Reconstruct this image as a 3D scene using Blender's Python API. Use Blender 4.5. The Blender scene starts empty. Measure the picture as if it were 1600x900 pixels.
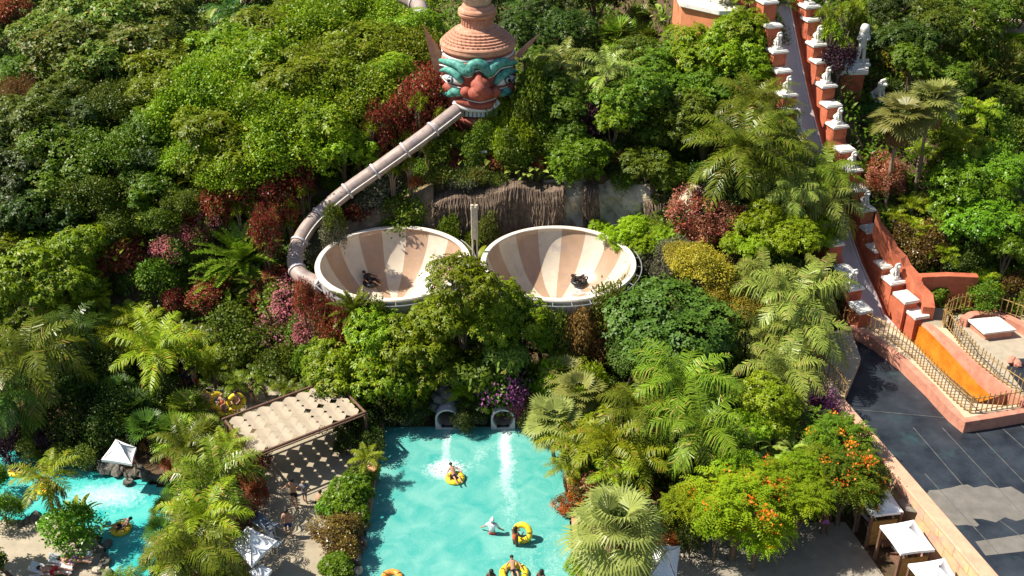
import bpy, math, random
import numpy as np
from mathutils import Vector, Matrix

# ---------------------------------------------------------------- camera, light
SC = bpy.context.scene
COL = SC.collection
PITCH = math.radians(30.3); FPX = 1700.0; CAMH = 37.5
cam = bpy.data.objects.new('camera', bpy.data.cameras.new('camera'))
COL.objects.link(cam); SC.camera = cam
cam.location = (0, 0, CAMH); cam.rotation_euler = (math.pi/2 - PITCH, 0, 0)
cam.data.sensor_width = 36; cam.data.lens = FPX/1600*36; cam.data.clip_end = 2000
SUN_AZ, SUN_EL = math.radians(175), math.radians(50)
sdir = Vector((math.cos(SUN_EL)*math.cos(SUN_AZ), math.cos(SUN_EL)*math.sin(SUN_AZ), math.sin(SUN_EL)))
sun = bpy.data.objects.new('sun', bpy.data.lights.new('sun', 'SUN')); COL.objects.link(sun)
sun.data.energy = 5.0; sun.data.angle = math.radians(0.53); sun.data.color = (1, .94, .83)
sun.rotation_euler = sdir.to_track_quat('Z', 'Y').to_euler(); sun.location = (-40, 20, 60)
W = bpy.data.worlds.new('World'); SC.world = W; W.use_nodes = True
nt = W.node_tree; bg = nt.nodes['Background']; sky = nt.nodes.new('ShaderNodeTexSky')
sky.sky_type = 'NISHITA'; sky.sun_disc = False; sky.sun_elevation = SUN_EL
sky.sun_rotation = math.pi/2 - SUN_AZ
nt.links.new(sky.outputs[0], bg.inputs[0]); bg.inputs[1].default_value = 0.07
SC.view_settings.view_transform = 'Standard'; SC.view_settings.look = 'None'
SC.view_settings.exposure = 0.80; SC.view_settings.gamma = 1; SC.view_settings.use_curve_mapping = False
SC.render.engine = 'CYCLES'
SC.cycles.max_bounces = 5; SC.cycles.transparent_max_bounces = 8

rnd = random.Random(7)
def ray(px, py):
    u = (px-800)/FPX; v = -(py-450)/FPX
    return (u, math.cos(PITCH)+v*math.sin(PITCH), -math.sin(PITCH)+v*math.cos(PITCH))
def at(px, py, z):            # survey: where the sight line of a photo point meets height z
    d = ray(px, py); t = (z-CAMH)/d[2]; return Vector((d[0]*t, d[1]*t, z))
def aty(px, py, y):
    d = ray(px, py); t = y/d[1]; return Vector((d[0]*t, y, CAMH+d[2]*t))
def proj(p):
    x, y, z = p; dep = y*math.cos(PITCH)-(z-CAMH)*math.sin(PITCH)
    up = y*math.sin(PITCH)+(z-CAMH)*math.cos(PITCH)
    return 800+FPX*x/dep, 450-FPX*up/dep, dep
def sstep(a, b, x):
    t = max(0., min(1., (x-a)/(b-a))); return t*t*(3-2*t)
def lerp(a, b, t): return a+(b-a)*t
def interp(x, pts):
    if x <= pts[0][0]: return pts[0][1]
    for (a, b), (c, d) in zip(pts, pts[1:]):
        if x <= c: return b+(d-b)*(x-a)/(c-a)
    return pts[-1][1]

# ---------------------------------------------------------------- object helpers
WOFF = {}
def tag(o, label=None, cat=None, group=None, kind=None):
    if label: o['label'] = label
    if cat: o['category'] = cat
    if group: o['group'] = group
    if kind: o['kind'] = kind
    return o
def thing(name, label, cat, loc=(0, 0, 0), rot=0, group=None):
    o = bpy.data.objects.new(name, None); COL.objects.link(o); o.empty_display_size = .3
    o.location = loc; o.rotation_euler = (0, 0, rot); WOFF[o.name] = Vector(loc)
    return tag(o, label, cat, group)
def link(name, me, parent=None, loc=(0, 0, 0)):
    o = bpy.data.objects.new(name, me); COL.objects.link(o); o.location = loc
    if parent is not None: o.parent = parent
    return o
class MB:
    """collects faces of ONE part"""
    def __init__(s): s.v = []; s.f = []; s.m = []
    def add(s, vs, fs, m=0):
        n = len(s.v); s.v += [tuple(v) for v in vs]; s.f += [tuple(i+n for i in f) for f in fs]; s.m += [m]*len(fs); return s
    def box(s, c, d, rot=0, m=0, taper=1.0, mat=None):
        vs = []
        for z in (-1, 1):
            k = taper if z > 0 else 1
            for x, y in ((-1, -1), (1, -1), (1, 1), (-1, 1)):
                p = Vector((x*d[0]/2*k, y*d[1]/2*k, z*d[2]/2))
                if mat is not None: p = mat @ p
                p = Matrix.Rotation(rot, 3, 'Z') @ p
                vs.append((p.x+c[0], p.y+c[1], p.z+c[2]))
        return s.add(vs, [(3, 2, 1, 0), (4, 5, 6, 7), (0, 1, 5, 4), (1, 2, 6, 5), (2, 3, 7, 6), (3, 0, 4, 7)], m)
    def prism(s, poly, z0, z1, m=0):
        n = len(poly)
        a = sum(poly[i][0]*poly[(i+1) % n][1]-poly[(i+1) % n][0]*poly[i][1] for i in range(n))
        if a < 0: poly = poly[::-1]
        z0f = z0 if callable(z0) else (lambda x, y: z0); z1f = z1 if callable(z1) else (lambda x, y: z1)
        vs = [(p[0], p[1], z0f(p[0], p[1])) for p in poly]+[(p[0], p[1], z1f(p[0], p[1])) for p in poly]
        return s.add(vs, [tuple(range(n-1, -1, -1)), tuple(range(n, 2*n))]+[(i, (i+1) % n, n+(i+1) % n, n+i) for i in range(n)], m)
    def tube(s, pts, rad, n=8, m=0, cap=True, a0=0, a1=2*math.pi):
        pts = [Vector(p) for p in pts]
        if not isinstance(rad, (list, tuple)): rad = [rad]*len(pts)
        full = abs(a1-a0-2*math.pi) < 1e-6; k = n if full else n+1
        vs = []; up = None
        for i, p in enumerate(pts):
            d = (pts[min(i+1, len(pts)-1)]-pts[max(i-1, 0)]).normalized()
            if up is None:
                up = Vector((0, 0, 1)) if abs(d.z) < .9 else Vector((0, 1, 0))
            r = d.cross(up).normalized(); u = r.cross(d).normalized(); up = u
            for j in range(k):
                a = a0+(a1-a0)*j/n; q = p+(r*math.cos(a)+u*math.sin(a))*rad[i]; vs.append(tuple(q))
        fs = []
        for i in range(len(pts)-1):
            for j in range(n):
                b = (j+1) % n if full else j+1
                fs.append((i*k+j, i*k+b, (i+1)*k+b, (i+1)*k+j))
        if cap and full:
            fs.append(tuple(range(k-1, -1, -1))); fs.append(tuple(range((len(pts)-1)*k, len(pts)*k)))
        return s.add(vs, fs, m)
    def lathe(s, prof, n=32, c=(0, 0, 0), m=0, mf=None, a0=0, sx=1, sy=1):
        vs = []; fs = []; ms = []
        for r, z in prof:
            for j in range(n):
                a = a0+2*math.pi*j/n; vs.append((c[0]+r*sx*math.cos(a), c[1]+r*sy*math.sin(a), c[2]+z))
        N = len(s.v); s.v += vs
        for i in range(len(prof)-1):
            for j in range(n):
                b = (j+1) % n; s.f.append((N+i*n+j, N+i*n+b, N+(i+1)*n+b, N+(i+1)*n+j)); s.m.append(mf(i, j) if mf else m)
        return s
    def blob(s, c, r, n=12, m=0, rot=None):
        if not isinstance(r, (list, tuple)): r = (r, r, r)
        vs = []; fs = []; k = n//2
        for i in range(k+1):
            t = math.pi*i/k
            for j in range(n):
                a = 2*math.pi*j/n; p = Vector((r[0]*math.sin(t)*math.cos(a), r[1]*math.sin(t)*math.sin(a), r[2]*math.cos(t)))
                if rot is not None: p = rot @ p
                vs.append((p.x+c[0], p.y+c[1], p.z+c[2]))
        for i in range(k):
            for j in range(n): b = (j+1) % n; fs.append((i*n+j, (i+1)*n+j, (i+1)*n+b, i*n+b))
        return s.add(vs, fs, m)
    def build(s, name, mats, parent=None, smooth=False, world=True, bevel=0):
        off = Vector((0, 0, 0))
        if world:
            if parent is not None: off = WOFF.get(parent.name, Vector((0, 0, 0)))
            else:
                a = np.array(s.v); mn = a.min(0); mx = a.max(0); off = Vector(((mn[0]+mx[0])/2, (mn[1]+mx[1])/2, mn[2]))
        me = bpy.data.meshes.new(name)
        me.from_pydata([(v[0]-off.x, v[1]-off.y, v[2]-off.z) for v in s.v], [], s.f)
        if not isinstance(mats, (list, tuple)): mats = [mats]
        for m in mats: me.materials.append(m)
        if len(mats) > 1: me.polygons.foreach_set('material_index', s.m)
        if smooth: me.polygons.foreach_set('use_smooth', [True]*len(s.f))
        me.update()
        o = link(name, me, parent, off if (parent is None) else (0, 0, 0))
        WOFF[o.name] = off
        if bevel:
            b = o.modifiers.new('bevel', 'BEVEL'); b.width = bevel; b.segments = 2; b.limit_method = 'ANGLE'
        return o

# ---------------------------------------------------------------- materials
def nodes(name):
    m = bpy.data.materials.new(name); m.use_nodes = True
    t = m.node_tree; return m, t, t.nodes['Principled BSDF']
def rgb(c): return (c[0], c[1], c[2], 1)
def pm(name, c, rough=.7, var=.18, scale=2., bump=.0, bscale=20, c2=None, spec=.3, metal=0, coat=0, stain=None):
    m, t, b = nodes(name)
    tc = t.nodes.new('ShaderNodeNewGeometry')
    n = t.nodes.new('ShaderNodeTexNoise'); n.inputs['Scale'].default_value = scale; n.inputs['Detail'].default_value = 8; n.inputs['Roughness'].default_value = .65
    t.links.new(tc.outputs['Position'], n.inputs['Vector'])
    r = t.nodes.new('ShaderNodeValToRGB'); r.color_ramp.elements[0].position = .32; r.color_ramp.elements[1].position = .68
    r.color_ramp.elements[0].color = rgb([x*(1-var) for x in c]); r.color_ramp.elements[1].color = rgb(c2 or [min(1, x*(1+var)) for x in c])
    t.links.new(n.outputs['Fac'], r.inputs[0]); src = r.outputs[0]
    if stain:
        n3 = t.nodes.new('ShaderNodeTexNoise'); n3.inputs['Scale'].default_value = stain[1]; n3.inputs['Detail'].default_value = 10; n3.inputs['Roughness'].default_value = .7
        t.links.new(tc.outputs['Position'], n3.inputs['Vector'])
        r3 = t.nodes.new('ShaderNodeValToRGB'); r3.color_ramp.elements[0].position = stain[2]; r3.color_ramp.elements[1].position = stain[2]+.12
        t.links.new(n3.outputs['Fac'], r3.inputs[0])
        mx = t.nodes.new('ShaderNodeMix'); mx.data_type = 'RGBA'; t.links.new(r3.outputs[0], mx.inputs[0])
        t.links.new(src, mx.inputs[6]); mx.inputs[7].default_value = rgb(stain[0]); src = mx.outputs[2]
    t.links.new(src, b.inputs['Base Color'])
    b.inputs['Roughness'].default_value = rough; b.inputs['Specular IOR Level'].default_value = spec; b.inputs['Metallic'].default_value = metal
    if coat: b.inputs['Coat Weight'].default_value = coat
    if bump:
        n2 = t.nodes.new('ShaderNodeTexNoise'); n2.inputs['Scale'].default_value = bscale; n2.inputs['Detail'].default_value = 6
        t.links.new(tc.outputs['Position'], n2.inputs['Vector'])
        bp = t.nodes.new('ShaderNodeBump'); bp.inputs['Strength'].default_value = bump; bp.inputs['Distance'].default_value = .05
        t.links.new(n2.outputs['Fac'], bp.inputs['Height']); t.links.new(bp.outputs[0], b.inputs['Normal'])
    return m
def leafmat(name, c1, c2, rough=.46, trans=.3, c3=None, th=.93):
    m, t, b = nodes(name); L = t.links.new
    g = t.nodes.new('ShaderNodeNewGeometry'); oi = t.nodes.new('ShaderNodeObjectInfo')
    mx = t.nodes.new('ShaderNodeMix'); mx.data_type = 'RGBA'
    mx.inputs[6].default_value = rgb(c1); mx.inputs[7].default_value = rgb(c2)
    n = t.nodes.new('ShaderNodeTexNoise'); n.inputs['Scale'].default_value = .55; n.inputs['Detail'].default_value = 3
    L(g.outputs['Position'], n.inputs['Vector'])
    r = t.nodes.new('ShaderNodeMapRange'); r.inputs[1].default_value = .35; r.inputs[2].default_value = .65
    L(n.outputs['Fac'], r.inputs[0])
    av = t.nodes.new('ShaderNodeMath'); av.operation = 'MULTIPLY_ADD'; av.inputs[1].default_value = .5
    hf = t.nodes.new('ShaderNodeMath'); hf.operation = 'MULTIPLY'; hf.inputs[1].default_value = .5
    L(g.outputs['Random Per Island'], hf.inputs[0]); L(r.outputs[0], av.inputs[0]); L(hf.outputs[0], av.inputs[2]); L(av.outputs[0], mx.inputs[0])
    src = mx.outputs[2]
    if c3:   # a few withered or young leaves
        gt = t.nodes.new('ShaderNodeMath'); gt.operation = 'GREATER_THAN'; gt.inputs[1].default_value = th
        L(g.outputs['Random Per Island'], gt.inputs[0]); m3 = t.nodes.new('ShaderNodeMix'); m3.data_type = 'RGBA'
        L(gt.outputs[0], m3.inputs[0]); L(src, m3.inputs[6]); m3.inputs[7].default_value = rgb(c3); src = m3.outputs[2]
    hs = t.nodes.new('ShaderNodeHueSaturation'); L(src, hs.inputs['Color'])
    hr = t.nodes.new('ShaderNodeMapRange'); gr = c2[1] > c2[0]*.95; hr.inputs[3].default_value = .464 if gr else .492; hr.inputs[4].default_value = .504 if gr else .512
    L(oi.outputs['Random'], hr.inputs[0]); L(hr.outputs[0], hs.inputs['Hue'])
    vr = t.nodes.new('ShaderNodeMapRange'); vr.inputs[3].default_value = .72; vr.inputs[4].default_value = 1.28
    L(oi.outputs['Random'], vr.inputs[0]); L(vr.outputs[0], hs.inputs['Value'])
    L(hs.outputs[0], b.inputs['Base Color']); b.inputs['Roughness'].default_value = rough; b.inputs['Specular IOR Level'].default_value = .3
    tr = t.nodes.new('ShaderNodeBsdfTranslucent'); L(hs.outputs[0], tr.inputs[0])
    ms = t.nodes.new('ShaderNodeMixShader'); ms.inputs[0].default_value = trans
    L(b.outputs[0], ms.inputs[1]); L(tr.outputs[0], ms.inputs[2]); L(ms.outputs[0], t.nodes['Material Output'].inputs[0])
    return m
LM = dict(
 bright=leafmat('leaf_bright', (0.092, 0.186, 0.004), (0.248, 0.384, 0.008), trans=.35, c3=(.35, .36, .03)),
 lime=leafmat('leaf_lime', (0.14, 0.273, 0.006), (0.324, 0.471, 0.013), trans=.4),
 mid=leafmat('leaf_mid', (0.049, 0.118, 0.006), (0.135, 0.236, 0.01), c3=(.2, .22, .03)),
 dark=leafmat('leaf_dark', (0.022, 0.058, 0.006), (0.065, 0.124, 0.011), c3=(.12, .16, .03)),
 glossy=leafmat('leaf_glossy', (0.038, 0.118, 0.011), (0.092, 0.211, 0.021), rough=.5, trans=.15),
 fineb=leafmat('leaf_fine_bright', (0.07, 0.192, 0.007), (0.162, 0.31, 0.015), rough=.35),
 olive=leafmat('leaf_olive', (0.076, 0.136, 0.014), (0.194, 0.273, 0.028), c3=(.35, .27, .05)),
 yellow=leafmat('leaf_yellow', (0.28, 0.24, 0.02), (0.46, 0.36, 0.03)),
 areca=leafmat('leaf_areca', (0.14, 0.248, 0.008), (0.324, 0.422, 0.014), c3=(.42, .32, .03)),
 silver=leafmat('leaf_silver', (0.14, 0.223, 0.035), (0.324, 0.422, 0.07), rough=.4, trans=.2, c3=(.4, .33, .1)),
 palm=leafmat('leaf_palm', (0.081, 0.155, 0.009), (0.205, 0.304, 0.021), rough=.35, trans=.25, c3=(.35, .3, .06)),
 palmd=leafmat('leaf_palm_dark', (0.032, 0.093, 0.01), (0.086, 0.186, 0.021), rough=.32, trans=.2),
 fan=leafmat('leaf_fan', (.15, .185, .04), (.30, .33, .08), rough=.4, trans=.3),
 red=leafmat('leaf_red', (.17, .028, .02), (.42, .075, .045), trans=.3, c3=(.11, .17, .02), th=.86),
 redo=leafmat('leaf_red_orange', (.24, .05, .02), (.46, .11, .05), trans=.3, c3=(.12, .19, .02), th=.84),
 purple=leafmat('leaf_purple', (0.018, 0.008, 0.014), (0.07, 0.022, 0.035), trans=.1),
 pink=leafmat('petal_pink', (0.36, 0.07, 0.1), (0.56, 0.22, 0.24), trans=.35),
 magenta=leafmat('petal_magenta', (.19, .04, .16), (.38, .13, .31), trans=.35),
 salmon=leafmat('leaf_salmon', (0.35, 0.13, 0.08), (0.52, 0.22, 0.13), trans=.3),
 orange=leafmat('petal_orange', (0.75, 0.13, 0.01), (0.95, 0.3, 0.02), trans=.3),
 brown=leafmat('leaf_brown', (0.16, 0.08, 0.025), (0.3, 0.17, 0.05)),
 croton=leafmat('leaf_croton', (0.1, 0.035, 0.02), (0.24, 0.17, 0.03), rough=.3, c3=(.4, .32, .06)),
 grey=leafmat('leaf_grey', (0.13, 0.14, 0.07), (0.26, 0.26, 0.15), trans=.1),
 dry=leafmat('leaf_dry', (0.14, 0.1, 0.05), (0.24, 0.19, 0.1), trans=.1),
)
M = dict(
 soil=pm('soil', (.10, .065, .035), .95, .45, .8, .5, 6),
 bark=pm('bark', (.14, .10, .065), .9, .35, 5, .6, 18),
 palmbark=pm('palm_bark', (.25, .19, .13), .9, .3, 8, .5, 25),
 concrete=pm('patio_concrete', (.34, .285, .20), .85, .16, 1.2, .15, 30, stain=((.2, .165, .12), .9, .6)),
 concrete2=pm('grey_paving', (.29, .255, .2), .85, .16, 1.0, .15, 30, stain=((.17, .15, .12), .7, .6)),
 sand=pm('sandy_deck', (.38, .32, .235), .9, .14, 2, .2, 20, stain=((.28, .23, .17), 1.3, .62)),
 coping=pm('terracotta_coping', (.52, .27, .14), .8, .2, 3, .2, 20, stain=((.3, .16, .1), 2, .6)),
 rock=pm('dark_rock', (.10, .09, .075), .9, .5, 1.5, 1, 5, c2=(.22, .2, .17)),
 rockl=pm('pale_rock', (.52, .43, .30), .9, .3, 1.1, 1, 4, c2=(.70, .60, .44), stain=((.2, .16, .09), 1.2, .54)),
 roots=pm('hanging_roots', (.12, .082, .055), .95, .35, 3, .5, 20, c2=(.24, .17, .12)),
 terra=pm('terracotta_stone', (.50, .235, .145), .85, .2, 3, .4, 18, c2=(.62, .33, .22), stain=((.36, .16, .10), 2.5, .6)),
 facered=pm('face_red', (.33, .075, .045), .65, .25, 2.8, .4, 14, c2=(.44, .12, .08), stain=((.28, .09, .07), 3.5, .58)),
 teal=pm('teal_paint', (.02, .20, .15), .5, .35, 4, .4, 16, c2=(.17, .48, .40), stain=((.40, .55, .48), 3.0, .62)),
 white=pm('white_paint', (.74, .72, .68), .6, .1, 3),
 eyeblack=pm('black_paint', (.015, .015, .02), .3, .1),
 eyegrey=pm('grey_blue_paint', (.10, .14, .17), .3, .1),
 cap=pm('white_stone_cap', (.72, .69, .63), .7, .1, 2, .15, 20, stain=((.42, .385, .33), 3.0, .56)),
 marble=pm('white_statue_stone', (.70, .68, .63), .6, .15, 5, .3, 25, stain=((.42, .40, .36), 4, .58)),
 redwall=pm('red_wall_render', (.50, .13, .06), .85, .2, 1.3, .3, 14, c2=(.56, .165, .085), stain=((.27, .065, .035), 1.4, .54)),
 redtan=pm('orange_stone_block', (.52, .24, .11), .85, .2, 2, .3, 14),
 pinkwall=pm('pink_wall_render', (.50, .20, .13), .8, .15, 1.5, .3, 14, c2=(.60, .28, .19), stain=((.36, .15, .10), 1.6, .55)),
 orangewall=pm('orange_wet_wall', (.62, .17, .015), .35, .2, 1.3, .2, 12, c2=(.74, .27, .03), stain=((.42, .09, .01), .9, .58)),
 tan=pm('tan_path', (.55, .42, .28), .85, .15, 3, .2, 20, stain=((.38, .28, .18), 2.5, .6)),
 trough=pm('slide_gelcoat', (.50, .42, .40), .3, .08, 1.2, coat=.3, stain=((.40, .33, .33), .7, .58)),
 tubeskin=pm('tube_gelcoat', (.36, .275, .235), .5, .2, 1.2, coat=.1, stain=((.22, .18, .19), 1.3, .52)),
 bowla=pm('bowl_cream', (.60, .515, .40), .25, .08, 1.5, coat=.4, stain=((.48, .41, .36), 1.4, .55)),
 bowlb=pm('bowl_tan', (.42, .275, .18), .25, .1, 1.5, coat=.4, stain=((.34, .25, .21), 1.4, .54)),
 bowlo=pm('bowl_shell', (.50, .46, .47), .5, .08, 1.5, stain=((.36, .33, .34), 1.6, .58)),
 rim=pm('bowl_rim', (.70, .62, .52), .5, .08, 3),
 steel=pm('galvanised_steel', (.45, .45, .44), .4, .1, 5, metal=.6),
 creampole=pm('cream_pole', (.55, .48, .36), .7, .2, 6, stain=((.3, .26, .18), 5, .55)),
 wood=pm('brown_timber', (.16, .085, .055), .8, .3, 9, .3, 30),
 fence=pm('bamboo_rail', (.30, .175, .055), .6, .3, 8, .2, 30, c2=(.42, .27, .09)),
 canvas=pm('white_canvas', (.80, .80, .79), .85, .04, 2),
 sail=pm('cream_sail_fabric', (.40, .325, .235), .9, .08, 2.5, stain=((.40, .32, .23), 1.6, .58)),
 liner=pm('black_pool_liner', (.018, .024, .034), .42, .4, .5, .25, 3, c2=(.042, .05, .062), stain=((.03, .06, .065), .6, .56)),
 dust=pm('grey_dust', (.165, .15, .13), .9, .2, 1.4, .1, 20),
 yellow=pm('yellow_vinyl', (.80, .56, .03), .3, .08, 4, coat=.3),
 orangev=pm('orange_vinyl', (.75, .30, .05), .35, .1, 4),
 black=pm('black_plastic', (.02, .02, .02), .4, .1),
 skin=pm('skin', (.46, .25, .16), .5, .08, 6), skind=pm('brown_skin', (.14, .065, .035), .5, .1, 6),
 hairb=pm('dark_hair', (.022, .015, .012), .6, .2, 20), hairl=pm('fair_hair', (.30, .20, .10), .6, .2, 20), hairw=pm('white_cap_cloth', (.75, .75, .76), .8, .05),
 cblack=pm('black_cloth', (.02, .02, .024), .8, .2), cblue=pm('blue_cloth', (.02, .05, .20), .8, .2), cwhite=pm('white_cloth', (.72, .73, .78), .8, .06),
 cred=pm('red_cloth', (.50, .02, .035), .8, .15), corange=pm('orange_cloth', (.75, .12, .03), .7, .1), cpurple=pm('mauve_cloth', (.36, .12, .38), .8, .1),
 cgrey=pm('grey_cloth', (.16, .19, .24), .8, .15),
 grass=pm('lawn', (.035, .09, .015), .95, .5, 3, .6, 20),
 plastic=pm('white_plastic', (.72, .72, .72), .4, .05), teeth=pm('pale_teeth', (.58, .62, .62), .5, .12, 5),
)
# sandstone block facing with irregular courses
def blockmat():
    m, t, b = nodes('sandstone_blocks'); L = t.links.new
    g = t.nodes.new('ShaderNodeNewGeometry'); sp = t.nodes.new('ShaderNodeSeparateXYZ'); L(g.outputs['Position'], sp.inputs[0])
    cb = t.nodes.new('ShaderNodeCombineXYZ'); L(sp.outputs['Y'], cb.inputs[0]); L(sp.outputs['Z'], cb.inputs[1])
    n0 = t.nodes.new('ShaderNodeTexNoise'); n0.inputs['Scale'].default_value = 1.5; L(g.outputs['Position'], n0.inputs['Vector'])
    va = t.nodes.new('ShaderNodeVectorMath'); va.operation = 'MULTIPLY_ADD'; va.inputs[1].default_value = (.22, .22, .22)
    L(n0.outputs['Color'], va.inputs[0]); L(cb.outputs[0], va.inputs[2])
    br = t.nodes.new('ShaderNodeTexBrick'); br.inputs['Scale'].default_value = 1.0; br.inputs['Brick Width'].default_value = 1.15; br.inputs['Row Height'].default_value = .66
    br.inputs['Mortar Size'].default_value = .018; br.inputs['Mortar Smooth'].default_value = .3
    br.inputs['Color1'].default_value = (.60, .38, .19, 1); br.inputs['Color2'].default_value = (.66, .33, .19, 1); br.inputs['Mortar'].default_value = (.36, .20, .11, 1)
    L(va.outputs[0], br.inputs['Vector'])
    n = t.nodes.new('ShaderNodeTexNoise'); n.inputs['Scale'].default_value = 2.2; n.inputs['Detail'].default_value = 9; L(g.outputs['Position'], n.inputs['Vector'])
    mx = t.nodes.new('ShaderNodeMix'); mx.data_type = 'RGBA'; mx.blend_type = 'OVERLAY'; mx.inputs[0].default_value = .55
    L(br.outputs['Color'], mx.inputs[6]); L(n.outputs['Color'], mx.inputs[7])
    hs = t.nodes.new('ShaderNodeHueSaturation'); hs.inputs['Saturation'].default_value = .9; L(mx.outputs[2], hs.inputs['Color']); L(hs.outputs[0], b.inputs['Base Color'])
    bp = t.nodes.new('ShaderNodeBump'); bp.inputs['Strength'].default_value = .6; bp.inputs['Distance'].default_value = .06
    md = t.nodes.new('ShaderNodeMath'); md.operation = 'MULTIPLY_ADD'; md.inputs[1].default_value = -1; L(br.outputs['Fac'], md.inputs[0]); L(n.outputs['Fac'], md.inputs[2])
    L(md.outputs[0], bp.inputs['Height']); L(bp.outputs[0], b.inputs['Normal']); b.inputs['Roughness'].default_value = .85
    return m
M['blocks'] = blockmat()
M['seam'] = pm('liner_seam', (.11, .11, .105), .8, .4, 2)
def watermat(name, deep, pale):
    m, t, b = nodes(name); L = t.links.new
    g = t.nodes.new('ShaderNodeNewGeometry'); at_ = t.nodes.new('ShaderNodeAttribute'); at_.attribute_name = 'foam'
    n = t.nodes.new('ShaderNodeTexNoise'); n.inputs['Scale'].default_value = .8; n.inputs['Detail'].default_value = 6; n.inputs['Distortion'].default_value = .8; L(g.outputs['Position'], n.inputs['Vector'])
    r = t.nodes.new('ShaderNodeValToRGB'); r.color_ramp.elements[0].position = .3; r.color_ramp.elements[1].position = .72
    r.color_ramp.elements[0].color = rgb(deep); r.color_ramp.elements[1].color = rgb(pale); L(n.outputs['Fac'], r.inputs[0])
    n2 = t.nodes.new('ShaderNodeTexNoise'); n2.inputs['Scale'].default_value = 4.5; n2.inputs['Detail'].default_value = 8; n2.inputs['Roughness'].default_value = .75; n2.inputs['Distortion'].default_value = 1.2; L(g.outputs['Position'], n2.inputs['Vector'])
    ma = t.nodes.new('ShaderNodeMath'); ma.operation = 'ADD'; L(at_.outputs['Fac'], ma.inputs[0]); L(n2.outputs['Fac'], ma.inputs[1])
    mr = t.nodes.new('ShaderNodeMapRange'); mr.inputs[1].default_value = .70; mr.inputs[2].default_value = 1.35; L(ma.outputs[0], mr.inputs[0])
    mx = t.nodes.new('ShaderNodeMix'); mx.data_type = 'RGBA'; L(mr.outputs[0], mx.inputs[0]); L(r.outputs[0], mx.inputs[6]); mx.inputs[7].default_value = (.80, .86, .85, 1)
    L(mx.outputs[2], b.inputs['Base Color']); b.inputs['Roughness'].default_value = .12; b.inputs['Specular IOR Level'].default_value = .35
    b.inputs['IOR'].default_value = 1.33
    bp = t.nodes.new('ShaderNodeBump'); bp.inputs['Strength'].default_value = .5; bp.inputs['Distance'].default_value = .08
    L(n2.outputs['Fac'], bp.inputs['Height']); L(bp.outputs[0], b.inputs['Normal'])
    return m
M['water'] = watermat('pool_water', (.05, .33, .29), (.17, .43, .37))
M['river'] = watermat('river_water', (.012, .36, .34), (.12, .50, .44))
M['foam'] = pm('white_foam', (.80, .84, .84), .5, .08, 6, .4, 20)

# ---------------------------------------------------------------- terrain
KX = -.3                                    # the tower slide runs down along (-KX, -1)
ZL = [(44, 2.9), (56, 3.3), (57.95, 4.85), (59.9, 6.0), (61.9, 7.7), (63.9, 9.6), (66, 11.65), (67.9, 13.7), (69.5, 15.85), (72, 19.4), (76, 25)]
def G(x, y):
    s0 = lerp(54.3, 50.3, sstep(-12, -8.5, x))
    k = sstep(-6.2, -4.8, x)*(1-sstep(8.2, 9.8, x))
    lin = 8.2*sstep(s0-2, 66, y)
    clf = interp(y, [(50, 0), (53, 1.6), (62.6, 3.6), (63.7, 7.7), (64.5, 8.9), (66, 9.4)])
    bowl = interp(y, [(50, 0), (53, 1.6), (62.4, 3.8), (65, 7.9)])
    kb = sstep(-14, -11.5, x)*(1-sstep(8.5, 10, x))
    z = lerp(lin, lerp(bowl, clf, k), kb)
    z += 1.8*sstep(64, 71, y)+2.2*sstep(71, 100, y)+ .02*max(0, y-100)
    xs = 24.04+KX*(y-56)
    st = interp(y, ZL)-2.6 if y > 56 else lerp(1.3, .7, sstep(56, 50, y))
    mild = 1.3+lerp(0, 11.5, sstep(53, 92, y))
    mid = interp(y, [(50, 1.3), (56, 2.3), (60, 4.2), (64, 7.2), (67, 9.6), (70, 11.0), (80, 13), (100, 15)])
    st += 1.2*sstep(.4, .7, x-xs)*sstep(55, 58, y)
    right = lerp(lerp(st, mid, sstep(1.2, 2.6, x-xs)), mild, sstep(9, 17, x-xs))
    right = min(right, 17+.02*max(0, y-70))
    if y > 55: z = lerp(z, right, sstep(-7, -4, x-xs))
    elif x > 18+(47.7-y)*(.2535 if y < 47.7 else -.3): z = 1.3
    return z - .12
def gridmesh(xs, ys, zf):
    nx, ny = len(xs), len(ys)
    v = [(x, y, zf(x, y)) for y in ys for x in xs]
    f = [(j*nx+i, j*nx+i+1, (j+1)*nx+i+1, (j+1)*nx+i) for j in range(ny-1) for i in range(nx-1)]
    return v, f
xs = [-400, -200, -120, -80]+[-60+.8*i for i in range(151)]+[80, 120, 200, 400]
ys = [-100, -20, 10, 25]+[32+.7*i for i in range(130)]+[130, 150, 200, 300, 500]
v, f = gridmesh(xs, ys, G)
g_ = MB().add(v, f); go = g_.build('ground', M['soil'], smooth=True); tag(go, kind='structure')

def pxpoly(pts, z): return [tuple(at(px, py, z))[:2] for px, py in pts]
def slab(name, poly, z0, z1, m, kind='structure', **k):
    b = MB().prism(poly, z0, z1); o = b.build(name, m, bevel=k.get('bevel', 0)); tag(o, kind=kind); return o
slab('patio', pxpoly([(375, 700), (420, 650), (470, 640), (575, 650), (592, 690), (575, 760), (548, 900), (380, 910), (400, 770)], 0.1), -.3, .1, M['concrete'])
slab('path', pxpoly([(215, 585), (260, 572), (330, 578), (400, 596), (480, 612), (480, 640), (440, 664), (375, 664), (300, 650), (250, 622)], .104), -.3, .104, M['sand'])
slab('sandy_deck', pxpoly([(-60, 815), (30, 812), (95, 818), (150, 842), (170, 880), (168, 930), (-60, 930)], .1), -.3, .1, M['sand'])
slab('bottom_patio', [(5.5, 39.5), (10, 40.8), (16.6, 40.9), (18.3, 33.5), (18.3, 28), (3.2, 28), (3.4, 36)], -.3, .1, M['concrete2'])
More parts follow.
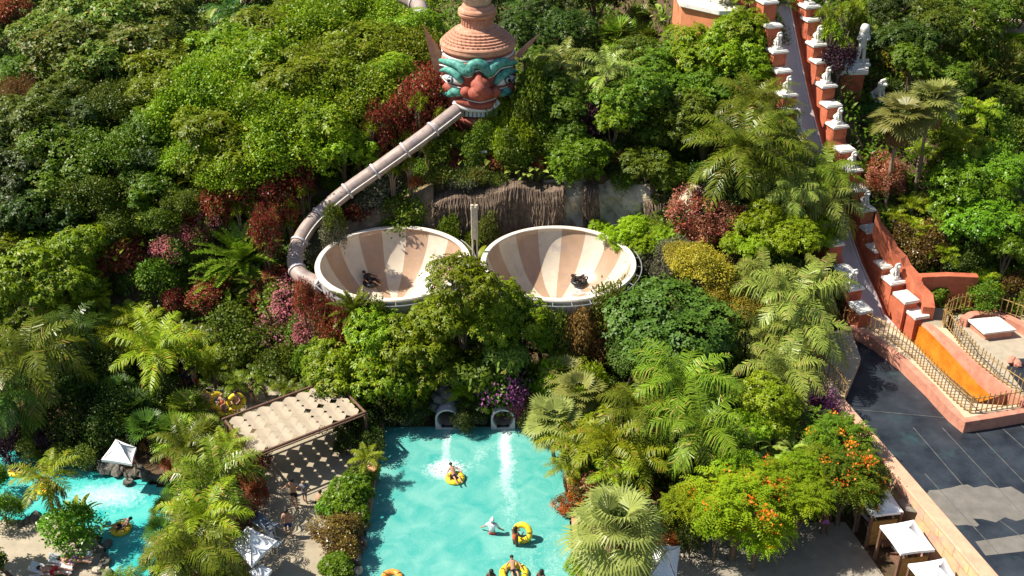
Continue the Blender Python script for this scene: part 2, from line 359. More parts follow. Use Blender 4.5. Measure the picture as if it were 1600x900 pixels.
slab('slide_landing', pxpoly([(1265, 520), (1330, 515), (1345, 560), (1320, 620), (1296, 612), (1270, 560)], 2.5), 1, 2.5, M['tan'])

def waterbody(name, poly, z, m, foam, step=.22):
    P = np.array(poly); mn = P.min(0); mx = P.max(0)
    nx = int((mx[0]-mn[0])/step)+2; ny = int((mx[1]-mn[1])/step)+2
    X = np.linspace(mn[0], mx[0], nx); Y = np.linspace(mn[1], mx[1], ny)
    def inside(x, y):
        c = False; n = len(poly)
        for i in range(n):
            a, b = poly[i], poly[i-1]
            if (a[1] > y) != (b[1] > y) and x < (b[0]-a[0])*(y-a[1])/(b[1]-a[1])+a[0]: c = not c
        return c
    v = [(x, y, z) for y in Y for x in X]
    f = [(j*nx+i, j*nx+i+1, (j+1)*nx+i+1, (j+1)*nx+i) for j in range(ny-1) for i in range(nx-1)
         if inside((X[i]+X[i+1])/2, (Y[j]+Y[j+1])/2)]
    used = sorted({i for q in f for i in q}); mp = {k: i for i, k in enumerate(used)}
    b = MB().add([v[i] for i in used], [tuple(mp[i] for i in q) for q in f])
    o = b.build(name, m, smooth=True); a = o.data.attributes.new('foam', 'FLOAT', 'POINT')
    a.data.foreach_set('value', [foam(v[i][0], v[i][1]) for i in used]); tag(o, kind='structure'); return o
def gs(d, w): return math.exp(-(d/w)**2)
def pfoam(x, y):
    f = .27*gs(x+.35+.04*(y-47)-.12*math.sin(y*2.1), .5)*sstep(37.5, 45, y)+.34*gs(x+.35-.05*math.sin(y*5), .26)*sstep(42, 47.5, y)+.12*gs(x+.35+.06*math.sin(y*9), .12)*sstep(44, 47, y)
    f += .46*gs(x+3.6, .28)*sstep(44, 47, y)+.62*math.exp(-((x+3.6)**2/1.4+(y-45)**2/.7))
    f += .25*math.exp(-((x+1.8)**2/.5+(y-46.4)**2/1.5))
    f += .12*sstep(44, 36, y)+.12*sstep(-3, 2, x)
    return f
pool_poly = [(-7.2, 48.75), (-7.05, 30), (3.1, 30), (2.95, 40), (2.75, 46), (2.6, 48.75)]
waterbody('pool_water', pool_poly, 0, M['water'], pfoam)
river_poly = pxpoly([(-120, 700), (10, 702), (50, 712), (90, 725), (150, 736), (210, 748), (262, 765), (262, 800), (250, 850), (250, 960),
                     (160, 960), (165, 880), (160, 838), (110, 815), (55, 812), (-20, 820), (-120, 830)], 0)
rc = at(165, 775, 0)
def rfoam(x, y): return .52*math.exp(-((x-rc.x)**2/6+(y-rc.y)**2/1.6))+.2*math.exp(-((x-rc.x+6)**2/4+(y-rc.y-2)**2/1))+.2*math.exp(-((x-rc.x-2)**2/1.2+(y-rc.y+5)**2/2))
waterbody('river_water', river_poly, 0, M['river'], rfoam)
# ---------------------------------------------------------------- pool surroundings
def rocks(name, label, pts, size, m, seed, cat='rocks'):
    r = random.Random(seed); b = MB()
    for (x, y, z) in pts:
        s = size*r.uniform(.6, 1.3); rot = Matrix.Rotation(r.uniform(0, 6), 3, 'Z') @ Matrix.Rotation(r.uniform(-.5, .5), 3, 'X')
        n0 = len(b.v); b.blob((x, y, z), (s, s*r.uniform(.6, .9), s*r.uniform(.5, .8)), 9, rot=rot)
        for i in range(n0, len(b.v)):
            v = b.v[i]; k = 1+.22*math.sin(v[0]*5.1+seed)*math.sin(v[1]*4.3)+.15*math.sin(v[2]*9+v[0]*3)
            b.v[i] = (x+(v[0]-x)*k, y+(v[1]-y)*k, z+(v[2]-z)*k)
    return tag(b.build(name, m), label, cat)
r_ = random.Random(3)
rocks('pool_bank', 'bank of dark rocks along the far edge of the turquoise pool round both slide mouths', [(x, 49.35+(.45*k)+r_.uniform(-.12, .3), .1+.42*k+r_.uniform(0, .2)) for k in range(4) for x in np.arange(-7.3, 3.2, .40) if (abs(x+3.6) > .95 and abs(x+.5) > .95) or k > 2]+[(xx+dx, yy_, zz) for xx in (-3.6, -.5) for dx, yy_, zz in ((-.75, 49.5, .9), (.75, 49.5, .9), (-.45, 49.55, 1.45), (.45, 49.6, 1.45), (0, 49.65, 1.65), (-.3, 50, 1.7), (.35, 50.1, 1.7), (0, 50.5, 1.8))], .5, M['rock'], 1, 'rock bank')
rocks('pool_side_rocks', 'dark boulders along the left pool edge under the brown croton shrub', [(-7.35+r_.uniform(-.25, .05), y, .15) for y in np.arange(35, 40.6, .4)], .36, M['rock'], 2)
rocks('river_bank', 'grey boulders between the sandy deck and the river left of the round bush', [tuple(at(px, 815+r_.uniform(-5, 5), .15)) for px in range(18, 112, 12)], .36, M['rock'], 4)
rocks('river_bank', 'dark boulders on the far river bank below the small white parasol', [tuple(at(px, 722+(px-130)*.20+r_.uniform(-4, 4), .2)) for px in range(110, 262, 9)], .38, M['rock'], 5)
rocks('river_bank', 'boulders beside the loungers where the river bends down the picture', [tuple(at(160+8*math.sin(py), py, .1)) for py in range(850, 915, 10)], .34, M['rock'], 6)
rocks('boulder', 'single pale boulder beside the lounger feet next to the river', [tuple(at(150, 890, .3))], .32, M['rockl'], 8, 'boulder')
rocks('boulder', 'single pale boulder at the pool corner beside the lowest bright bush', [tuple(at(558, 893, .3))], .3, M['rockl'], 9, 'boulder')
b = MB().prism([(-7.5, 48.9), (-7.2, 48.9), (-7.1, 40.5), (-7.75, 40.8), (-8.3, 43.5), (-7.9, 46)], -.3, .22)
tag(b.build('pool_coping', M['coping'], bevel=.03), 'orange stone coping strip along the upper left edge of the pool', 'coping')
b = MB().prism([(2.66, 48.9), (2.95, 48.9), (3.3, 40), (3.5, 30), (3.15, 30), (3.02, 40)], -.3, .16)
tag(b.build('pool_coping', M['coping'], bevel=.03), 'orange stone coping along the right edge of the pool under the palms', 'coping')

def mouth(x, label):
    t = thing('slide_mouth', label, 'slide exit', (x, 48.9, 0)); b = MB(); n = 18; y0, y1 = 48.5, 48.95
    R, r = .67, .57; zc = .70
    outer = [(-R, -.1)]+[(-R*math.cos(math.pi*i/n), zc+R*math.sin(math.pi*i/n)) for i in range(n+1)]+[(R, -.1)]
    inner = [(-.33, .12)]+[(r*math.cos(a), zc+r*math.sin(a)) for a in [math.radians(210-240*i/n) for i in range(n+1)]]+[(.33, .12)]
    N = len(outer); vs = []
    for yy in (y0, y1):
        vs += [(x+p[0], yy, p[1]) for p in outer]+[(x+p[0], yy, p[1]) for p in inner]
    fs = []
    for i in range(N-1):
        fs.append((i, i+1, N+i+1, N+i)); fs.append((2*N+i, 3*N+i, 3*N+i+1, 2*N+i+1))
        fs.append((i, 2*N+i, 2*N+i+1, i+1)); fs.append((N+i, N+i+1, 3*N+i+1, 3*N+i))
    fs += [(0, N, 2*N-1, N-1)]
    b.add(vs, fs); b.build('frame', M['bowlo'], t)
    b = MB().tube([(x, 48.7, zc), (x, 49.3, zc+.02), (x, 50.1, zc)], [r+.01]*3, 28, cap=False)
    b.build('tunnel', M['tubeskin'], t, True)
    b = MB().tube([(x, 48.9, zc+.02), (x, 49.4, zc+.02), (x, 50.3, zc)], [r+.03]*3, 24, cap=False); b.build('tunnel_shell', M['bowlo'], t, True)
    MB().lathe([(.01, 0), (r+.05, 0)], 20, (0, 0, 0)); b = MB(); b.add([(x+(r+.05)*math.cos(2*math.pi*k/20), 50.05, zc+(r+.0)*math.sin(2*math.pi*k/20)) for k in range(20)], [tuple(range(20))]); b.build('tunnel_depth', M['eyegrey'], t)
mouth(-3.6, 'left slide mouth with a thin trickle entering the turquoise pool')
mouth(-.5, 'right slide mouth half under flowers with a long white jet')

# pool edge splash
def splash(label, c, n, rx, ry, seed, name='splash', h=.25):
    r = random.Random(seed); b = MB()
    for i in range(n):
        a = r.uniform(0, 6.3); k = math.sqrt(r.random()); z = abs(r.gauss(0, h))*(1-k*.5)
        s = r.uniform(.006, .018)
        b.blob((c[0]+rx*k*math.cos(a), c[1]+ry*k*math.sin(a), c[2]+z), (s*r.uniform(1, 2.6), s*r.uniform(1, 2.6), s), 5)
    return tag(b.build(name, M['foam']), label, 'splash', kind='stuff')
splash('white spray behind the tube rider at the left slide mouth', (-3.5, 45.2, .0), 520, 1.0, .5, 5, 'splash', .12)
splash('white churned jet below the right slide mouth', (-.38, 46.9, .0), 260, .22, 1.5, 6, 'water_jet', .03)
splash('thin spray at the foot of the left slide mouth', (-3.6, 47.6, .0), 60, .25, .8, 7, 'water_jet', .03)

# ---------------------------------------------------------------- bowls
def bowl(cx, cy, zr, R, label, person_label, rail):
    t = thing('slide_bowl', label, 'slide bowl', (cx, cy, zr-3))
    prof = []
    D = 2.75; K = 26
    for i in range(K+1):
        s = i/K; rr = R*(1-s); z = -D*(1-(rr/R)**3.0)**.55 if rr > 0 else -D
        if rr < .45*R: z = min(z, -D*(.93+.07*(1-rr/(.45*R))))
        prof.append((max(rr, .01), z))
    # finer steps at the steep wall
    prof = [(R-.10, .03), (R-.03, -.04)]+[(R*q, -.06-3.0*(1-q**3.5)**.8) for q in list(np.linspace(.998, .90, 12))+list(np.linspace(.88, .01, 24))]
    tot = len(prof)
    b = MB(); n = 18*8
    vs = []
    for i, (rr, z) in enumerate(prof):
        q = min(1, rr/R); tw = .16*(1-q)**1.3
        for j in range(n): a = 2*math.pi*(j+.5*4)/n+tw; vs.append((cx+rr*math.cos(a), cy+rr*math.sin(a), zr+z))
    N_ = len(prof)
    b.v = vs; b.f = [(i*n+j, i*n+(j+1) % n, (i+1)*n+(j+1) % n, (i+1)*n+j) for i in range(N_-1) for j in range(n)]; b.m = [(j//8) % 2 for i in range(N_-1) for j in range(n)]
    b.build('basin', [M['bowla'], M['bowlb']], t, True)
    b = MB().lathe([(R-.11, 0.02), (R-.08, .08), (R+.20, .08), (R+.24, 0), (R+.22, -.12), (R+.10, -.14)], 96, (cx, cy, zr)); b.build('rim', M['rim'], t)
    b = MB().lathe([(R+.11, -.10), (R+.09, -.6), (R-.15, -1.5), (R-1.0, -2.5), (R-2.4, -3.15), (.4, -3.3)], 96, (cx, cy, zr)); b.build('outer_shell', M['bowlo'], t, True)
    b = MB()
    for k in range(18):
        a = 2*math.pi*k/18+.1; c, s = math.cos(a), math.sin(a)
        b.tube([(cx+(R+.14)*c, cy+(R+.14)*s, zr-.12), (cx+(R+.08)*c, cy+(R+.08)*s, zr-.65), (cx+(R-.3)*c, cy+(R-.3)*s, zr-1.55), (cx+(R-1.2)*c, cy+(R-1.2)*s, zr-2.42)], .05, 5)
    b.build('shell_rib', M['bowlo'], t)
    if rail:
        b = MB(); pts = [(cx+(R+.55)*math.cos(a), cy+(R+.55)*math.sin(a), zr-.12) for a in np.linspace(math.radians(-150), math.radians(38), 60)]
        b.tube(pts, .035, 6); b.build('ring_pipe', M['steel'], t)
        for k in range(15):
            a = math.radians(-148+k*13); c, s = math.cos(a), math.sin(a)
            MB().tube([(cx+(R+.2)*c, cy+(R+.2)*s, zr-.05), (cx+(R+.56)*c, cy+(R+.56)*s, zr-.12)], .025, 5).build('bracket', M['steel'], t)
    for k in range(5):
        a = math.radians(-160+k*35); c, s = math.cos(a), math.sin(a)
        MB().tube([(cx+(R-.9)*c, cy+(R-.9)*s, G(cx, cy-3)-1), (cx+(R-.6)*c, cy+(R-.6)*s, zr-1.8)], .12, 8).build('support_post', M['bowlo'], t)
    # running water sheet on the floor
    b = MB(); vs = []; fs = []; r = random.Random(3)
    def zat(rr):
        pr = sorted(prof[2:]); return interp(rr, pr)
    ns = 60
    ang0, ang1 = math.radians(-175), math.radians(60)
    for i in range(12):
        rr = R*(.03+.62*i/11)
        for j in range(ns+1):
            a = ang0+(ang1-ang0)*j/ns; w = rr*(1+.10*math.sin(a*5+i*.8)*i/11); vs.append((cx+w*math.cos(a), cy+w*math.sin(a), zr+zat(w)+.02))
    for i in range(11):
        for j in range(ns): fs.append((i*(ns+1)+j, i*(ns+1)+j+1, (i+1)*(ns+1)+j+1, (i+1)*(ns+1)+j))
    b.add(vs, fs); o = b.build('running_water', M['sheet'], t, True)
    MB().lathe([(.55, zat(.5)+.03), (.4, zat(.4)-.0+.035), (.01, zat(.3)+.035)], 24, (cx, cy, zr)).build('drain', M['eyegrey'], t)
def sheetmat():
    m, t, b = nodes('thin_water'); L = t.links.new
    g = t.nodes.new('ShaderNodeNewGeometry'); n = t.nodes.new('ShaderNodeTexNoise'); n.inputs['Scale'].default_value = 1.1; n.inputs['Detail'].default_value = 10; n.inputs['Distortion'].default_value = 1.5
    L(g.outputs['Position'], n.inputs['Vector'])
    r = t.nodes.new('ShaderNodeMapRange'); r.inputs[1].default_value = .42; r.inputs[2].default_value = .60; r.inputs[4].default_value = .75; L(n.outputs['Fac'], r.inputs[0])
    L(r.outputs[0], b.inputs['Alpha']); b.inputs['Base Color'].default_value = (.82, .84, .86, 1); b.inputs['Roughness'].default_value = .15
    return m
M['sheet'] = sheetmat()
bowl(-7.1, 57, 6, 4.42, 'left cream and tan striped slide bowl with one rider below the tube', '', True)
bowl(2.78, 57, 6, 4.42, 'right striped slide bowl with a ring rail and bare outer shell', '', True)
# mast between them
t = thing('twin_leg_mast', 'cream twin-legged mast standing between the two slide bowls', 'mast', (-2.25, 58.2, 3))
for dx in (-.13, .13): MB().tube([(-2.25+dx, 58.2, 3), (-2.25+dx, 58.2, 8.9)], .055, 8).build('leg', M['creampole'], t)
MB().box((-2.25, 58.2, 8.0), (.4, .22, 2.2)).build('panel', M['creampole'], t, bevel=.05)
MB().tube([(-2.38, 58.2, 8.9), (-2.38, 58.2, 9.2)], .1, 8).tube([(-2.12, 58.2, 8.9), (-2.12, 58.2, 9.2)], .1, 8).build('head_cap', M['creampole'], t)
t = thing('floodlight_post', 'small post with two white floodlights on the cliff above the bowls', 'floodlight', (-2.1, 64.3, G(-2.1, 64.3)))
p = Vector((-2.1, 64.3, G(-2.1, 64.3)))
MB().tube([p, p+Vector((0, 0, 1.5))], .05, 6).build('post', M['creampole'], t)
for s in (-1, 1):
    MB().box(p+Vector((s*.28, -.05, 1.55)), (.42, .25, .16), rot=.3*s).build('lamp_head', M['plastic'], t, bevel=.02)

# ---------------------------------------------------------------- rock face with hanging roots
def rockface(name, label, path, ztop, zbot, m, seed, amp=.45):
    r = random.Random(seed); n = 60; K = 14; vs = []
    for i in range(n+1):
        s = i/n*(len(path)-1); a = int(min(s, len(path)-2)); f_ = s-a
        x = lerp(path[a][0], path[a+1][0], f_); y = lerp(path[a][1], path[a+1][1], f_); zt = interp(i/n, ztop)
        for k in range(K+1):
            q = k/K; z = lerp(zt, zbot, q)
            d = amp*(math.sin(x*1.3+z*.7+seed)*.5+math.sin(x*3.1-z*1.9)*.3+math.sin(x*6.3+z*5.1)*.14+r.uniform(-.12, .12))
            vs.append((x+r.uniform(-.05, .05), y-q*.9+d+(1-min(1, k/2))*.9, z+(0 if k > 1 else .1)))
    vs2 = [(v[0], v[1]+2.2, v[2]-.4) for v in vs]
    N = len(vs); fs = []
    for i in range(n):
        for k in range(K):
            a = i*(K+1)+k; fs.append((a, a+1, a+K+2, a+K+1)); fs.append((N+a, N+a+K+1, N+a+K+2, N+a+1))
        fs.append((i*(K+1), (i+1)*(K+1), N+(i+1)*(K+1), N+i*(K+1)))
    for i in (0, n):
        for k in range(K):
            a = i*(K+1)+k; fs.append((a, N+a, N+a+1, a+1))
    b = MB().add(vs+vs2, fs); return tag(b.build(name, m, smooth=False), label, 'rock face')
rockface('rock_face', 'pale pitted rock face behind the right slide bowl', [(-5.2, 63.5), (-2, 63.4), (2, 63.3), (5, 63.4), (8.8, 62.9), (9.8, 63.4)], [(0, 7.0), (.3, 7.9), (.55, 8.2), (.8, 7.9), (1, 6.8)], 3.4, M['rockl'], 1)
rockface('rock_face', 'small brown earth bank above the left slide bowl by the grey bush', [(-12.2, 60.5), (-9.5, 61.6), (-7, 62.4), (-5, 62.6)], [(0, 5.6), (.5, 6.8), (1, 8.0)], 3.2, pm('earth_bank', (.22, .15, .09), .95, .35, 2, .8, 6), 2, .3)
rockface('rock_face', 'tan rock column with grass right of the dark cleft', [(9.9, 61.8), (11.2, 61.0), (12.8, 61.2)], [(0, 7.0), (.5, 8.6), (1, 8.0)], 3.0, M['rockl'], 4)
def strands(label, x0, x1, ytop, ybot, zt, zb, n, seed):
    r = random.Random(seed); b = MB()
    for i in range(n):
        x = r.uniform(x0, x1); q = (x-x0)/(x1-x0); lay = r.uniform(0, .25); z0 = zt(q)+.12-r.random()*.25; z1 = zb(q)+r.uniform(0, 1.6)**1.4; w = r.uniform(.018, .045)
        pts = [(x, ytop(x)+.9-lay, z0), (x+r.uniform(-.06, .06), ytop(x)-.1-lay, z0-.1)]
        for k in range(1, 7):
            pts.append((x+math.sin(z0*2+x*1.3+k*.7)*.07+r.uniform(-.07, .07), lerp(ytop(x)-.28, ybot(x), k/6)-lay+r.uniform(-.06, .06), lerp(z0-.15, z1, k/6)))
        b.tube(pts, [w, w*1.2]+[w]*5+[w*.3], 3, cap=False)
    return tag(b.build('hanging_roots', M['roots']), label, 'hanging roots', kind='stuff')
strands('curtain of dry brown roots hanging over the rock behind the twin-legged mast', -5.0, 3.3, lambda x: 62.75+.12*math.sin(x*1.7), lambda x: 62.1+.1*math.sin(x*2.3), lambda q: lerp(7.2, 8.2, min(1, q*1.6))+.15*math.sin(q*13), lambda q: 3.6+2.2*max(0, .12-q)/.12+2.0*max(0, q-.9)/.1, 2600, 5)
strands('narrow strip of dry roots crossing the pale rock face', 4.6, 5.5, lambda x: 62.8, lambda x: 62.3, lambda q: 8.1, lambda q: 4.8, 170, 6)
strands('dry grass fringe hanging on the right end of the pale rock face', 8.4, 9.7, lambda x: 62.6, lambda x: 61.8, lambda q: 7.3, lambda q: 3.6, 260, 7)

# ---------------------------------------------------------------- enclosed tube slides
def tubeslide(label, pts, R, seam, n=60, rail=True):
    t = thing('tube_slide', label, 'tube slide', pts[0])
    P = [Vector(p) for p in pts]; cur = []
    for i in range(len(P)-1):
        p0 = P[max(i-1, 0)]; p1 = P[i]; p2 = P[i+1]; p3 = P[min(i+2, len(P)-1)]
        for k in range(10):
            s = k/10; cur.append(.5*((2*p1)+(-p0+p2)*s+(2*p0-5*p1+4*p2-p3)*s*s+(-p0+3*p1-3*p2+p3)*s**3))
    cur.append(P[-1])
    # each moulded section is a part
    acc = 0; start = 0
    for i in range(1, len(cur)):
        acc += (cur[i]-cur[i-1]).length
        if acc >= seam or i == len(cur)-1:
            seg = cur[start:i+1]
            if len(seg) >= 2:
                MB().tube(seg, R, 24).build('section', M['tubeskin'], t, True)
                d = (cur[i]-cur[i-1]).normalized()
                MB().tube([cur[i]-d*.07, cur[i]+d*.07], R+.07, 24).build('flange', M['bowlo'], t)
            start = i; acc = 0
    if rail:
        off = Vector((.42, -.58, .12)).normalized()*(R+.05)
        MB().tube([c+off for c in cur[1:len(cur)*3//4]], .035, 5).build('cable_tray', M['cap'], t)
tubeslide('long enclosed slide tube running from the demon mouth down to the left bowl',
          [aty(716, 172, 65.6), aty(664, 212, 64.0), aty(600, 258, 62.9), aty(530, 308, 61.6), aty(484, 352, 60.2), aty(462, 395, 58.4), aty(468, 428, 56.8), aty(500, 445, 55.9)], .485, 2.1)
tubeslide('short pale slide tube leaving the demon head towards the right bowl',
          [(-.2, 66.2, 10.0), aty(825, 205, 66.2), aty(880, 236, 65.8), aty(935, 256, 66.0), aty(960, 262, 66.6)], .50, 2.3, rail=False)
tubeslide('pale open flume at the top left corner beyond the olive tree', [at(-60, 52, 9.8), at(10, 45, 9.8), at(55, 38, 9.8)], .85, 2.0, rail=False)
tubeslide('white curved flume at the top edge left of the demon hat', [aty(610, -12, 86), aty(638, -2, 85), aty(655, 10, 84), aty(660, 30, 82)], .6, 2.4, rail=False)
MB()
t = MB().box(tuple(aty(455, 2, 96)), (11, .8, .7), rot=.1).build('boundary_kerb', M['tan']); tag(t, 'pale kerb wall at the top edge above the bright trees', 'kerb')
slab('upper_path', [tuple(aty(395, -8, 97))[:2], tuple(aty(560, -8, 97))[:2], tuple(aty(520, 14, 94))[:2], tuple(aty(400, 25, 93))[:2]], G(-14, 95)+.1, G(-14, 95)+.55, M['concrete2'])
b = MB().box(tuple(at(1580, 45, 12.5)), (3, 9, .8), rot=.5); tag(b.build('curved_kerb', M['tan'], bevel=.1), 'pale kerb glimpsed between trees near the top right corner', 'kerb')

# ---------------------------------------------------------------- giant demon head
HX, HY = -2.2, 68.2
def aty_(px, py, y=65.6): return aty(px, py, y)
def frad(z): return interp(z, [(8.5, 1.7), (10, 1.85), (11, 2.0), (12.2, 2.28), (13.4, 2.44), (14.4, 2.44), (15.3, 2.30), (16.2, 2.1)])
def FS(u, z, o=0):     # point on the face, u metres to the right of its middle, o metres proud
    r = frad(z); uu = max(-r*.985, min(r*.985, u)); y = -math.sqrt(r*r-uu*uu)
    n = Vector((uu, y)).normalized(); return Vector((HX+uu+n.x*o, HY+y+n.y*o, z))
def fp(px, py, o=0):   # survey a photo point onto the face surface
    z = 13.
    y = 65.6
    for _ in range(8):
        p = aty(px, py, y); u = p.x-HX; r = frad(p.z); uu = max(-r*.985, min(r*.985, u)); y = HY-math.sqrt(r*r-uu*uu)
    p = aty(px, py, y); return FS(p.x-HX, p.z, o)
hd = thing('giant_head', 'giant red demon head with tiered terracotta crown on the hillside', 'giant head', (HX, HY, 9))
b = MB(); prof = [(frad(z), z) for z in np.arange(8.6, 16.3, .25)]
b.lathe(prof, 64, (HX, HY, 0)); fo = b.build('face', M['facered'], hd, True)
# crown tiers
ct = [(2.1, 15.45), (2.18, 15.42), (2.24, 15.5), (2.24, 15.6), (2.32, 15.62), (2.40, 15.66), (2.44, 15.74), (2.40, 15.95), (2.43, 16.0), (2.37, 16.08), (2.24, 16.12), (2.22, 16.22), (2.06, 16.26),
      (2.08, 16.36), (1.90, 16.40), (1.90, 16.50), (1.72, 16.54), (1.74, 16.64), (1.54, 16.68), (1.54, 16.78), (1.34, 16.84), (1.28, 16.92), (1.08, 16.98), (1.0, 17.06), (.98, 17.62), (1.04, 17.66), (1.18, 17.70), (1.22, 17.84), (1.14, 17.92),
      (1.22, 17.98), (1.18, 18.1), (1.02, 18.2), (.95, 18.35), (.7, 18.4)]
cr = MB().lathe(ct, 72, (HX, HY, 0)).build('crown', M['terra'], hd)
def cogring(rr, z, k, h, dp, nm):
    b = MB(); vs = []; n = 4*k
    for zz in (z-h/2, z+h/2):
        for j in range(n):
            a = 2*math.pi*j/n; q = rr+(dp if j % 4 < 2 else -.03); vs.append((HX+q*math.cos(a), HY+q*math.sin(a), zz))
    b.add(vs, [(j, (j+1) % n, n+(j+1) % n, n+j) for j in range(n)])
    vs2 = vs[n:]+[(HX+(rr-.2)*math.cos(2*math.pi*j/n), HY+(rr-.2)*math.sin(2*math.pi*j/n), z+h/2) for j in range(n)]
    b.add(vs2, [(j, (j+1) % n, n+(j+1) % n, n+j) for j in range(n)]); b.build(nm, M['terra'], hd)
for rr, z, k in ((2.13, 16.19, 44), (1.97, 16.33, 42), (1.80, 16.47, 38), (1.62, 16.61, 34), (1.43, 16.76, 30)): cogring(rr, z, k, .10, .12, 'beaded_band')
cogring(.99, 17.36, 30, .46, .05, 'fluted_neck')
# flame-like finial of upright petals
b = MB()
for j in range(7):
    a = 2*math.pi*j/7+.35; c, s = math.cos(a), math.sin(a); vs = []
    for i in range(9):
        q = i/8; rr = .65+.75*math.sin(q*2.2)-.25*q; z = 18.3+2.7*q; w = .55*math.sin(math.pi*(.12+.88*q)**.8)*(1-q*.3)+.02
        for e in (-1, 0, 1):
            vs.append((HX+rr*c-e*w*s+(.12*c if e == 0 else 0), HY+rr*s+e*w*c+(.12*s if e == 0 else 0), z))
    fs = []
    for i in range(8):
        for k in range(2): fs.append((i*3+k, i*3+k+1, i*3+k+4, i*3+k+3))
    vs2 = [(v[0]*.96+HX*.04, v[1]*.96+HY*.04, v[2]-.05) for v in vs]
    n = len(vs); b.add(vs+vs2, fs+[tuple(n+x for x in f_[::-1]) for f_ in fs])
b.blob((HX, HY, 19), (.7, .7, 1.2), 12); b.build('finial', pm('weathered_finial', (.50, .38, .29), .85, .2, 3, .4, 12, c2=(.62, .5, .4)), hd, True)
# pointed side flanges
def flange(pts, y, nm, th=.22):
    q = [aty(px, py, y) for px, py in pts]; n = len(q)
    vs = [tuple(v) for v in q]+[(v.x+.02, v.y+th, v.z) for v in q]
    MB().add(vs, [tuple(range(n)), tuple(range(2*n-1, n-1, -1))]+[(i, (i+1) % n, n+(i+1) % n, n+i) for i in range(n)]).build(nm, M['terra'], hd)
flange([(661, 40), (668, 53), (683, 72), (692, 86), (690, 112), (690, 138), (684, 128), (677, 104), (670, 80)], 67.6, 'ear_flange')
flange([(843, 53), (835, 64), (822, 80), (812, 92), (806, 88), (812, 78), (826, 66)], 68.2, 'ear_flange')
def ftube(pts, rad, nm, m, o=.05, n=8, parent=None, fine=5):
    P = []
    for (a, b_) in zip(pts, pts[1:]):
        for k in range(fine): P.append((lerp(a[0], b_[0], k/fine), lerp(a[1], b_[1], k/fine)))
    P.append(pts[-1])
    # smooth
    for _ in range(2): P = [P[0]]+[((P[i-1][0]+2*P[i][0]+P[i+1][0])/4, (P[i-1][1]+2*P[i][1]+P[i+1][1])/4) for i in range(1, len(P)-1)]+[P[-1]]
    q = [fp(x, y, o) for x, y in P]
    if isinstance(rad, (list, tuple)): rr = [interp(i/(len(q)-1)*(len(rad)-1), list(enumerate(rad))) for i in range(len(q))]
    else: rr = [rad]*len(q)
    return MB().tube(q, rr, n).build(nm, m, parent or hd, True)
# brows: a thick wavy teal band with a white outline
ftube([(686, 93), (700, 96), (712, 98), (722, 104), (728, 111), (735, 110), (738, 100), (748, 98), (756, 102), (763, 113), (768, 106), (776, 98), (786, 96), (797, 98), (807, 97)],
      [.10, .2, .26, .32, .36, .34, .32, .34, .34, .36, .36, .34, .28, .2, .1], 'brow', M['teal'], .12, 10)
ftube([(690, 101), (704, 104), (716, 110), (727, 119), (737, 119), (741, 111), (750, 109), (755, 113), (763, 121), (772, 116), (780, 106), (798, 103)], .05, 'brow_outline', M['white'], .12)
# teal eyelids
ftube([(691, 110), (700, 108), (710, 111), (718, 119), (724, 129)], [.1, .2, .26, .26, .12], 'eyelid', M['teal'], .1, 10)
ftube([(806, 112), (797, 110), (787, 113), (778, 121), (772, 131)], [.1, .2, .26, .26, .12], 'eyelid', M['teal'], .1, 10)
def almond(pts, nm, m, o, parent=None):
    c = (sum(p[0] for p in pts)/len(pts), sum(p[1] for p in pts)/len(pts)); ring = []
    for (a, b_) in zip(pts, pts[1:]+pts[:1]):
        for k in range(4): ring.append((lerp(a[0], b_[0], k/4), lerp(a[1], b_[1], k/4)))
    vs = [tuple(fp(c[0], c[1], o+.14))]; fs = []; n = len(ring)
    for lv, (s, oo) in enumerate(((.6, o+.10), (1, o), (1, o-.12))):
        for p in ring: vs.append(tuple(fp(c[0]+(p[0]-c[0])*s, c[1]+(p[1]-c[1])*s, oo)))
    for j in range(n):
        k = (j+1) % n; fs.append((0, 1+j, 1+k))
        for l in range(2): fs.append((1+l*n+j, 1+(l+1)*n+j, 1+(l+1)*n+k, 1+l*n+k))
    return MB().add(vs, fs).build(nm, m, parent or hd, True)
def disc(px, py, r, nm, m, o, parent): return almond([(px+r*math.cos(2*math.pi*k/12), py+r*1.25*math.sin(2*math.pi*k/12)) for k in range(12)], nm, m, o, parent)
for e, cx in (([(692, 119), (698, 116), (707, 115), (716, 120), (722, 132), (712, 131), (701, 127)], 706.5), ([(805, 120), (799, 117), (790, 117), (781, 123), (775, 134), (785, 133), (796, 128)], 790)):
    eye = almond(e, 'eye', M['white'], .08); WOFF[eye.name] = WOFF[hd.name]
    for r, m, o in ((5.6, 'eyegrey', .16), (4.0, 'white', .20), (3.2, 'eyeblack', .235)):
        disc(cx, 124, r, 'pupil' if m == 'eyeblack' else 'iris', M[m], o, eye)
ftube([(690, 118), (698, 127), (708, 134), (722, 137)], .04, 'eye_outline', M['white'], .06)
ftube([(806, 121), (799, 130), (790, 136), (776, 139)], .04, 'eye_outline', M['white'], .06)
# nose: bridge, ball and wings as one mesh
b = MB()
br = [fp(748, 112, .02), fp(748, 122, .3), fp(750, 133, .6), fp(751, 141, .65)]
b.tube(br, [.16, .30, .50, .5], 14)
c = fp(750, 141, .50); b.blob(c, (.80, .62, .52), 18); c = fp(750, 130, .32); b.blob(c, (.62, .5, .5), 16)
c = fp(730, 142, .22); b.blob(c, (.38, .40, .36), 14); c = fp(771, 142, .22); b.blob(c, (.40, .42, .36), 14)
b.build('nose', M['facered'], hd, True)
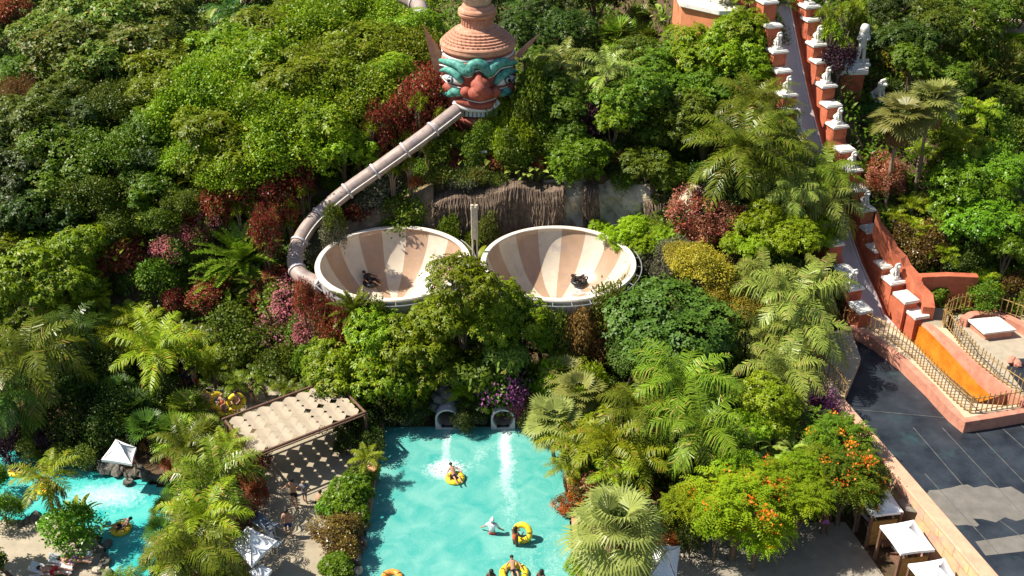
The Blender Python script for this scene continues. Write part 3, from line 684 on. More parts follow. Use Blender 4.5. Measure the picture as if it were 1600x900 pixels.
# cheeks
b = MB()
for px in (700, 795): b.blob(fp(px, 138, -.25), (.6, .5, .45), 14)
b.build('cheek', M['facered'], hd, True)
ftube([(692, 149), (700, 145), (706, 146), (712, 141), (718, 145), (724, 147)], [.12, .22, .25, .28, .24, .1], 'whisker', M['teal'], .1, 10)
ftube([(776, 147), (783, 146), (789, 141), (796, 146), (805, 150)], [.1, .24, .28, .25, .1], 'whisker', M['teal'], .1, 10)
ftube([(724, 153), (734, 157), (750, 160), (764, 157), (775, 152)], .05, 'lip_line', M['white'], .06)
ftube([(716, 158), (724, 158), (732, 162), (750, 166), (766, 163), (774, 158)], [.2, .25, .25, .24, .3, .2], 'upper_lip', M['facered'], .10, 10)
ftube([(712, 158), (720, 165), (732, 169), (750, 171), (763, 169), (772, 162), (777, 157)], [.18, .22, .19, .16, .2, .28, .2], 'lip', M['white'], .16, 10)
b = MB()
for k in range(9):
    px = 724+k*6.1; c = fp(px, 175.5+1.5*math.sin(k*.4), .12); b.box(c, (.23, .2, .42), taper=.9)
b.build('teeth', M['teeth'], hd, bevel=.04)
b = MB(); b.lathe([(2.0, 11.4), (2.2, 11.8), (2.3, 12.0)], 48, (HX, HY, 0)); b.build('mouth_gap', M['eyeblack'], hd)
ftube([(718, 184), (735, 190), (752, 190), (768, 186)], [.2, .34, .34, .2], 'lower_lip', M['facered'], .1, 10)
b = MB().lathe([(2.22, 15.30), (2.36, 15.33), (2.36, 15.42), (2.2, 15.46)], 64, (HX, HY, 0)); b.build('hat_lining', M['white'], hd)
b = MB().lathe([(2.26, 14.98), (2.42, 15.02), (2.40, 15.26), (2.24, 15.30)], 64, (HX, HY, 0)); b.build('hat_lining', M['terra'], hd)

# ---------------------------------------------------------------- pergola
pg = thing('pergola', 'timber pergola with cream scalloped sail fabric beside the walkers', 'pergola', (-13, 43, 0))
N0 = Vector((-13.03, 43.05)); U = Vector((.82, .572)).normalized(); V = Vector((-U.y, U.x)); ZP = 2.6
def PP(a, c, z=ZP): q = N0+U*a+V*c; return (q.x, q.y, z)
LU, LV = 6.4, 3.75
for c in (0, LV): MB().tube([PP(-.15, c, ZP-.04), PP(LU, c, ZP-.04)], .075, 8).build('beam', M['wood'], pg)
for a in (0, LU): MB().tube([PP(a, -.1, ZP-.13), PP(a, LV+.1, ZP-.13)], .07, 8).build('beam', M['wood'], pg)
for a in (0.05, LU-.05):
    for c in (0.02, LV-.02): MB().tube([PP(a, c, 0), PP(a, c, ZP-.1)], .085, 8).build('post', M['wood'], pg)
MB().tube([PP(.3, -.22, ZP-.02), PP(LU-.2, -.22, ZP-.02)], .04, 6).build('guard_rail', M['wood'], pg)
# sail tiles: two rows of elongated pieces with cut corners, scalloped ends and slits between
b = MB(); tw = .76
def tile(a0, c0, a1, c1):
    d = .22; e = .085; am = (a0+a1)/2; pts = []
    L = c1-c0
    edge = [(a0+d, c0)] + [(lerp(a0+d, a1-d, k/6), c0-.10*math.sin(math.pi*k/6)) for k in range(1, 6)] + [(a1-d, c0), (a1, c0+d)]
    def side(a, s, rev):
        o = []
        for q in (.33, .67):
            o += [(a, c0+L*q-.10), (a-s*e, c0+L*q-.03), (a-s*e, c0+L*q+.03), (a, c0+L*q+.10)]
        return o[::-1] if rev else o
    edge += side(a1, 1, False)+[(a1, c1-d), (a1-d, c1)]+[(lerp(a1-d, a0+d, k/6), c1+.10*math.sin(math.pi*k/6)) for k in range(1, 6)]+[(a0+d, c1), (a0, c1-d)]+side(a0, -1, True)+[(a0, c0+d)]
    n = len(edge)
    def zz(a, c): return ZP-.02-.10*math.sin(math.pi*(a-a0)/(a1-a0))*.6-.05*math.sin(math.pi*(c-c0)/L)
    top = [PP(a, c, zz(a, c)) for a, c in edge]; ctr = PP(am, (c0+c1)/2, ZP-.12)
    vs = top+[ctr]+[(x, y, z-.012) for x, y, z in top]+[(ctr[0], ctr[1], ctr[2]-.012)]
    fs = [(i, (i+1) % n, n) for i in range(n)]+[(n+1+(i+1) % n, n+1+i, 2*n+1) for i in range(n)]+[(i, n+1+i, n+1+(i+1) % n, (i+1) % n) for i in range(n)]
    b.add(vs, fs)
for k in range(8): tile(.10+k*tw, .14, .10+(k+1)*tw-.012, 1.87)
for k in range(8): tile(.10+k*tw, 1.89, .10+(k+1)*tw-.012, 3.60)
b.build('sail_fabric', M['sail'], pg)

# ---------------------------------------------------------------- tower slide
DN = Vector((-KX, -1)).normalized(); RN = Vector((-DN.y, DN.x)); RN = RN if RN.x > 0 else -RN
A0 = Vector((24.04, 56.0))
def SP(y, off, z):   # point at run position y (measured on the right wall line), off metres to its right
    q = A0+DN*((56.0-y)/abs(DN.y)); q = q+RN*off; return (q.x, q.y, z)
def zl(y): return interp(y, ZL)
TZ = lambda y: zl(y)-2.0
ts = thing('body_slide', 'steep pale body slide running down between red walls with lions', 'water slide', SP(56, -1.4, 1.2))
b = MB(); yy = list(np.arange(76, 43.8, -.5)); vs = []
cs = [(-2.42, .30), (-2.32, .30), (-2.22, .05), (-1.75, -.02), (-1.28, .05), (-1.18, .30), (-1.08, .30)]
def tz2(y): return TZ(y) if y > 57 else lerp(1.0, TZ(57), sstep(52, 57, y)**.7)
for y in yy:
    for o, h in cs: vs.append(SP(y, o, tz2(y)+h))
k = len(cs); fs = [(i*k+j, i*k+j+1, (i+1)*k+j+1, (i+1)*k+j) for i in range(len(yy)-1) for j in range(k-1)]
b.add(vs, fs); b.build('trough', M['trough'], ts, True)
for side, o0 in (('l', -2.45), ('r', -1.03)):
    b = MB(); vs = []
    for y in yy:
        for o, h in ((o0-.05, .42), (o0+.05, .42), (o0+.05, -1.0), (o0-.05, -1.0)): vs.append(SP(y, o, tz2(y)+h))
    b.add(vs, [(i*4+j, i*4+(j+1) % 4, (i+1)*4+(j+1) % 4, (i+1)*4+j) for i in range(len(yy)-1) for j in range(4)]); b.build('side_wall', M['trough'], ts)

b = MB(); vs = []
for y in yy:
    for o, h in ((-1.0, -.35), (-.40, -.25)): vs.append(SP(y, o, tz2(y)+h))
b.add(vs, [(2*i, 2*i+1, 2*i+3, 2*i+2) for i in range(len(yy)-1)]); b.build('gutter', M['redwall'], ts)
def plane(px, py, off=0):
    p0 = SP(56, off, 0); dx, dy = DN.x, DN.y; d = ray(px, py)
    t_ = (p0[0]*dy-p0[1]*dx)/(d[0]*dy-d[1]*dx); return d[0]*t_, d[1]*t_, CAMH+d[2]*t_
def runy(x, y, off): # run position of a plan point
    q = Vector((x, y))-RN*off-A0; return 56-q.dot(DN)*abs(DN.y)
def skel(verts, edges, rad, sub=2):
    me = bpy.data.meshes.new('tmp'); me.from_pydata(verts, edges, []); o = bpy.data.objects.new('tmp', me); COL.objects.link(o)
    s = o.modifiers.new('s', 'SKIN'); s.use_smooth_shade = True
    for i, r in enumerate(rad): me.skin_vertices[0].data[i].radius = (r, r) if not isinstance(r, tuple) else r
    me.skin_vertices[0].data[0].use_root = True
    m2 = o.modifiers.new('b', 'SUBSURF'); m2.levels = sub; m2.render_levels = sub
    dg = bpy.context.evaluated_depsgraph_get(); ev = o.evaluated_get(dg); m = ev.to_mesh()
    V_ = [tuple(v.co) for v in m.vertices]; F_ = [tuple(p.vertices) for p in m.polygons]; ev.to_mesh_clear()
    bpy.data.objects.remove(o); return V_, F_
# seated lion, about 1.05 m tall, looking along -y
def lionmesh(mane=True):
    b = MB()
    v = [(0, .28, .30), (0, .10, .45), (0, -.08, .62), (0, -.16, .80), (0, -.22, .92),        # 0-4 rump..head
         (.15, .24, .24), (.19, .02, .20), (.17, -.02, .04), (.16, -.16, .04), (-.15, .24, .24), (-.19, .02, .20), (-.17, -.02, .04), (-.16, -.16, .04),
         (.11, -.14, .55), (.12, -.22, .30), (.12, -.24, .06), (.12, -.34, .04), (-.11, -.14, .55), (-.12, -.22, .30), (-.12, -.24, .06), (-.12, -.34, .04),
         (0, .42, .16), (.12, .52, .10), (.22, .50, .22), (0, -.34, .90), (0, -.42, .87)]
    e = [(0, 1), (1, 2), (2, 3), (3, 4), (0, 5), (5, 6), (6, 7), (7, 8), (0, 9), (9, 10), (10, 11), (11, 12), (2, 13), (13, 14), (14, 15), (15, 16), (2, 17), (17, 18), (18, 19), (19, 20), (0, 21), (21, 22), (22, 23), (4, 24), (24, 25)]
    r = [.19, .19, .19, .15, .15, .15, .12, .06, .055, .15, .12, .06, .055, .09, .07, .06, .055, .09, .07, .06, .055, .05, .04, .06, .09, .06]
    V_, F_ = skel(v, e, r, 1); b.add(V_, F_)
    for i in range(14):
        a = 2*math.pi*i/14
        b.blob((.17*math.cos(a), -.17+.03*math.sin(a*3), .93+.17*math.sin(a)), (.07, .09, .07), 6)
    for i in range(9):
        a = math.pi*(i/8); b.blob((.13*math.cos(a), -.04, .80+.16*math.sin(a)), (.075, .08, .08), 6)
    b.blob((.09, -.2, 1.08), .045, 6); b.blob((-.09, -.2, 1.08), .045, 6)
    me = bpy.data.meshes.new('lion_statue'); me.from_pydata(b.v, [], b.f); me.materials.append(M['marble']); me.polygons.foreach_set('use_smooth', [True]*len(b.f)); return me
LION = lionmesh()
LGRP = 'white lions on the slide walls'
def lion(loc, rot, label, s=1.0, group=LGRP):
    o = link('lion_statue', LION, None, loc); o.rotation_euler = (0, 0, rot); o.scale = (s, s, s); tag(o, label, 'statue', group); return o
BSZ = {}
def stepped(label, off, lions, labs, ytop, wd, ybot, gap=.5):
    w = thing('stepped_wall', label, 'wall', SP(56, off, 1.2))
    face = -math.atan2(DN.x, -DN.y)
    ang = math.atan2(DN.y, DN.x)   # box x axis runs downhill
    rows = []
    for px, py in lions:
        x, y, z = plane(px, py, off); rows.append((runy(x, y, off), z-.52))
    # continuous sloping core under the blocks
    b = MB(); vs = []; yy2 = list(np.arange(76, ybot-.01, -.5))
    for y in yy2:
        for o, top in ((-wd/2+.03, 1), (wd/2-.03, 1), (wd/2-.03, 0), (-wd/2+.03, 0)): vs.append(SP(y, off+o, (zl(y)-.95) if top else min(zl(y)-3.6, .8)))
    fs = [(i*4+j, i*4+(j+1) % 4, (i+1)*4+(j+1) % 4, (i+1)*4+j) for i in range(len(yy2)-1) for j in range(4)]
    fs += [(0, 3, 2, 1), tuple(4*(len(yy2)-1)+j for j in range(4))]
    b.add(vs, fs); b.build('wall_core', M['redwall'], w)
    for (yr, zc), lb in zip(rows, labs):
        zc = zl(yr)-.50
        for dy, hz, ln in ((0, 0, .95), (1.0, .95 if yr > 62 else .65, .85)):     # pedestal, then the taller slab block uphill of it
            y = yr+dy; top = (zl(yr)-.50)+ (max(.35, (zl(yr+1)-zl(yr))*.95) if dy else 0)
            h = 2.6; c = SP(y, off, top-.16-h/2)
            MB().box(c, (ln, wd, h), rot=ang).build('wall_block', M['redwall'], w)
            MB().box(SP(y, off, top-.10), (ln+.16, wd+.22, .13), rot=ang).box(SP(y, off, top-.02), (ln+.04, wd+.10, .10), rot=ang).build('cap_stone', M['cap'], w, bevel=.015)
            if not dy: MB().box(SP(y, off, top+.10), (.62, .5, .16), rot=ang).build('plinth', M['cap'], w, bevel=.015)
        if lb: lion(SP(yr, off, zl(yr)-.50+.17), math.atan2(DN.x, -DN.y), lb, .86 if off > -1 else .86)
    for y, in ():
        pass
    return w
RL = [(1266, -2), (1278, 57), (1292, 120), (1310, 183), (1332, 250), (1352, 312), (1375, 373), (1400, 423)]
stepped('red stepped wall with white caps right of the pale slide', 0, RL,
        [None, 'white lion highest on the right slide wall beside dracaena rosettes', 'white lion on right slide wall beside the purple shrub', 'third lion down the right slide wall left of the lawn',
         'white lion on right slide wall just above the salmon shrub', 'shaded lion on right slide wall half behind palm fronds', 'upper of the two shaded lions near the foot of the right slide wall',
         'lowest lion on the right slide wall above the bridge railing'], 76, .92, 55.6)
LLp = [(1200, -8), (1217, 55), (1233, 115), (1248, 183), (1275, 255), (1306, 345), (1333, 433)]
stepped('red stepped wall left of the pale slide half hidden by palms', -2.95, LLp,
        [None, 'upright lion highest on the left slide wall', 'second lion down the left slide wall behind palm leaflets', 'third lion down the left slide wall above drooping palms', None, None,
         'lowest lion on the left slide wall beside palm crowns'], 76, .92, 55.4)
for px, py in ((1414, 468), (1432, 494)):
    pass
q = plane(1411, 463, .1); 
for i, (px, py, zt) in enumerate(((1416, 462, 4.0), (1432, 486, 3.4))):
    p = at(px, py, zt); MB_ = MB().box((p.x, p.y, zt-.1), (1.3, 1.0, .2), rot=math.atan2(DN.y, DN.x))
    w_ = MB().box((p.x, p.y, zt-1.2), (1.15, .88, 2.0), rot=math.atan2(DN.y, DN.x)).build('slab_base', M['redwall'])
    so = MB_.build('cap_stone', M['cap'], w_, bevel=.02)
    tag(w_, ['white slab block directly below the lowest right lion', 'low white slab at the foot of the right slide wall by the path'][i], 'block')
for i, (px, py, zt) in enumerate(((1345, 478, 3.8), (1318, 420, 5.0))):
    p = at(px, py, zt); MB_ = MB().box((p.x, p.y, zt-.1), (1.3, .95, .2), rot=math.atan2(DN.y, DN.x))
    w_ = MB().box((p.x, p.y, zt-1.2), (1.15, .82, 2.0), rot=math.atan2(DN.y, DN.x)).build('slab_base', M['redwall'])
    so = MB_.build('cap_stone', M['cap'], w_, bevel=.02)
    tag(w_, ['white slab below the lowest left lion beside the slide foot', 'white slab above the lowest left lion under palm crowns'][i], 'block')
# upright lion/elephant statue pieces beyond the wall
def stele(loc, label, s=1.0):
    t = thing('standing_statue', label, 'statue', loc)
    v = [(0, 0, .95), (0, 0, 1.25), (0, 0, 1.5), (0, -.04, 1.72), (.10, 0, .85), (.15, .02, .5), (.17, 0, .1), (.17, -.14, .05), (-.10, 0, .85), (-.13, -.06, .5), (-.15, 0, .1), (-.15, -.14, .05),
         (.2, 0, 1.45), (.3, -.05, 1.2), (.12, -.2, 1.28), (-.2, 0, 1.45), (-.3, -.05, 1.2), (-.12, -.2, 1.3)]
    e = [(0, 1), (1, 2), (2, 3), (0, 4), (4, 5), (5, 6), (6, 7), (0, 8), (8, 9), (9, 10), (10, 11), (2, 12), (12, 13), (13, 14), (2, 15), (15, 16), (16, 17)]
    r = [.18, .17, .2, .17, .13, .11, .09, .07, .13, .11, .09, .07, .1, .08, .07, .1, .08, .07]
    V_, F_ = skel([(a*s, b_*s, c*s) for a, b_, c in v], e, [q*s for q in r], 1)
    MB().add(V_, F_).build('figure', M['marble'], t, True, world=False)
    MB().lathe([(.22*s, 1.6*s), (.24*s, 1.75*s), (.17*s, 1.95*s), (.02, 2.0*s)], 12).build('headdress', M['marble'], t, True, world=False)
    MB().box((0, 0, .0), (.9*s, .8*s, .16)).build('plinth', M['cap'], t, world=False, bevel=.02)
# red podium with a standing statue, lawn terraces and a seated lion
p = at(1332, 108, 13.2); PD = p
b = MB().prism([tuple(at(px, py, 13.2))[:2] for px, py in ((1300, 112), (1352, 112), (1352, 96), (1308, 94))], 9.0, 13.1)
pdm = tag(b.build('podium', M['redwall']), 'plain red podium under the standing white statue', 'podium')
b = MB().prism([tuple(at(px, py, 13.3))[:2] for px, py in ((1297, 114), (1357, 113), (1358, 94), (1304, 92))], 13.103, 13.42)
b.build('cap_stone', M['cap'], pdm, bevel=.05)
stele(tuple(at(1343, 98, 13.45)), 'white figure standing on the red podium with arms folded', 1.35)
b = MB().box(tuple(at(1372, 170, 10.6)), (4.4, 2.2, 1.0), rot=-.1); tag(b.build('lawn_terrace', M['grass'], bevel=.2), 'clipped grass terrace under the big seated lion', 'lawn')
b = MB().box(tuple(at(1352, 206, 9.4)), (4.0, 1.6, 1.0), rot=-.1); tag(b.build('lawn_terrace', M['grass'], bevel=.2), 'lower clipped grass terrace above the red ramp wall', 'lawn')
p = at(1371, 158, 11.1); lion((p.x, p.y, 11.1), .5, 'large grey-white lion sitting alone on the clipped grass terrace', 1.45, None)
def wallstrip(label, pts, th, zb, m, name='wall', cat='wall', cap=None):
    """pts: (x, y, ztop)"""
    vs = []; n = len(pts)
    for i, p in enumerate(pts):
        a = Vector(pts[max(i-1, 0)][:2]); c = Vector(pts[min(i+1, n-1)][:2]); d = (c-a).normalized(); nn = Vector((-d.y, d.x))*th/2
        z0 = zb if not callable(zb) else zb(p)
        vs += [(p[0]+nn.x, p[1]+nn.y, p[2]), (p[0]-nn.x, p[1]-nn.y, p[2]), (p[0]-nn.x, p[1]-nn.y, z0), (p[0]+nn.x, p[1]+nn.y, z0)]
    fs = [(i*4+j, i*4+(j+1) % 4, (i+1)*4+(j+1) % 4, (i+1)*4+j) for i in range(n-1) for j in range(4)]+[(0, 3, 2, 1), tuple(4*(n-1)+j for j in range(4))]
    o = MB().add(vs, fs).build(name, m, bevel=.03); 
    if label: tag(o, label, cat)
    return o
wallstrip('red ramp wall sloping up behind the two tall fan palms', [tuple(at(1338, 262, 7.6)), tuple(at(1385, 238, 8.4)), tuple(at(1438, 214, 9.3))], .5, 5, M['redwall'], 'ramp_wall')
wallstrip('upper red ramp wall under the lawn terraces', [tuple(at(1345, 228, 8.6)), tuple(at(1400, 212, 9.3)), tuple(at(1425, 205, 9.5))], .4, 6, M['redwall'], 'ramp_wall')
# wavy dark red parapet right of the slide
pw = [(1370, 330), (1376, 350), (1392, 372), (1398, 388), (1412, 402), (1418, 416), (1432, 432), (1436, 446), (1450, 460), (1452, 480)]
wallstrip('winding rounded red wall between the right lions and the shrubs', [(*tuple(at(px, py, zz))[:2], zz) for (px, py), zz in zip(pw, (8.0, 7.2, 6.4, 5.9, 5.5, 5.1, 4.8, 4.5, 4.2, 3.9))], .7, (lambda p: p[2]-1.5), M['redwall'], 'winding_wall')
wallstrip('low red retaining wall behind the green shrub and ring railing', [tuple(at(1438, 430, 4.9)), tuple(at(1480, 428, 4.9)), tuple(at(1528, 430, 4.9))], .5, 1.5, M['redwall'], 'retaining_wall')
# orange building corner at the top
b = MB(); P3 = [aty(1066, 4, 74), aty(1122, 22, 72), aty(1185, 20, 72)]
b.prism([(P3[0].x, P3[0].y), (P3[1].x, P3[1].y), (P3[2].x+.6, P3[2].y), (P3[2].x+.6, 78), (P3[0].x, 78)], 9, 16.6)
t = thing('red_building', 'orange-red building corner with white cornice at the top edge', 'building', (P3[1].x, P3[1].y, 9))
b.build('wall', pm('orange_render', (.58, .21, .10), .85, .15, 1.5, .2, 12, stain=((.42, .13, .06), 1.6, .6)), t)
b = MB().prism([(P3[0].x-.2, P3[0].y-.2), (P3[1].x, P3[1].y-.3), (P3[2].x+.8, P3[2].y-.3), (P3[2].x+.8, 78.2), (P3[0].x-.2, 78.2)], 16.602, 16.95)
b.build('cornice', M['cap'], t, bevel=.05)
t = thing('stepped_plinth', 'white stepped plinth at the top of the left slide wall', 'plinth', tuple(at(1200, 8, 16)))
p = at(1200, 10, 16.5); MB().box((p.x, p.y, 16.3), (1.8, 1.2, .4)).box((p.x, p.y+.1, 16.7), (1.3, .9, .4)).build('base', M['cap'], t, bevel=.03)
MB().box((p.x, p.y, 14.2), (1.5, 1.0, 3.6)).build('pier', M['redwall'], t)

# ---------------------------------------------------------------- splash channel, walkway, drained pool
ZD = 2.0
deckpoly = [tuple(at(px, py, ZD))[:2] for px, py in ((1338, 525), (1365, 530), (1412, 562), (1456, 604), (1490, 642), (1508, 664), (1602, 646), (1720, 622), (1900, 640), (1900, 1040), (1680, 1040))]
deckpoly += [(18.25, 47.4), (18.3, 48.2)]
slab('drained_pool_floor', deckpoly, 1.0, ZD, M['liner'])
dust = [(1402, 783), (1412, 778), (1430, 777), (1448, 772), (1452, 766), (1470, 765), (1478, 763), (1486, 762), (1500, 758), (1512, 757), (1522, 762), (1540, 758), (1560, 763), (1580, 760), (1600, 772), (1640, 778), (1640, 806), (1600, 803), (1588, 806), (1570, 800), (1556, 808), (1535, 803), (1520, 802), (1530, 812), (1526, 815), (1510, 812), (1495, 813), (1480, 808), (1462, 800), (1440, 794), (1415, 790)]
slab('dust_patch', [tuple(at(px, py+ (0 if py < 790 else 8), ZD+.004))[:2] for px, py in dust], ZD-.02, ZD+.004, M['dust'])
slab('dust_patch', [tuple(at(px, py, ZD+.004))[:2] for px, py in ((1524, 846), (1700, 820), (1700, 850), (1540, 868))], ZD-.02, ZD+.004, M['dust'])
b = MB()
for a, c in (((1372, 540), (1406, 578)), ((1406, 578), (1470, 640)), ((1427, 668), (1506, 760)), ((1472, 668), (1600, 806)), ((1510, 660), (1660, 815)), ((1545, 650), (1700, 790)), ((1575, 646), (1750, 800)), ((1445, 740), (1560, 865)), ((1340, 640), (1500, 655)), ((1500, 655), (1700, 620)), ((1560, 812), (1640, 870))):
    p0 = at(*a, ZD+.01); p1 = at(*c, ZD+.01); d = (p1-p0); b.box((p0+p1)/2, (d.length, .035, .012), rot=math.atan2(d.y, d.x))
tag(b.build('liner_seams', M['seam']), 'raised grey welding seams running across the black pool liner', 'seams', kind='stuff')
# sandstone-faced wall between the right patio and the drained pool
W0 = Vector((17.98, 47.75)); W1 = Vector((22.0, 31.9)); wd_ = (W1-W0).normalized(); wn = Vector((-wd_.y, wd_.x)); wn = wn if wn.x > 0 else -wn
t = thing('patio_wall', 'long sandstone block wall with pink top between patio and drained pool', 'wall', (W0.x, W0.y, 0))
def WQ(s, o): q = W0+wd_*s+wn*o; return (q.x, q.y)
L_ = (W1-W0).length
b = MB().prism([WQ(0, -.68), WQ(L_, -.68), WQ(L_, .0), WQ(0, .0)], -.2, 2.45); b.build('block_facing', M['blocks'], t)
b = MB().prism([WQ(-.05, -.74), WQ(L_, -.74), WQ(L_, .03), WQ(-.05, .03)], 2.452, 2.62); b.build('coping', pm('wall_top', (.60, .34, .22), .8, .15, 1.5, .3, 14, stain=((.45, .24, .15), 1.4, .58)), t, bevel=.05)
# curb, walkway
c1 = [(1318, 512), (1334, 512), (1352, 518), (1372, 530), (1392, 545), (1414, 562), (1436, 583), (1456, 602), (1474, 622), (1492, 641), (1508, 656)]
c2 = [(1508, 656), (1550, 649), (1602, 640), (1680, 626)]
kc = [(*tuple(at(px, py, 2.72))[:2], 2.72) for px, py in c1+c2[1:]]
wallstrip('pink curving kerb along the edge of the drained pool under the railing', kc, .42, 1.2, M['pinkwall'], 'pool_kerb', 'kerb')
c1w = [tuple(at(px, py, 2.66)) for px, py in c1+c2[1:]]
chl = [(1372, 496), (1395, 508), (1420, 530), (1446, 556), (1470, 582), (1495, 608), (1518, 630), (1575, 634), (1680, 618)]
slab('walkway', [tuple(p)[:2] for p in c1w]+[tuple(at(px, py, 2.66))[:2] for px, py in chl[::-1]], 1.0, 2.665, M['tan'])
# channel walls
inner = [(1428, 492), (1434, 500), (1450, 510), (1464, 520), (1482, 534), (1500, 549), (1518, 563), (1535, 578), (1552, 590), (1567, 602), (1576, 612)]
top = [at(px, py, 3.02) for px, py in inner]
b = MB(); b2 = MB(); vs = []; vs2 = []
for i, p in enumerate(top):
    f_ = i/(len(top)-1); nrm = -RN; q1 = Vector((p.x, p.y))+Vector((nrm.x, nrm.y))*.10; q2 = Vector((p.x, p.y))+Vector((nrm.x, nrm.y))*.18; zm = lerp(2.98, 2.0, sstep(0, .9, f_))
    vs += [(p.x, p.y, 3.0), (q1.x, q1.y, zm)]; vs2 += [(q1.x, q1.y, zm), (q2.x, q2.y, .5)]
n = len(top); fs = [(2*i, 2*i+1, 2*i+3, 2*i+2) for i in range(n-1)]
t = thing('splash_channel_wall', 'wet orange channel wall under a pink band at the slide run-out', 'wall', (top[0].x, top[0].y, .5))
b.add(vs, fs); b.build('pink_band', M['pinkwall'], t); b2.add(vs2, fs); b2.build('wet_band', M['orangewall'], t)
e0 = at(1576, 612, 3.0); e1 = at(1519, 631, 2.66)
b = MB().add([(e0.x, e0.y, 2.9), (e1.x, e1.y, 2.62), (e1.x, e1.y, .5), (e0.x, e0.y, .5)], [(0, 1, 2, 3)]); b.build('end_wall', M['pinkwall'], t)
outer = [(1436, 486), (1452, 492), (1474, 512), (1500, 540), (1534, 571), (1563, 594), (1586, 610), (1604, 626)]
slab('channel_path', [tuple(p)[:2] for p in top]+[tuple(at(1600, 630, 3.0))[:2]]+[tuple(at(px, py, 3.0))[:2] for px, py in outer[::-1]], 1.0, 3.02, M['pinkwall'])
slab('upper_path_tiles', [tuple(at(px, py, 3.026))[:2] for px, py in ((1440, 500), (1455, 505), (1500, 542), (1536, 573), (1578, 606), (1590, 612), (1560, 590), (1530, 561), (1500, 535), (1474, 508), (1462, 492), (1440, 488))], 2.9, 3.026, M['tan'])
slab('path', [tuple(at(px, py, 3.03))[:2] for px, py in ((1405, 480), (1440, 478), (1480, 482), (1482, 500), (1470, 512), (1430, 498))], 1.0, 3.03, M['concrete'])
slab('ring_floor', [tuple(at(px, py, 2.5))[:2] for px, py in ((1484, 478), (1520, 466), (1620, 470), (1700, 500), (1700, 620), (1608, 634), (1585, 610), (1540, 565), (1490, 522))], .8, 2.5, M['sand'])
slab('ring_basin', [tuple(at(px, py, 2.506))[:2] for px, py in ((1572, 575), (1590, 560), (1700, 560), (1700, 640), (1612, 628))], 2.4, 2.506, M['liner'])
wallstrip('pink curved wall around the white slab inside the ring railing', [(*tuple(at(px, py, 3.05))[:2], 3.05) for px, py in ((1506, 497), (1518, 490), (1535, 487), (1555, 488), (1575, 494), (1600, 506), (1640, 530))], .5, 2, M['pinkwall'], 'ring_wall')
b = MB().prism([tuple(at(px, py, 3.0))[:2] for px, py in ((1512, 500), (1560, 495), (1588, 516), (1538, 522))], 2.93, 3.05)
t = thing('stone_table', 'low white marble slab in the sandy ring enclosure', 'slab', tuple(at(1550, 512, 2.5)))
b.build('top', M['cap'], t, bevel=.02); MB().prism([tuple(at(px, py, 3.0))[:2] for px, py in ((1518, 502), (1558, 498), (1582, 516), (1542, 520))], 2.5, 2.928).build('base', M['pinkwall'], t)
rocks('boulder', 'pink boulder at the lip of the black basin inside the ring railing', [tuple(at(1580, 562, 2.7)), tuple(at(1590, 568, 2.6))], .42, M['pinkwall'], 12, 'boulder')
rocks('boulder', 'mossy boulder at the head of the drained pool by the railing', [tuple(at(1338, 562, 2.3))], .45, M['rock'], 13, 'boulder')

def railing(label, pts, z, h=.95, step=.30, name='railing', up=.18, group=None):
    """rustic rail: one post every step, two rails"""
    P = [Vector((*tuple(at(px, py, z))[:2], z)) for px, py in pts]
    t = thing(name, label, 'railing', tuple(P[0]), group=group); L = [0]
    for a, c in zip(P, P[1:]): L.append(L[-1]+(c-a).length)
    n = int(L[-1]/step); r = random.Random(len(pts)*31+n)
    def pos(s):
        for i in range(len(P)-1):
            if s <= L[i+1]+1e-6: return P[i].lerp(P[i+1], (s-L[i])/(L[i+1]-L[i]))
        return P[-1]
    for k in range(n+1):
        p = pos(min(L[-1], k*L[-1]/n)); q = p+Vector((r.uniform(-.04, .04), r.uniform(-.04, .04), h+up*r.uniform(.7, 1.2)))
        MB().tube([p, q], [.034, .028], 5).build('post', M['fence'], t)
    S = [pos(L[-1]*k/40) for k in range(41)]
    for zz in (h-.05, ): MB().tube([s+Vector((0, 0, zz+r.uniform(-.01, .01))) for s in S], .03, 5).build('rail', M['fence'], t)
    MB().tube([s+Vector((0, 0, .12)) for s in S], .025, 5).build('rail', M['fence'], t)
railing('rustic brown railing curving along the pink kerb above the drained pool', [(1316, 505), (1334, 504), (1353, 512), (1372, 522), (1389, 531), (1424, 558), (1455, 591), (1484, 620), (1506, 640), (1514, 644)], 2.7)
railing('straight brown railing across the end of the splash channel', [(1516, 645), (1550, 640), (1602, 632), (1660, 622)], 2.7)
railing('brown railing between the channel path and the ring enclosure', [(1476, 506), (1486, 520), (1500, 541), (1516, 557), (1533, 573), (1548, 585), (1562, 595), (1584, 609), (1606, 626)], 3.02)
railing('brown railing bending round the far side of the ring enclosure', [(1474, 512), (1472, 502), (1478, 492), (1490, 486), (1510, 482), (1536, 482), (1562, 487), (1590, 497), (1640, 520)], 3.02)
railing('short brown railing by the palms at the head of the sandstone wall', [(1282, 580), (1296, 592), (1310, 606), (1320, 622)], 2.5)
railing('upper short railing behind the flowering bougainvillea', [(1268, 560), (1276, 572), (1283, 580)], 2.5)

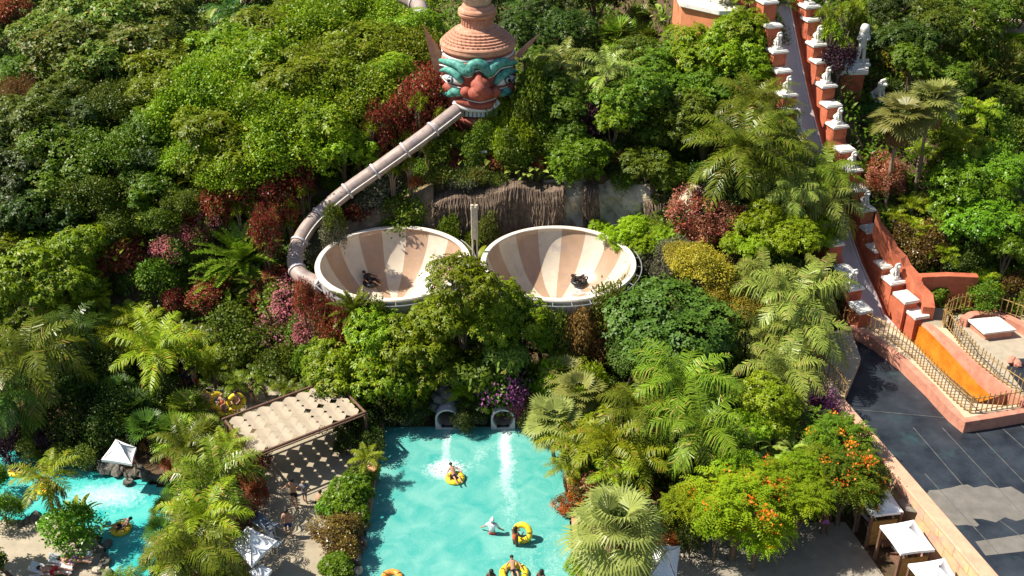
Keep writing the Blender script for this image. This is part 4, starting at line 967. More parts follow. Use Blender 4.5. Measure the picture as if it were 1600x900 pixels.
# ---------------------------------------------------------------- cabanas along the wall
def canopy(corners, zc, peak, m, t, nm='canopy', sag=.10, val=.14):
    C = [Vector(c) for c in corners]; P = Vector(peak); n = 8; b = MB()
    for k in range(4):
        a, c = C[k], C[(k+1) % 4]; vs = []
        for i in range(n+1):
            for j in range(n+1):
                e = a.lerp(c, j/n); mid = (a+c)/2; ctr = Vector((P.x, P.y, e.z))
                e = e+(ctr-e)*(.04*math.sin(math.pi*j/n)); q = e.lerp(P, i/n); q.z = lerp(e.z, P.z, (i/n)**1.25)-sag*math.sin(math.pi*i/n)*math.sin(math.pi*j/n)*.6
                vs.append(tuple(q))
        ed = [vs[j] for j in range(n+1)]
        fs = [(i*(n+1)+j, i*(n+1)+j+1, (i+1)*(n+1)+j+1, (i+1)*(n+1)+j) for i in range(n) for j in range(n)]
        b.add(vs, fs); b.add(ed+[(x, y, z-val) for x, y, z in ed], [(j, n+1+j, n+2+j, j+1) for j in range(n)])
    return b.build(nm, m, t, False)
def cabana(cpx, label, z=2.15, pk=.55):
    C = [at(px, py, z) for px, py in cpx]; ctr = sum(C, Vector((0, 0, 0)))/4; t = thing('cabana', label, 'cabana', (ctr.x, ctr.y, .1), group='cabanas along the sandstone wall')
    canopy(C, z, (ctr.x, ctr.y, z+pk), M['canvas'], t)
    for c in C:
        q = c.lerp(ctr, .08); MB().box((q.x, q.y, .1+z/2-.06), (.12, .12, z-.12), rot=.25).build('post', M['wood'], t)
    a, d = C[0].lerp(ctr, .1), C[3].lerp(ctr, .1); e, f_ = C[1].lerp(ctr, .1), C[2].lerp(ctr, .1)
    # plank partition on the lower side
    dv = (f_-d); MB().box(((d.x+f_.x)/2, (d.y+f_.y)/2, .95), (dv.length*.86, .05, 1.5), rot=math.atan2(dv.y, dv.x)).build('partition', M['fence'], t)
    MB().box(((a.x+f_.x)/2+.2, (a.y+f_.y)/2, .38), (.7, 1.7, .14), rot=.25).build('bench', M['wood'], t)
    MB().tube([(ctr.x, ctr.y, z+pk-.05), (ctr.x, ctr.y, z+pk+.1)], .03, 6).build('finial', M['wood'], t)
cabana([(1356, 797), (1386, 764), (1414, 798), (1362, 805)][:0] or [(1345, 780), (1388, 764), (1412, 800), (1362, 806)], 'upper cabana with a dappled white canopy half under the orange-flowering tree')
cabana([(1375, 821), (1428, 812), (1461, 859), (1408, 865)], 'middle white cabana with its whole canopy visible beside the sandstone wall')
cabana([(1419, 881), (1476, 872), (1506, 920), (1455, 928)], 'lowest cabana whose white canopy is cut by the bottom edge')
# kerb and lattice fence along the cabanas
kp = [at(1352, 790, .1), at(1410, 865, .1), at(1462, 925, .1)]
kp = [Vector((16.55, 39.6, .1)), Vector((17.2, 37.0, .1)), Vector((18.1, 33.4, .1))]
def KL(s): return (Vector(at(1340, 795, .1)).lerp(Vector(at(1448, 912, .1)), s))
b = MB(); p0, p1 = KL(0), KL(1); d = p1-p0; b.box((p0+p1)/2+Vector((0, 0, .04)), (d.length, .14, .12), rot=math.atan2(d.y, d.x)); tag(b.build('patio_kerb', M['cap'], bevel=.02), 'pale kerb along the feet of the cabanas', 'kerb')
t = thing('lattice_fence', 'dark lattice fence in front of the cabanas on the patio kerb', 'fence', tuple(p0))
off = Vector((.12, .03, 0)); n = 46
for k in range(n+1):
    p = p0.lerp(p1, k/n)+off; MB().box(p+Vector((0, 0, .42)), (.03, .03, .75), rot=.3).build('baluster', M['wood'], t)
for zz in (.12, .45, .80): MB().box((p0+p1)/2+off+Vector((0, 0, zz)), (d.length, .05, .05), rot=math.atan2(d.y, d.x)).build('rail', M['wood'], t)

# square parasols
def parasol(cpx, label, z=2.1, pk=.6, foot=0.1):
    C = [at(px, py, z) for px, py in cpx]; ctr = sum(C, Vector((0, 0, 0)))/4; t = thing('parasol', label, 'parasol', (ctr.x, ctr.y, foot), group='square white parasols')
    canopy(C, z, (ctr.x, ctr.y, z+pk), M['canvas'], t); MB().tube([(ctr.x, ctr.y, foot), (ctr.x, ctr.y, z+pk+.08)], .03, 8).build('pole', M['wood'], t)
    MB().lathe([(.02, .14), (.25, .12), (.28, .0)], 14, (ctr.x, ctr.y, foot)).build('base', M['rock'], t)
    for c in C: MB().tube([(ctr.x, ctr.y, z+pk-.08), c+Vector((0, 0, -.02))], .015, 4).build('rib', M['wood'], t)
parasol([(360, 850), (386, 822), (433, 845), (393, 884)], 'white parasol on the left patio beside two plastic chairs')
parasol([(158, 718), (181, 686), (213, 699), (206, 725)], 'small white parasol on the river bank under dark fan leaves')
parasol([(1014, 902), (1022, 852), (1063, 853), (1057, 905)], 'white parasol with palm-shaped shadows behind the big fan palm')
parasol([(388, 893), (405, 880), (425, 890), (412, 912)], 'bluish parasol corner at the bottom edge of the left patio', 1.6, .3)

# plastic chairs and loungers
def chair(loc, rot, label):
    t = thing('plastic_chair', label, 'chair', loc, rot, 'white plastic chairs')
    MB().box((0, 0, .43), (.46, .44, .04)).build('seat', M['plastic'], t, world=False, bevel=.01)
    MB().box((0, .24, .68), (.44, .04, .48), mat=Matrix.Rotation(-.2, 3, 'X')).build('backrest', M['plastic'], t, world=False, bevel=.01)
    for x in (-.2, .2):
        for y in (-.19, .19): MB().tube([(x*1.1, y*1.15, 0), (x, y, .42)], .02, 5).build('leg', M['plastic'], t, world=False)
        MB().tube([(x*1.15, -.18, .43), (x*1.15, -.16, .64), (x*1.15, .24, .66)], .018, 5).build('armrest', M['plastic'], t, world=False)
chair(tuple(at(422, 838, .1)), 2.2, 'white plastic chair above the left patio parasol')
chair(tuple(at(432, 860, .1)), 1.2, 'white plastic chair right of the left patio parasol')
def lounger(loc, rot, label, m='cgrey', back=.5):
    t = thing('sun_lounger', label, 'sun lounger', loc, rot, 'sun loungers')
    MB().box((.2, 0, .33), (1.3, .6, .05)).build('bed', M[m], t, world=False, bevel=.01)
    MB().box((-.72, 0, .33+.30*back), (.65, .6, .05), mat=Matrix.Rotation(back, 3, 'Y')).build('backrest', M[m], t, world=False, bevel=.01)
    for y in (-.31, .31): MB().tube([(-1.0, y, .31), (.9, y, .31)], .025, 5).build('side_rail', M['plastic'], t, world=False)
    for x in (-.6, .7):
        for y in (-.28, .28): MB().tube([(x, y, 0), (x, y, .31)], .022, 5).build('leg', M['plastic'], t, world=False)
lounger(tuple(at(411, 823, .1)), 2.4, 'grey lounger beside the white parasol on the left patio')
lounger(tuple(at(86, 897, .1)), .08, 'lower lounger on the sandy deck under a sunbather', 'cwhite')
lounger(tuple(at(116, 880, .1)), .25, 'upper lounger on the sandy deck beside the river boulders', 'cwhite')
MB()
b = MB().tube([tuple(at(-30, 862, .9)), tuple(at(34, 915, .9))], .09, 8).tube([tuple(at(-10, 880, .1)), tuple(at(-10, 880, .9))], .07, 6)
tag(b.build('timber_rail', M['wood']), 'brown timber rail crossing the bottom left corner', 'rail')
# ---------------------------------------------------------------- foliage meshes (numpy)
def rng(s): return np.random.default_rng(s)
def nrm(a): return a/np.maximum(np.linalg.norm(a, axis=1, keepdims=True), 1e-6)
def leafquads(P, D, N, L, Wd, cup=.18):
    """one 4-corner leaf per row: base, side, tip, side; N is the upper side of the blade"""
    S = nrm(np.cross(D, N)); L = np.asarray(L).reshape(-1, 1); Wd = np.asarray(Wd).reshape(-1, 1)
    N2 = nrm(np.cross(S, D))
    m = P+D*L*.48
    v = np.stack([P, m+S*Wd/2+N2*L*cup*.35, P+D*L-N2*L*cup, m-S*Wd/2+N2*L*cup*.35], 1)
    return v.reshape(-1, 3)
def meshq(name, blocks, quads=None, tris=None):
    """blocks: list of (verts Nx3 made of quads, material slot)"""
    V_ = np.concatenate([b[0] for b in blocks]); nq = len(V_)//4
    me = bpy.data.meshes.new(name); me.vertices.add(len(V_)); me.vertices.foreach_set('co', V_.astype(np.float32).ravel())
    me.loops.add(nq*4); me.loops.foreach_set('vertex_index', np.arange(nq*4, dtype=np.int32))
    me.polygons.add(nq); me.polygons.foreach_set('loop_start', np.arange(0, nq*4, 4, dtype=np.int32)); me.polygons.foreach_set('loop_total', np.full(nq, 4, dtype=np.int32))
    mi = np.concatenate([np.full(len(b[0])//4, b[1], dtype=np.int32) for b in blocks])
    ns = int(mi.max())+1
    for i in range(ns): me.materials.append(LM['mid'])
    me.polygons.foreach_set('material_index', mi); me.update(calc_edges=True); return me
def lobes(seed, R, Rz, m, lr, n, zmin=-.35):
    """points and outward normals on the skin of a lumpy crown made of m overlapping lobes"""
    g = rng(seed)
    d = nrm(g.normal(size=(m, 3))); d[:, 2] = np.where(d[:, 2] < zmin, -d[:, 2], d[:, 2])
    k = g.uniform(.55, 1.0, (m, 1)); C = d*k*np.array([R-lr*.6, R-lr*.6, max(.2, Rz-lr*.6)]); r = lr*g.uniform(.55, 1.35, m)
    idx = g.integers(0, m, n*4); q = nrm(g.normal(size=(n*4, 3))); q[:, 2] = np.where(g.random(n*4) < .65, abs(q[:, 2]), q[:, 2]); P = C[idx]+q*r[idx][:, None]*np.array([1, 1, .85])
    ok = np.ones(len(P), bool)
    for j in range(m):
        dd = np.linalg.norm(P-C[j], axis=1); ok &= (dd > r[j]*.80) | (idx == j)
    ok &= P[:, 2] > zmin*Rz*1.6
    P = P[ok][:n]; q = q[ok][:n]; P = P+q*np.minimum(g.exponential(.13*lr, (len(P), 1)), .7*lr); return P, q
def crown_rosette(seed, R, Rz, m, lr, n, k, L, Wd, droop=.25, inner=.25, flowers=0, zmin=-.35):
    g = rng(seed+99); P, q = lobes(seed, R, Rz, m, lr, n, zmin); n = len(P)
    ax = nrm(q*.9+np.array([0, 0, .75])+g.normal(size=(n, 3))*.25)
    P = P-q*(g.random((n, 1))**2*lr*inner*2)
    t = nrm(np.cross(ax, g.normal(size=(n, 3)))); b = np.cross(ax, t); out = []
    fl = g.random(n) < flowers; outf = []
    for i in range(k):
        a = 2*math.pi*i/k+g.uniform(0, .6, (n, 1)); D = nrm((t*np.cos(a)+b*np.sin(a))+ax*(.35-droop+g.uniform(-.3, .35, (n, 1))))
        l = L*g.uniform(.7, 1.2, n); v = leafquads(P+D*.02, D, nrm(ax+g.normal(size=(n, 3))*.2), l, Wd*l/L)
        out.append(v)
        if flowers:
            sel = np.where(fl)[0]; o2 = g.normal(size=(len(sel), 3))*.08
            D2 = nrm(D[sel]+ax[sel]*.8); outf.append(leafquads(P[sel]+ax[sel]*.12+o2, D2, ax[sel], l[sel]*.45, Wd*.75*np.ones(len(sel)), .05))
    bl = [(np.concatenate(out), 0)]
    if flowers: bl.append((np.concatenate(outf), 1))
    return meshq('crown', bl)
def crown_fine(seed, R, Rz, m, lr, n, L, Wd, inner=.3, flowers=0, zmin=-.35, up=.5, fL=1.):
    g = rng(seed+7); P, q = lobes(seed, R, Rz, m, lr, n, zmin); n = len(P)
    P = P-q*(g.random((n, 1))**1.6*lr*inner*2)+g.normal(size=(n, 3))*L*.4
    D = nrm(q*.8+g.normal(size=(n, 3))*.8+np.array([0, 0, up*.4])); N = nrm(q*.8+np.array([0, 0, .8])+g.normal(size=(n, 3))*.35)
    l = L*g.uniform(.65, 1.3, n); v = leafquads(P, D, N, l, Wd*l/L); bl = []
    if flowers:
        f = np.sin(P[:, 0]*2.3+seed)*np.sin(P[:, 1]*2.1)*.5+.5+g.random(n)*.7 > (1.25-flowers)
        v = v.reshape(-1, 4, 3); c = v.mean(1, keepdims=True); vf = c[f]+(v[f]-c[f])*fL+q[f][:, None, :]*.05; bl = [(v[~f].reshape(-1, 3), 0), (vf.reshape(-1, 3), 1)]
    else: bl = [(v, 0)]
    return meshq('crown', bl)
def crown_spray(seed, R, Rz, n, k, L, Wd, flowers=0):
    """feathery sprays: short pinnate twigs over lumpy skin (flame tree, jacaranda-like)"""
    g = rng(seed+5); P, q = lobes(seed, R, Rz, 13, R*.33, n, -.3); n = len(P); P = P-q*(g.random((n, 1))**2*R*.2)
    ax = nrm(q*1.0+g.normal(size=(n, 3))*.5+np.array([0, 0, .1])); ax[:, 2] *= .5; ax = nrm(ax); up = np.tile([0, 0, 1.], (n, 1)); S = nrm(np.cross(ax, up)); out = []; TL = L*3.2
    for i in range(k):
        s = i/(k-1); c = P+ax*TL*s-up*TL*.45*s*s
        for sd in (-1, 1):
            D = nrm(S*sd+ax*.5-up*.15+g.normal(size=(n, 3))*.12); l = L*(1-.45*s)*g.uniform(.8, 1.2, n); out.append(leafquads(c, D, up+g.normal(size=(n, 3))*.15, l, Wd*l/L))
    bl = [(np.concatenate(out), 0)]
    if flowers:
        gi = rng(seed+77); K = max(3, int(flowers)); ci = gi.integers(0, n, K); ci = ci[(q[ci][:, 2] > .2)]; ff = []
        for c in ci:
            m_ = 26; pp = P[c]+q[c]*.22+gi.normal(size=(m_, 3))*np.array([.26, .26, .12]); D = nrm(gi.normal(size=(m_, 3))+np.array([0, 0, .6])); ff.append(leafquads(pp, D, nrm(gi.normal(size=(m_, 3))+np.array([0, 0, 1.5])), .17*np.ones(m_), .13*np.ones(m_)))
        if ff: bl.append((np.concatenate(ff), 1))
    return meshq('crown', bl)
def frond(g, L, e0, droop, nl, ll, lw, hang=.35, az=0, vsh=.5, twist=0):
    """one feather frond from the origin; returns quad verts"""
    K = 26; s = np.linspace(0, 1, K); th = e0-droop*s**1.35; ds = L/(K-1)
    x = np.concatenate([[0], np.cumsum(np.cos(th[:-1])*ds)]); z = np.concatenate([[0], np.cumsum(np.sin(th[:-1])*ds)])
    side = np.array([0, 1., 0]); lat = np.sin(s*twist)*L*.12
    pts = np.stack([x, lat, z], 1); T = np.stack([np.cos(th), 0*th, np.sin(th)], 1); Nn = np.stack([-np.sin(th), 0*th, np.cos(th)], 1)
    ca, sa = math.cos(az), math.sin(az); Rm = np.array([[ca, sa, 0], [-sa, ca, 0], [0, 0, 1]])
    out = []
    # rachis as narrow quads
    w = .035*(1-s*.8)[:, None]
    a = pts[:-1]; b = pts[1:]; out.append(np.stack([a-side*w[:-1], a+side*w[:-1], b+side*w[1:], b-side*w[1:]], 1).reshape(-1, 3))
    out.append(np.stack([a-Nn[:-1]*w[:-1], a+Nn[:-1]*w[:-1], b+Nn[1:]*w[1:], b-Nn[1:]*w[1:]], 1).reshape(-1, 3))
    u = np.linspace(.12, .985, nl); ip = lambda A: np.stack([np.interp(u, s, A[:, i]) for i in range(3)], 1)
    P = ip(pts); TT = nrm(ip(T)); NN = nrm(ip(Nn)); l = ll*(np.sin(np.pi*(u*.86+.12))**.6)
    for sd in (-1, 1):
        D = nrm(TT*.55+side*sd*1.0+NN*vsh+g.normal(size=(nl, 3))*.17); D1 = nrm(D+np.array([0, 0, -hang*.6])); D2 = nrm(D+np.array([0, 0, -hang*2.4]))
        S = nrm(np.cross(D1, NN)); ww = lw*(.6+.4*np.sin(np.pi*u))[:, None]; ln = l[:, None]*g.uniform(.85, 1.1, (nl, 1))
        m = P+D1*ln*.5; tip = m+D2*ln*.55
        out.append(np.stack([P-S*ww*.4, P+S*ww*.4, m+S*ww*.5, m-S*ww*.5], 1).reshape(-1, 3)); out.append(np.stack([m-S*ww*.5, m+S*ww*.5, tip+S*ww*.08, tip-S*ww*.08], 1).reshape(-1, 3))
    return np.concatenate(out)@Rm
def palm_mesh(seed, n, L, e_lo, e_hi, droop, nl, ll, lw, hang, vsh=.5, base=0, spread=0):
    g = rng(seed); out = []
    for i in range(n):
        q = (i+.5)/n; az = i*2.399+g.uniform(-.25, .25); e = e_hi+(e_lo-e_hi)*q+g.uniform(-.08, .08); v = frond(g, L*g.uniform(.85, 1.1)*(1-.15*(q < .2)), e, droop*g.uniform(.8, 1.2), nl, ll*g.uniform(.9, 1.1), lw, hang, az, vsh, g.uniform(-1.5, 1.5))
        if spread: v = v+np.array([math.cos(az*1.7), math.sin(az*1.7), 0])*spread*g.random()
        v = v+np.array([0, 0, -base*q]); out.append(v)
    old = [frond(g, L*g.uniform(.6, .85), -.75, .9, nl, ll*.6, lw, .8, g.uniform(0, 6.28), .1, 1.) for _ in range(3 if L > 2.2 else 2)]
    return meshq('fronds', [(np.concatenate(out), 0), (np.concatenate(old), 1)])
def fanleaf(g, pet, R, nb, spread, e, az, w, tipdroop=.25, fold=.25):
    out = []; d = np.array([math.cos(e), 0, math.sin(e)]); nn = np.array([-math.sin(e), 0, math.cos(e)]); side = np.array([0, 1., 0])
    hub = d*pet; out.append(np.array([[0, -.025, 0], [0, .025, 0], hub+side*.018, hub-side*.018]))
    out.append(np.array([nn*-.02, nn*.02, hub+nn*.015, hub-nn*.015]))
    e2 = e-.45; d2 = np.array([math.cos(e2), 0, math.sin(e2)]); n2 = np.array([-math.sin(e2), 0, math.cos(e2)])
    for i in range(nb):
        a = spread*((i+.5)/nb-.5); D = d2*math.cos(a)+side*math.sin(a)+n2*fold*abs(math.sin(a)); D = D/np.linalg.norm(D)
        S = np.cross(D, n2); S = S/np.linalg.norm(S); l = R*(1-.22*(abs(a)/(spread/2))**2)*g.uniform(.93, 1.05)
        m = hub+D*l*.6; t = m+(D*.9+np.array([0, 0, -tipdroop*g.uniform(.5, 1.6)]))*l*.42; zz = n2*(.012 if i % 2 else -.012)
        out.append(np.array([hub, hub+S*.005, m+S*w*.5+zz, m-S*w*.5+zz])); out.append(np.array([m-S*w*.5+zz, m+S*w*.5+zz, t+S*w*.06, t-S*w*.06]))
    v = np.concatenate(out); ca, sa = math.cos(az), math.sin(az); return v@np.array([[ca, sa, 0], [-sa, ca, 0], [0, 0, 1]])
def fan_mesh(seed, n, pet, R, nb, spread, w, e_lo=-.5, e_hi=1.35, tipdroop=.25):
    g = rng(seed); out = []
    for i in range(n):
        q = (i+.5)/n; out.append(fanleaf(g, pet*g.uniform(.8, 1.15), R*g.uniform(.85, 1.08), nb, spread, e_hi+(e_lo-e_hi)*q+g.uniform(-.1, .1), i*2.399+g.uniform(-.2, .2), w, tipdroop))
    old = [fanleaf(g, pet*.9, R*.8, nb, spread*.5, -1.0, g.uniform(0, 6.28), w*.8, .5) for _ in range(5)]
    return meshq('fronds', [(np.concatenate(out), 0), (np.concatenate(old), 1)])
def blades(g, c, n, L, w, e_lo, e_hi, bend=.5):
    az = np.arange(n)*2.399+g.uniform(-.2, .2, n); q = (np.arange(n)+.5)/n; e = e_hi+(e_lo-e_hi)*q+g.uniform(-.1, .1, n)
    D = np.stack([np.cos(e)*np.cos(az), np.cos(e)*np.sin(az), np.sin(e)], 1); S = np.stack([-np.sin(az), np.cos(az), 0*az], 1); l = (L*g.uniform(.8, 1.1, n))[:, None]
    P = np.tile(c, (n, 1)); m = P+D*l*.5; D2 = nrm(D+np.array([0, 0, -bend])); t = m+D2*l*.5
    a = np.stack([P-S*w*.3, P+S*w*.3, m+S*w*.5, m-S*w*.5], 1).reshape(-1, 3); b = np.stack([m-S*w*.5, m+S*w*.5, t+S*w*.05, t-S*w*.05], 1).reshape(-1, 3)
    return np.concatenate([a, b])
def dracaena_mesh(seed, heads, R, H, n, L, w):
    g = rng(seed); out = []; hs = []
    for i in range(heads):
        a = i*2.4+g.uniform(-.3, .3); rr = R*math.sqrt((i+.3)/heads) if heads > 1 else 0; c = np.array([rr*math.cos(a), rr*math.sin(a), H*(1-.35*(rr/max(R, .01))**2)*g.uniform(.85, 1.1)]); hs.append(c)
        out.append(blades(g, c, n, L, w, -.7, 1.45, .45))
    return meshq('leaf_heads', [(np.concatenate(out), 0)]), hs
def paddle_mesh(seed, n, L, w, H, spread):
    g = rng(seed); out = []; K = 7
    for i in range(n):
        az = i*2.399+g.uniform(-.4, .4); e = g.uniform(.75, 1.4); st = np.array([math.cos(az), math.sin(az), 0])*spread*g.random(); h = H*g.uniform(.6, 1.1); d = np.array([math.cos(az)*math.cos(e), math.sin(az)*math.cos(e), math.sin(e)])
        S = np.array([-math.sin(az), math.cos(az), 0]); p = st+d*h; out.append(np.array([st-S*.03, st+S*.03, p+S*.03, p-S*.03])); l = L*g.uniform(.8, 1.15); e2 = e; pts = [p]; ee = []
        for k in range(K):
            e2 -= .16*g.uniform(.7, 1.4); dd = np.array([math.cos(az)*math.cos(e2), math.sin(az)*math.cos(e2), math.sin(e2)]); pts.append(pts[-1]+dd*l/K)
        tw = g.uniform(-.5, .5); S2 = S*math.cos(tw)+np.array([0, 0, 1])*math.sin(tw)
        wd = [w*math.sin(math.pi*min(1, (.12+.86*k/K)))**.6 for k in range(K+1)]; wd[-1] = .03
        for k in range(K):
            a, b = pts[k], pts[k+1]; lift = np.array([0, 0, .12])
            out.append(np.array([a, a+S2*wd[k]/2+lift*wd[k], b+S2*wd[k+1]/2+lift*wd[k+1], b])); out.append(np.array([a-S2*wd[k]/2+lift*wd[k], a, b, b-S2*wd[k+1]/2+lift*wd[k+1]]))
    return meshq('paddle_leaves', [(np.concatenate(out), 0)])

# library: kind -> list of (mesh, nominal crown radius)
LIB = {}
LIB['schef'] = [(crown_rosette(s, 2.5, 2.0, 26, .85, 760, 8, .30, .105, .55), 2.5) for s in (1, 2, 3)]
LIB['clump'] = [(crown_rosette(s, 2.5, 1.9, 34, .66, 1500, 5, .20, .11, .2), 2.5) for s in (11, 12, 13, 14)]
LIB['broad'] = [(crown_rosette(s, 2.5, 2.0, 28, .75, 1250, 5, .24, .15, .1), 2.5) for s in (21, 22)]
LIB['fine'] = [(crown_fine(s, 2.5, 2.0, 30, .75, 8500, .15, .085), 2.5) for s in (31, 32)]
LIB['dome'] = [(crown_rosette(s, 2.5, 1.9, 60, .62, 2600, 5, .17, .09, .1, inner=.15), 2.5) for s in (41,)]
LIB['round'] = [(crown_rosette(s, 2.5, 2.1, 90, .5, 1900, 7, .24, .10, -.1, inner=.1), 2.5) for s in (45,)]
LIB['bush'] = [(crown_fine(s, 1.5, 1.2, 16, .55, 3200, .16, .09), 1.5) for s in (51, 52, 53)]
LIB['tuft'] = [(crown_fine(s, 1.5, 1.1, 14, .5, 3600, .24, .035, up=2.0), 1.5) for s in (61,)]
LIB['flower'] = [(crown_fine(s, 1.5, 1.2, 16, .55, 3600, .15, .09, flowers=.46, fL=.8), 1.5) for s in (71, 72)]
LIB['flower2'] = [(crown_fine(s, 1.5, 1.2, 16, .55, 3600, .15, .09, flowers=.28, fL=.9), 1.5) for s in (73,)]
LIB['flame'] = [(crown_spray(s, 2.5, 1.8, 520, 7, .26, .12, fl), 2.5) for s, fl in ((81, 26), (82, 12))]
LIB['spray'] = [(crown_spray(s, 2.5, 1.8, 560, 7, .26, .12), 2.5) for s in (84,)]
LIB['bigleaf'] = [(crown_rosette(s, 1.5, 1.2, 12, .6, 210, 6, .42, .17, .5), 1.5) for s in (91, 92)]
LIB['queen'] = [(palm_mesh(s, 20, 3.0, -.35, 1.25, 1.5, 34, .95, .05, .85), 2.5) for s in (101, 102, 103)]
LIB['date'] = [(palm_mesh(s, 30, 3.4, -.5, 1.35, 1.45, 44, .70, .042, .4), 2.8) for s in (111,)]
LIB['areca'] = [(palm_mesh(s, 22, 2.1, .35, 1.45, 1.25, 24, .55, .05, .4, .6, 0, .6), 1.7) for s in (121, 122)]
LIB['palm'] = [(palm_mesh(s, 15, 2.3, -.2, 1.2, 1.2, 28, .60, .055, .45, .6), 2.0) for s in (131, 132)]
LIB['cycad'] = [(palm_mesh(s, 34, 2.0, .0, 1.35, .75, 46, .24, .05, .1, .5), 1.8) for s in (141,)]
LIB['fan'] = [(fan_mesh(s, 26, .9, .95, 20, 4.0, .13, -.6, 1.3), 1.7) for s in (151, 152)]
LIB['bigfan'] = [(fan_mesh(161, 32, 1.35, 1.25, 24, 4.1, .10, -.75, 1.35, .6), 2.5)]
LIB['lowfan'] = [(fan_mesh(s, 24, .7, .75, 16, 3.6, .085, .0, 1.4, .1), 1.35) for s in (171, 172)]
LIB['paddle'] = [(paddle_mesh(s, 16, 1.15, .42, 1.1, .5), 1.2) for s in (181, 182)]
DR = {}
for nm, a in (('draca', (191, 9, .75, 1.7, 34, .46, .05)), ('draca2', (192, 5, .55, 1.5, 34, .46, .05)), ('yucca', (193, 3, .5, .9, 60, .75, .06))):
    me, hs = dracaena_mesh(*a); LIB[nm] = [(me, a[2]+a[5]*.8)]; DR[nm] = hs
def trunkmesh(seed, H, r, limbs, R):
    g = random.Random(seed); b = MB(); p = [(0, 0, -.3), (g.uniform(-.05, .05), g.uniform(-.05, .05), H*.3), (g.uniform(-.12, .12), g.uniform(-.12, .12), H*.6)]
    b.tube(p, [r*1.25, r, r*.85], 7, cap=False)
    for k in range(limbs):
        a = 6.283*k/limbs+g.uniform(-.4, .4); q = p[-1] if k % 2 else p[1]; rr = R*g.uniform(.45, .8)
        b.tube([q, (q[0]+rr*.4*math.cos(a), q[1]+rr*.4*math.sin(a), q[2]+H*.22), (q[0]+rr*math.cos(a), q[1]+rr*math.sin(a), H*g.uniform(.9, 1.15))], [r*.6, r*.4, r*.12], 5, cap=False)
    me = bpy.data.meshes.new('trunk'); me.from_pydata(b.v, [], b.f); me.materials.append(M['bark']); return me
TRK = [trunkmesh(i, 1.0, .055, 5, .55) for i in range(4)]
def palmtrunk():
    b = MB(); n = 14; b.tube([(.04*math.sin(i*.5), .03*math.cos(i*.4), -.1+1.1*i/n) for i in range(n+1)], [.055+.006*(i % 2)+(.02 if i < 2 else 0) for i in range(n+1)], 8)
    me = bpy.data.meshes.new('trunk'); me.from_pydata(b.v, [], b.f); me.materials.append(M['palmbark']); return me
PTRK = palmtrunk()

PLANTS = []   # (object, desc, x, y, px, py)
PALMK = {'queen', 'date', 'areca', 'palm', 'fan', 'bigfan', 'cycad', 'lowfan'}
CAT = {'queen': 'palm', 'date': 'palm', 'areca': 'palm', 'palm': 'palm', 'fan': 'palm', 'bigfan': 'palm', 'cycad': 'palm', 'lowfan': 'palm', 'paddle': 'plant', 'draca': 'plant', 'draca2': 'plant', 'yucca': 'plant'}
ONAME = {'queen': 'feather_palm', 'date': 'date_palm', 'areca': 'areca_palm', 'palm': 'feather_palm', 'fan': 'fan_palm', 'bigfan': 'fan_palm', 'cycad': 'cycad', 'lowfan': 'fan_palm', 'paddle': 'banana_plant', 'draca': 'dracaena', 'draca2': 'dracaena', 'yucca': 'yucca'}
PARTN = {'queen': 'fronds', 'date': 'fronds', 'areca': 'fronds', 'palm': 'fronds', 'fan': 'fronds', 'bigfan': 'fronds', 'cycad': 'fronds', 'lowfan': 'fronds', 'paddle': 'leaves', 'draca': 'leaf_heads', 'draca2': 'leaf_heads', 'yucca': 'leaf_heads'}
def march(px, py, hc):
    d = ray(px, py); t = 30.0
    while t < 200:
        x, y, z = d[0]*t, d[1]*t, CAMH+d[2]*t
        if z < G(x, y)+hc: return x, y, z, t
        t += .25
    return x, y, z, t
vr = random.Random(11)
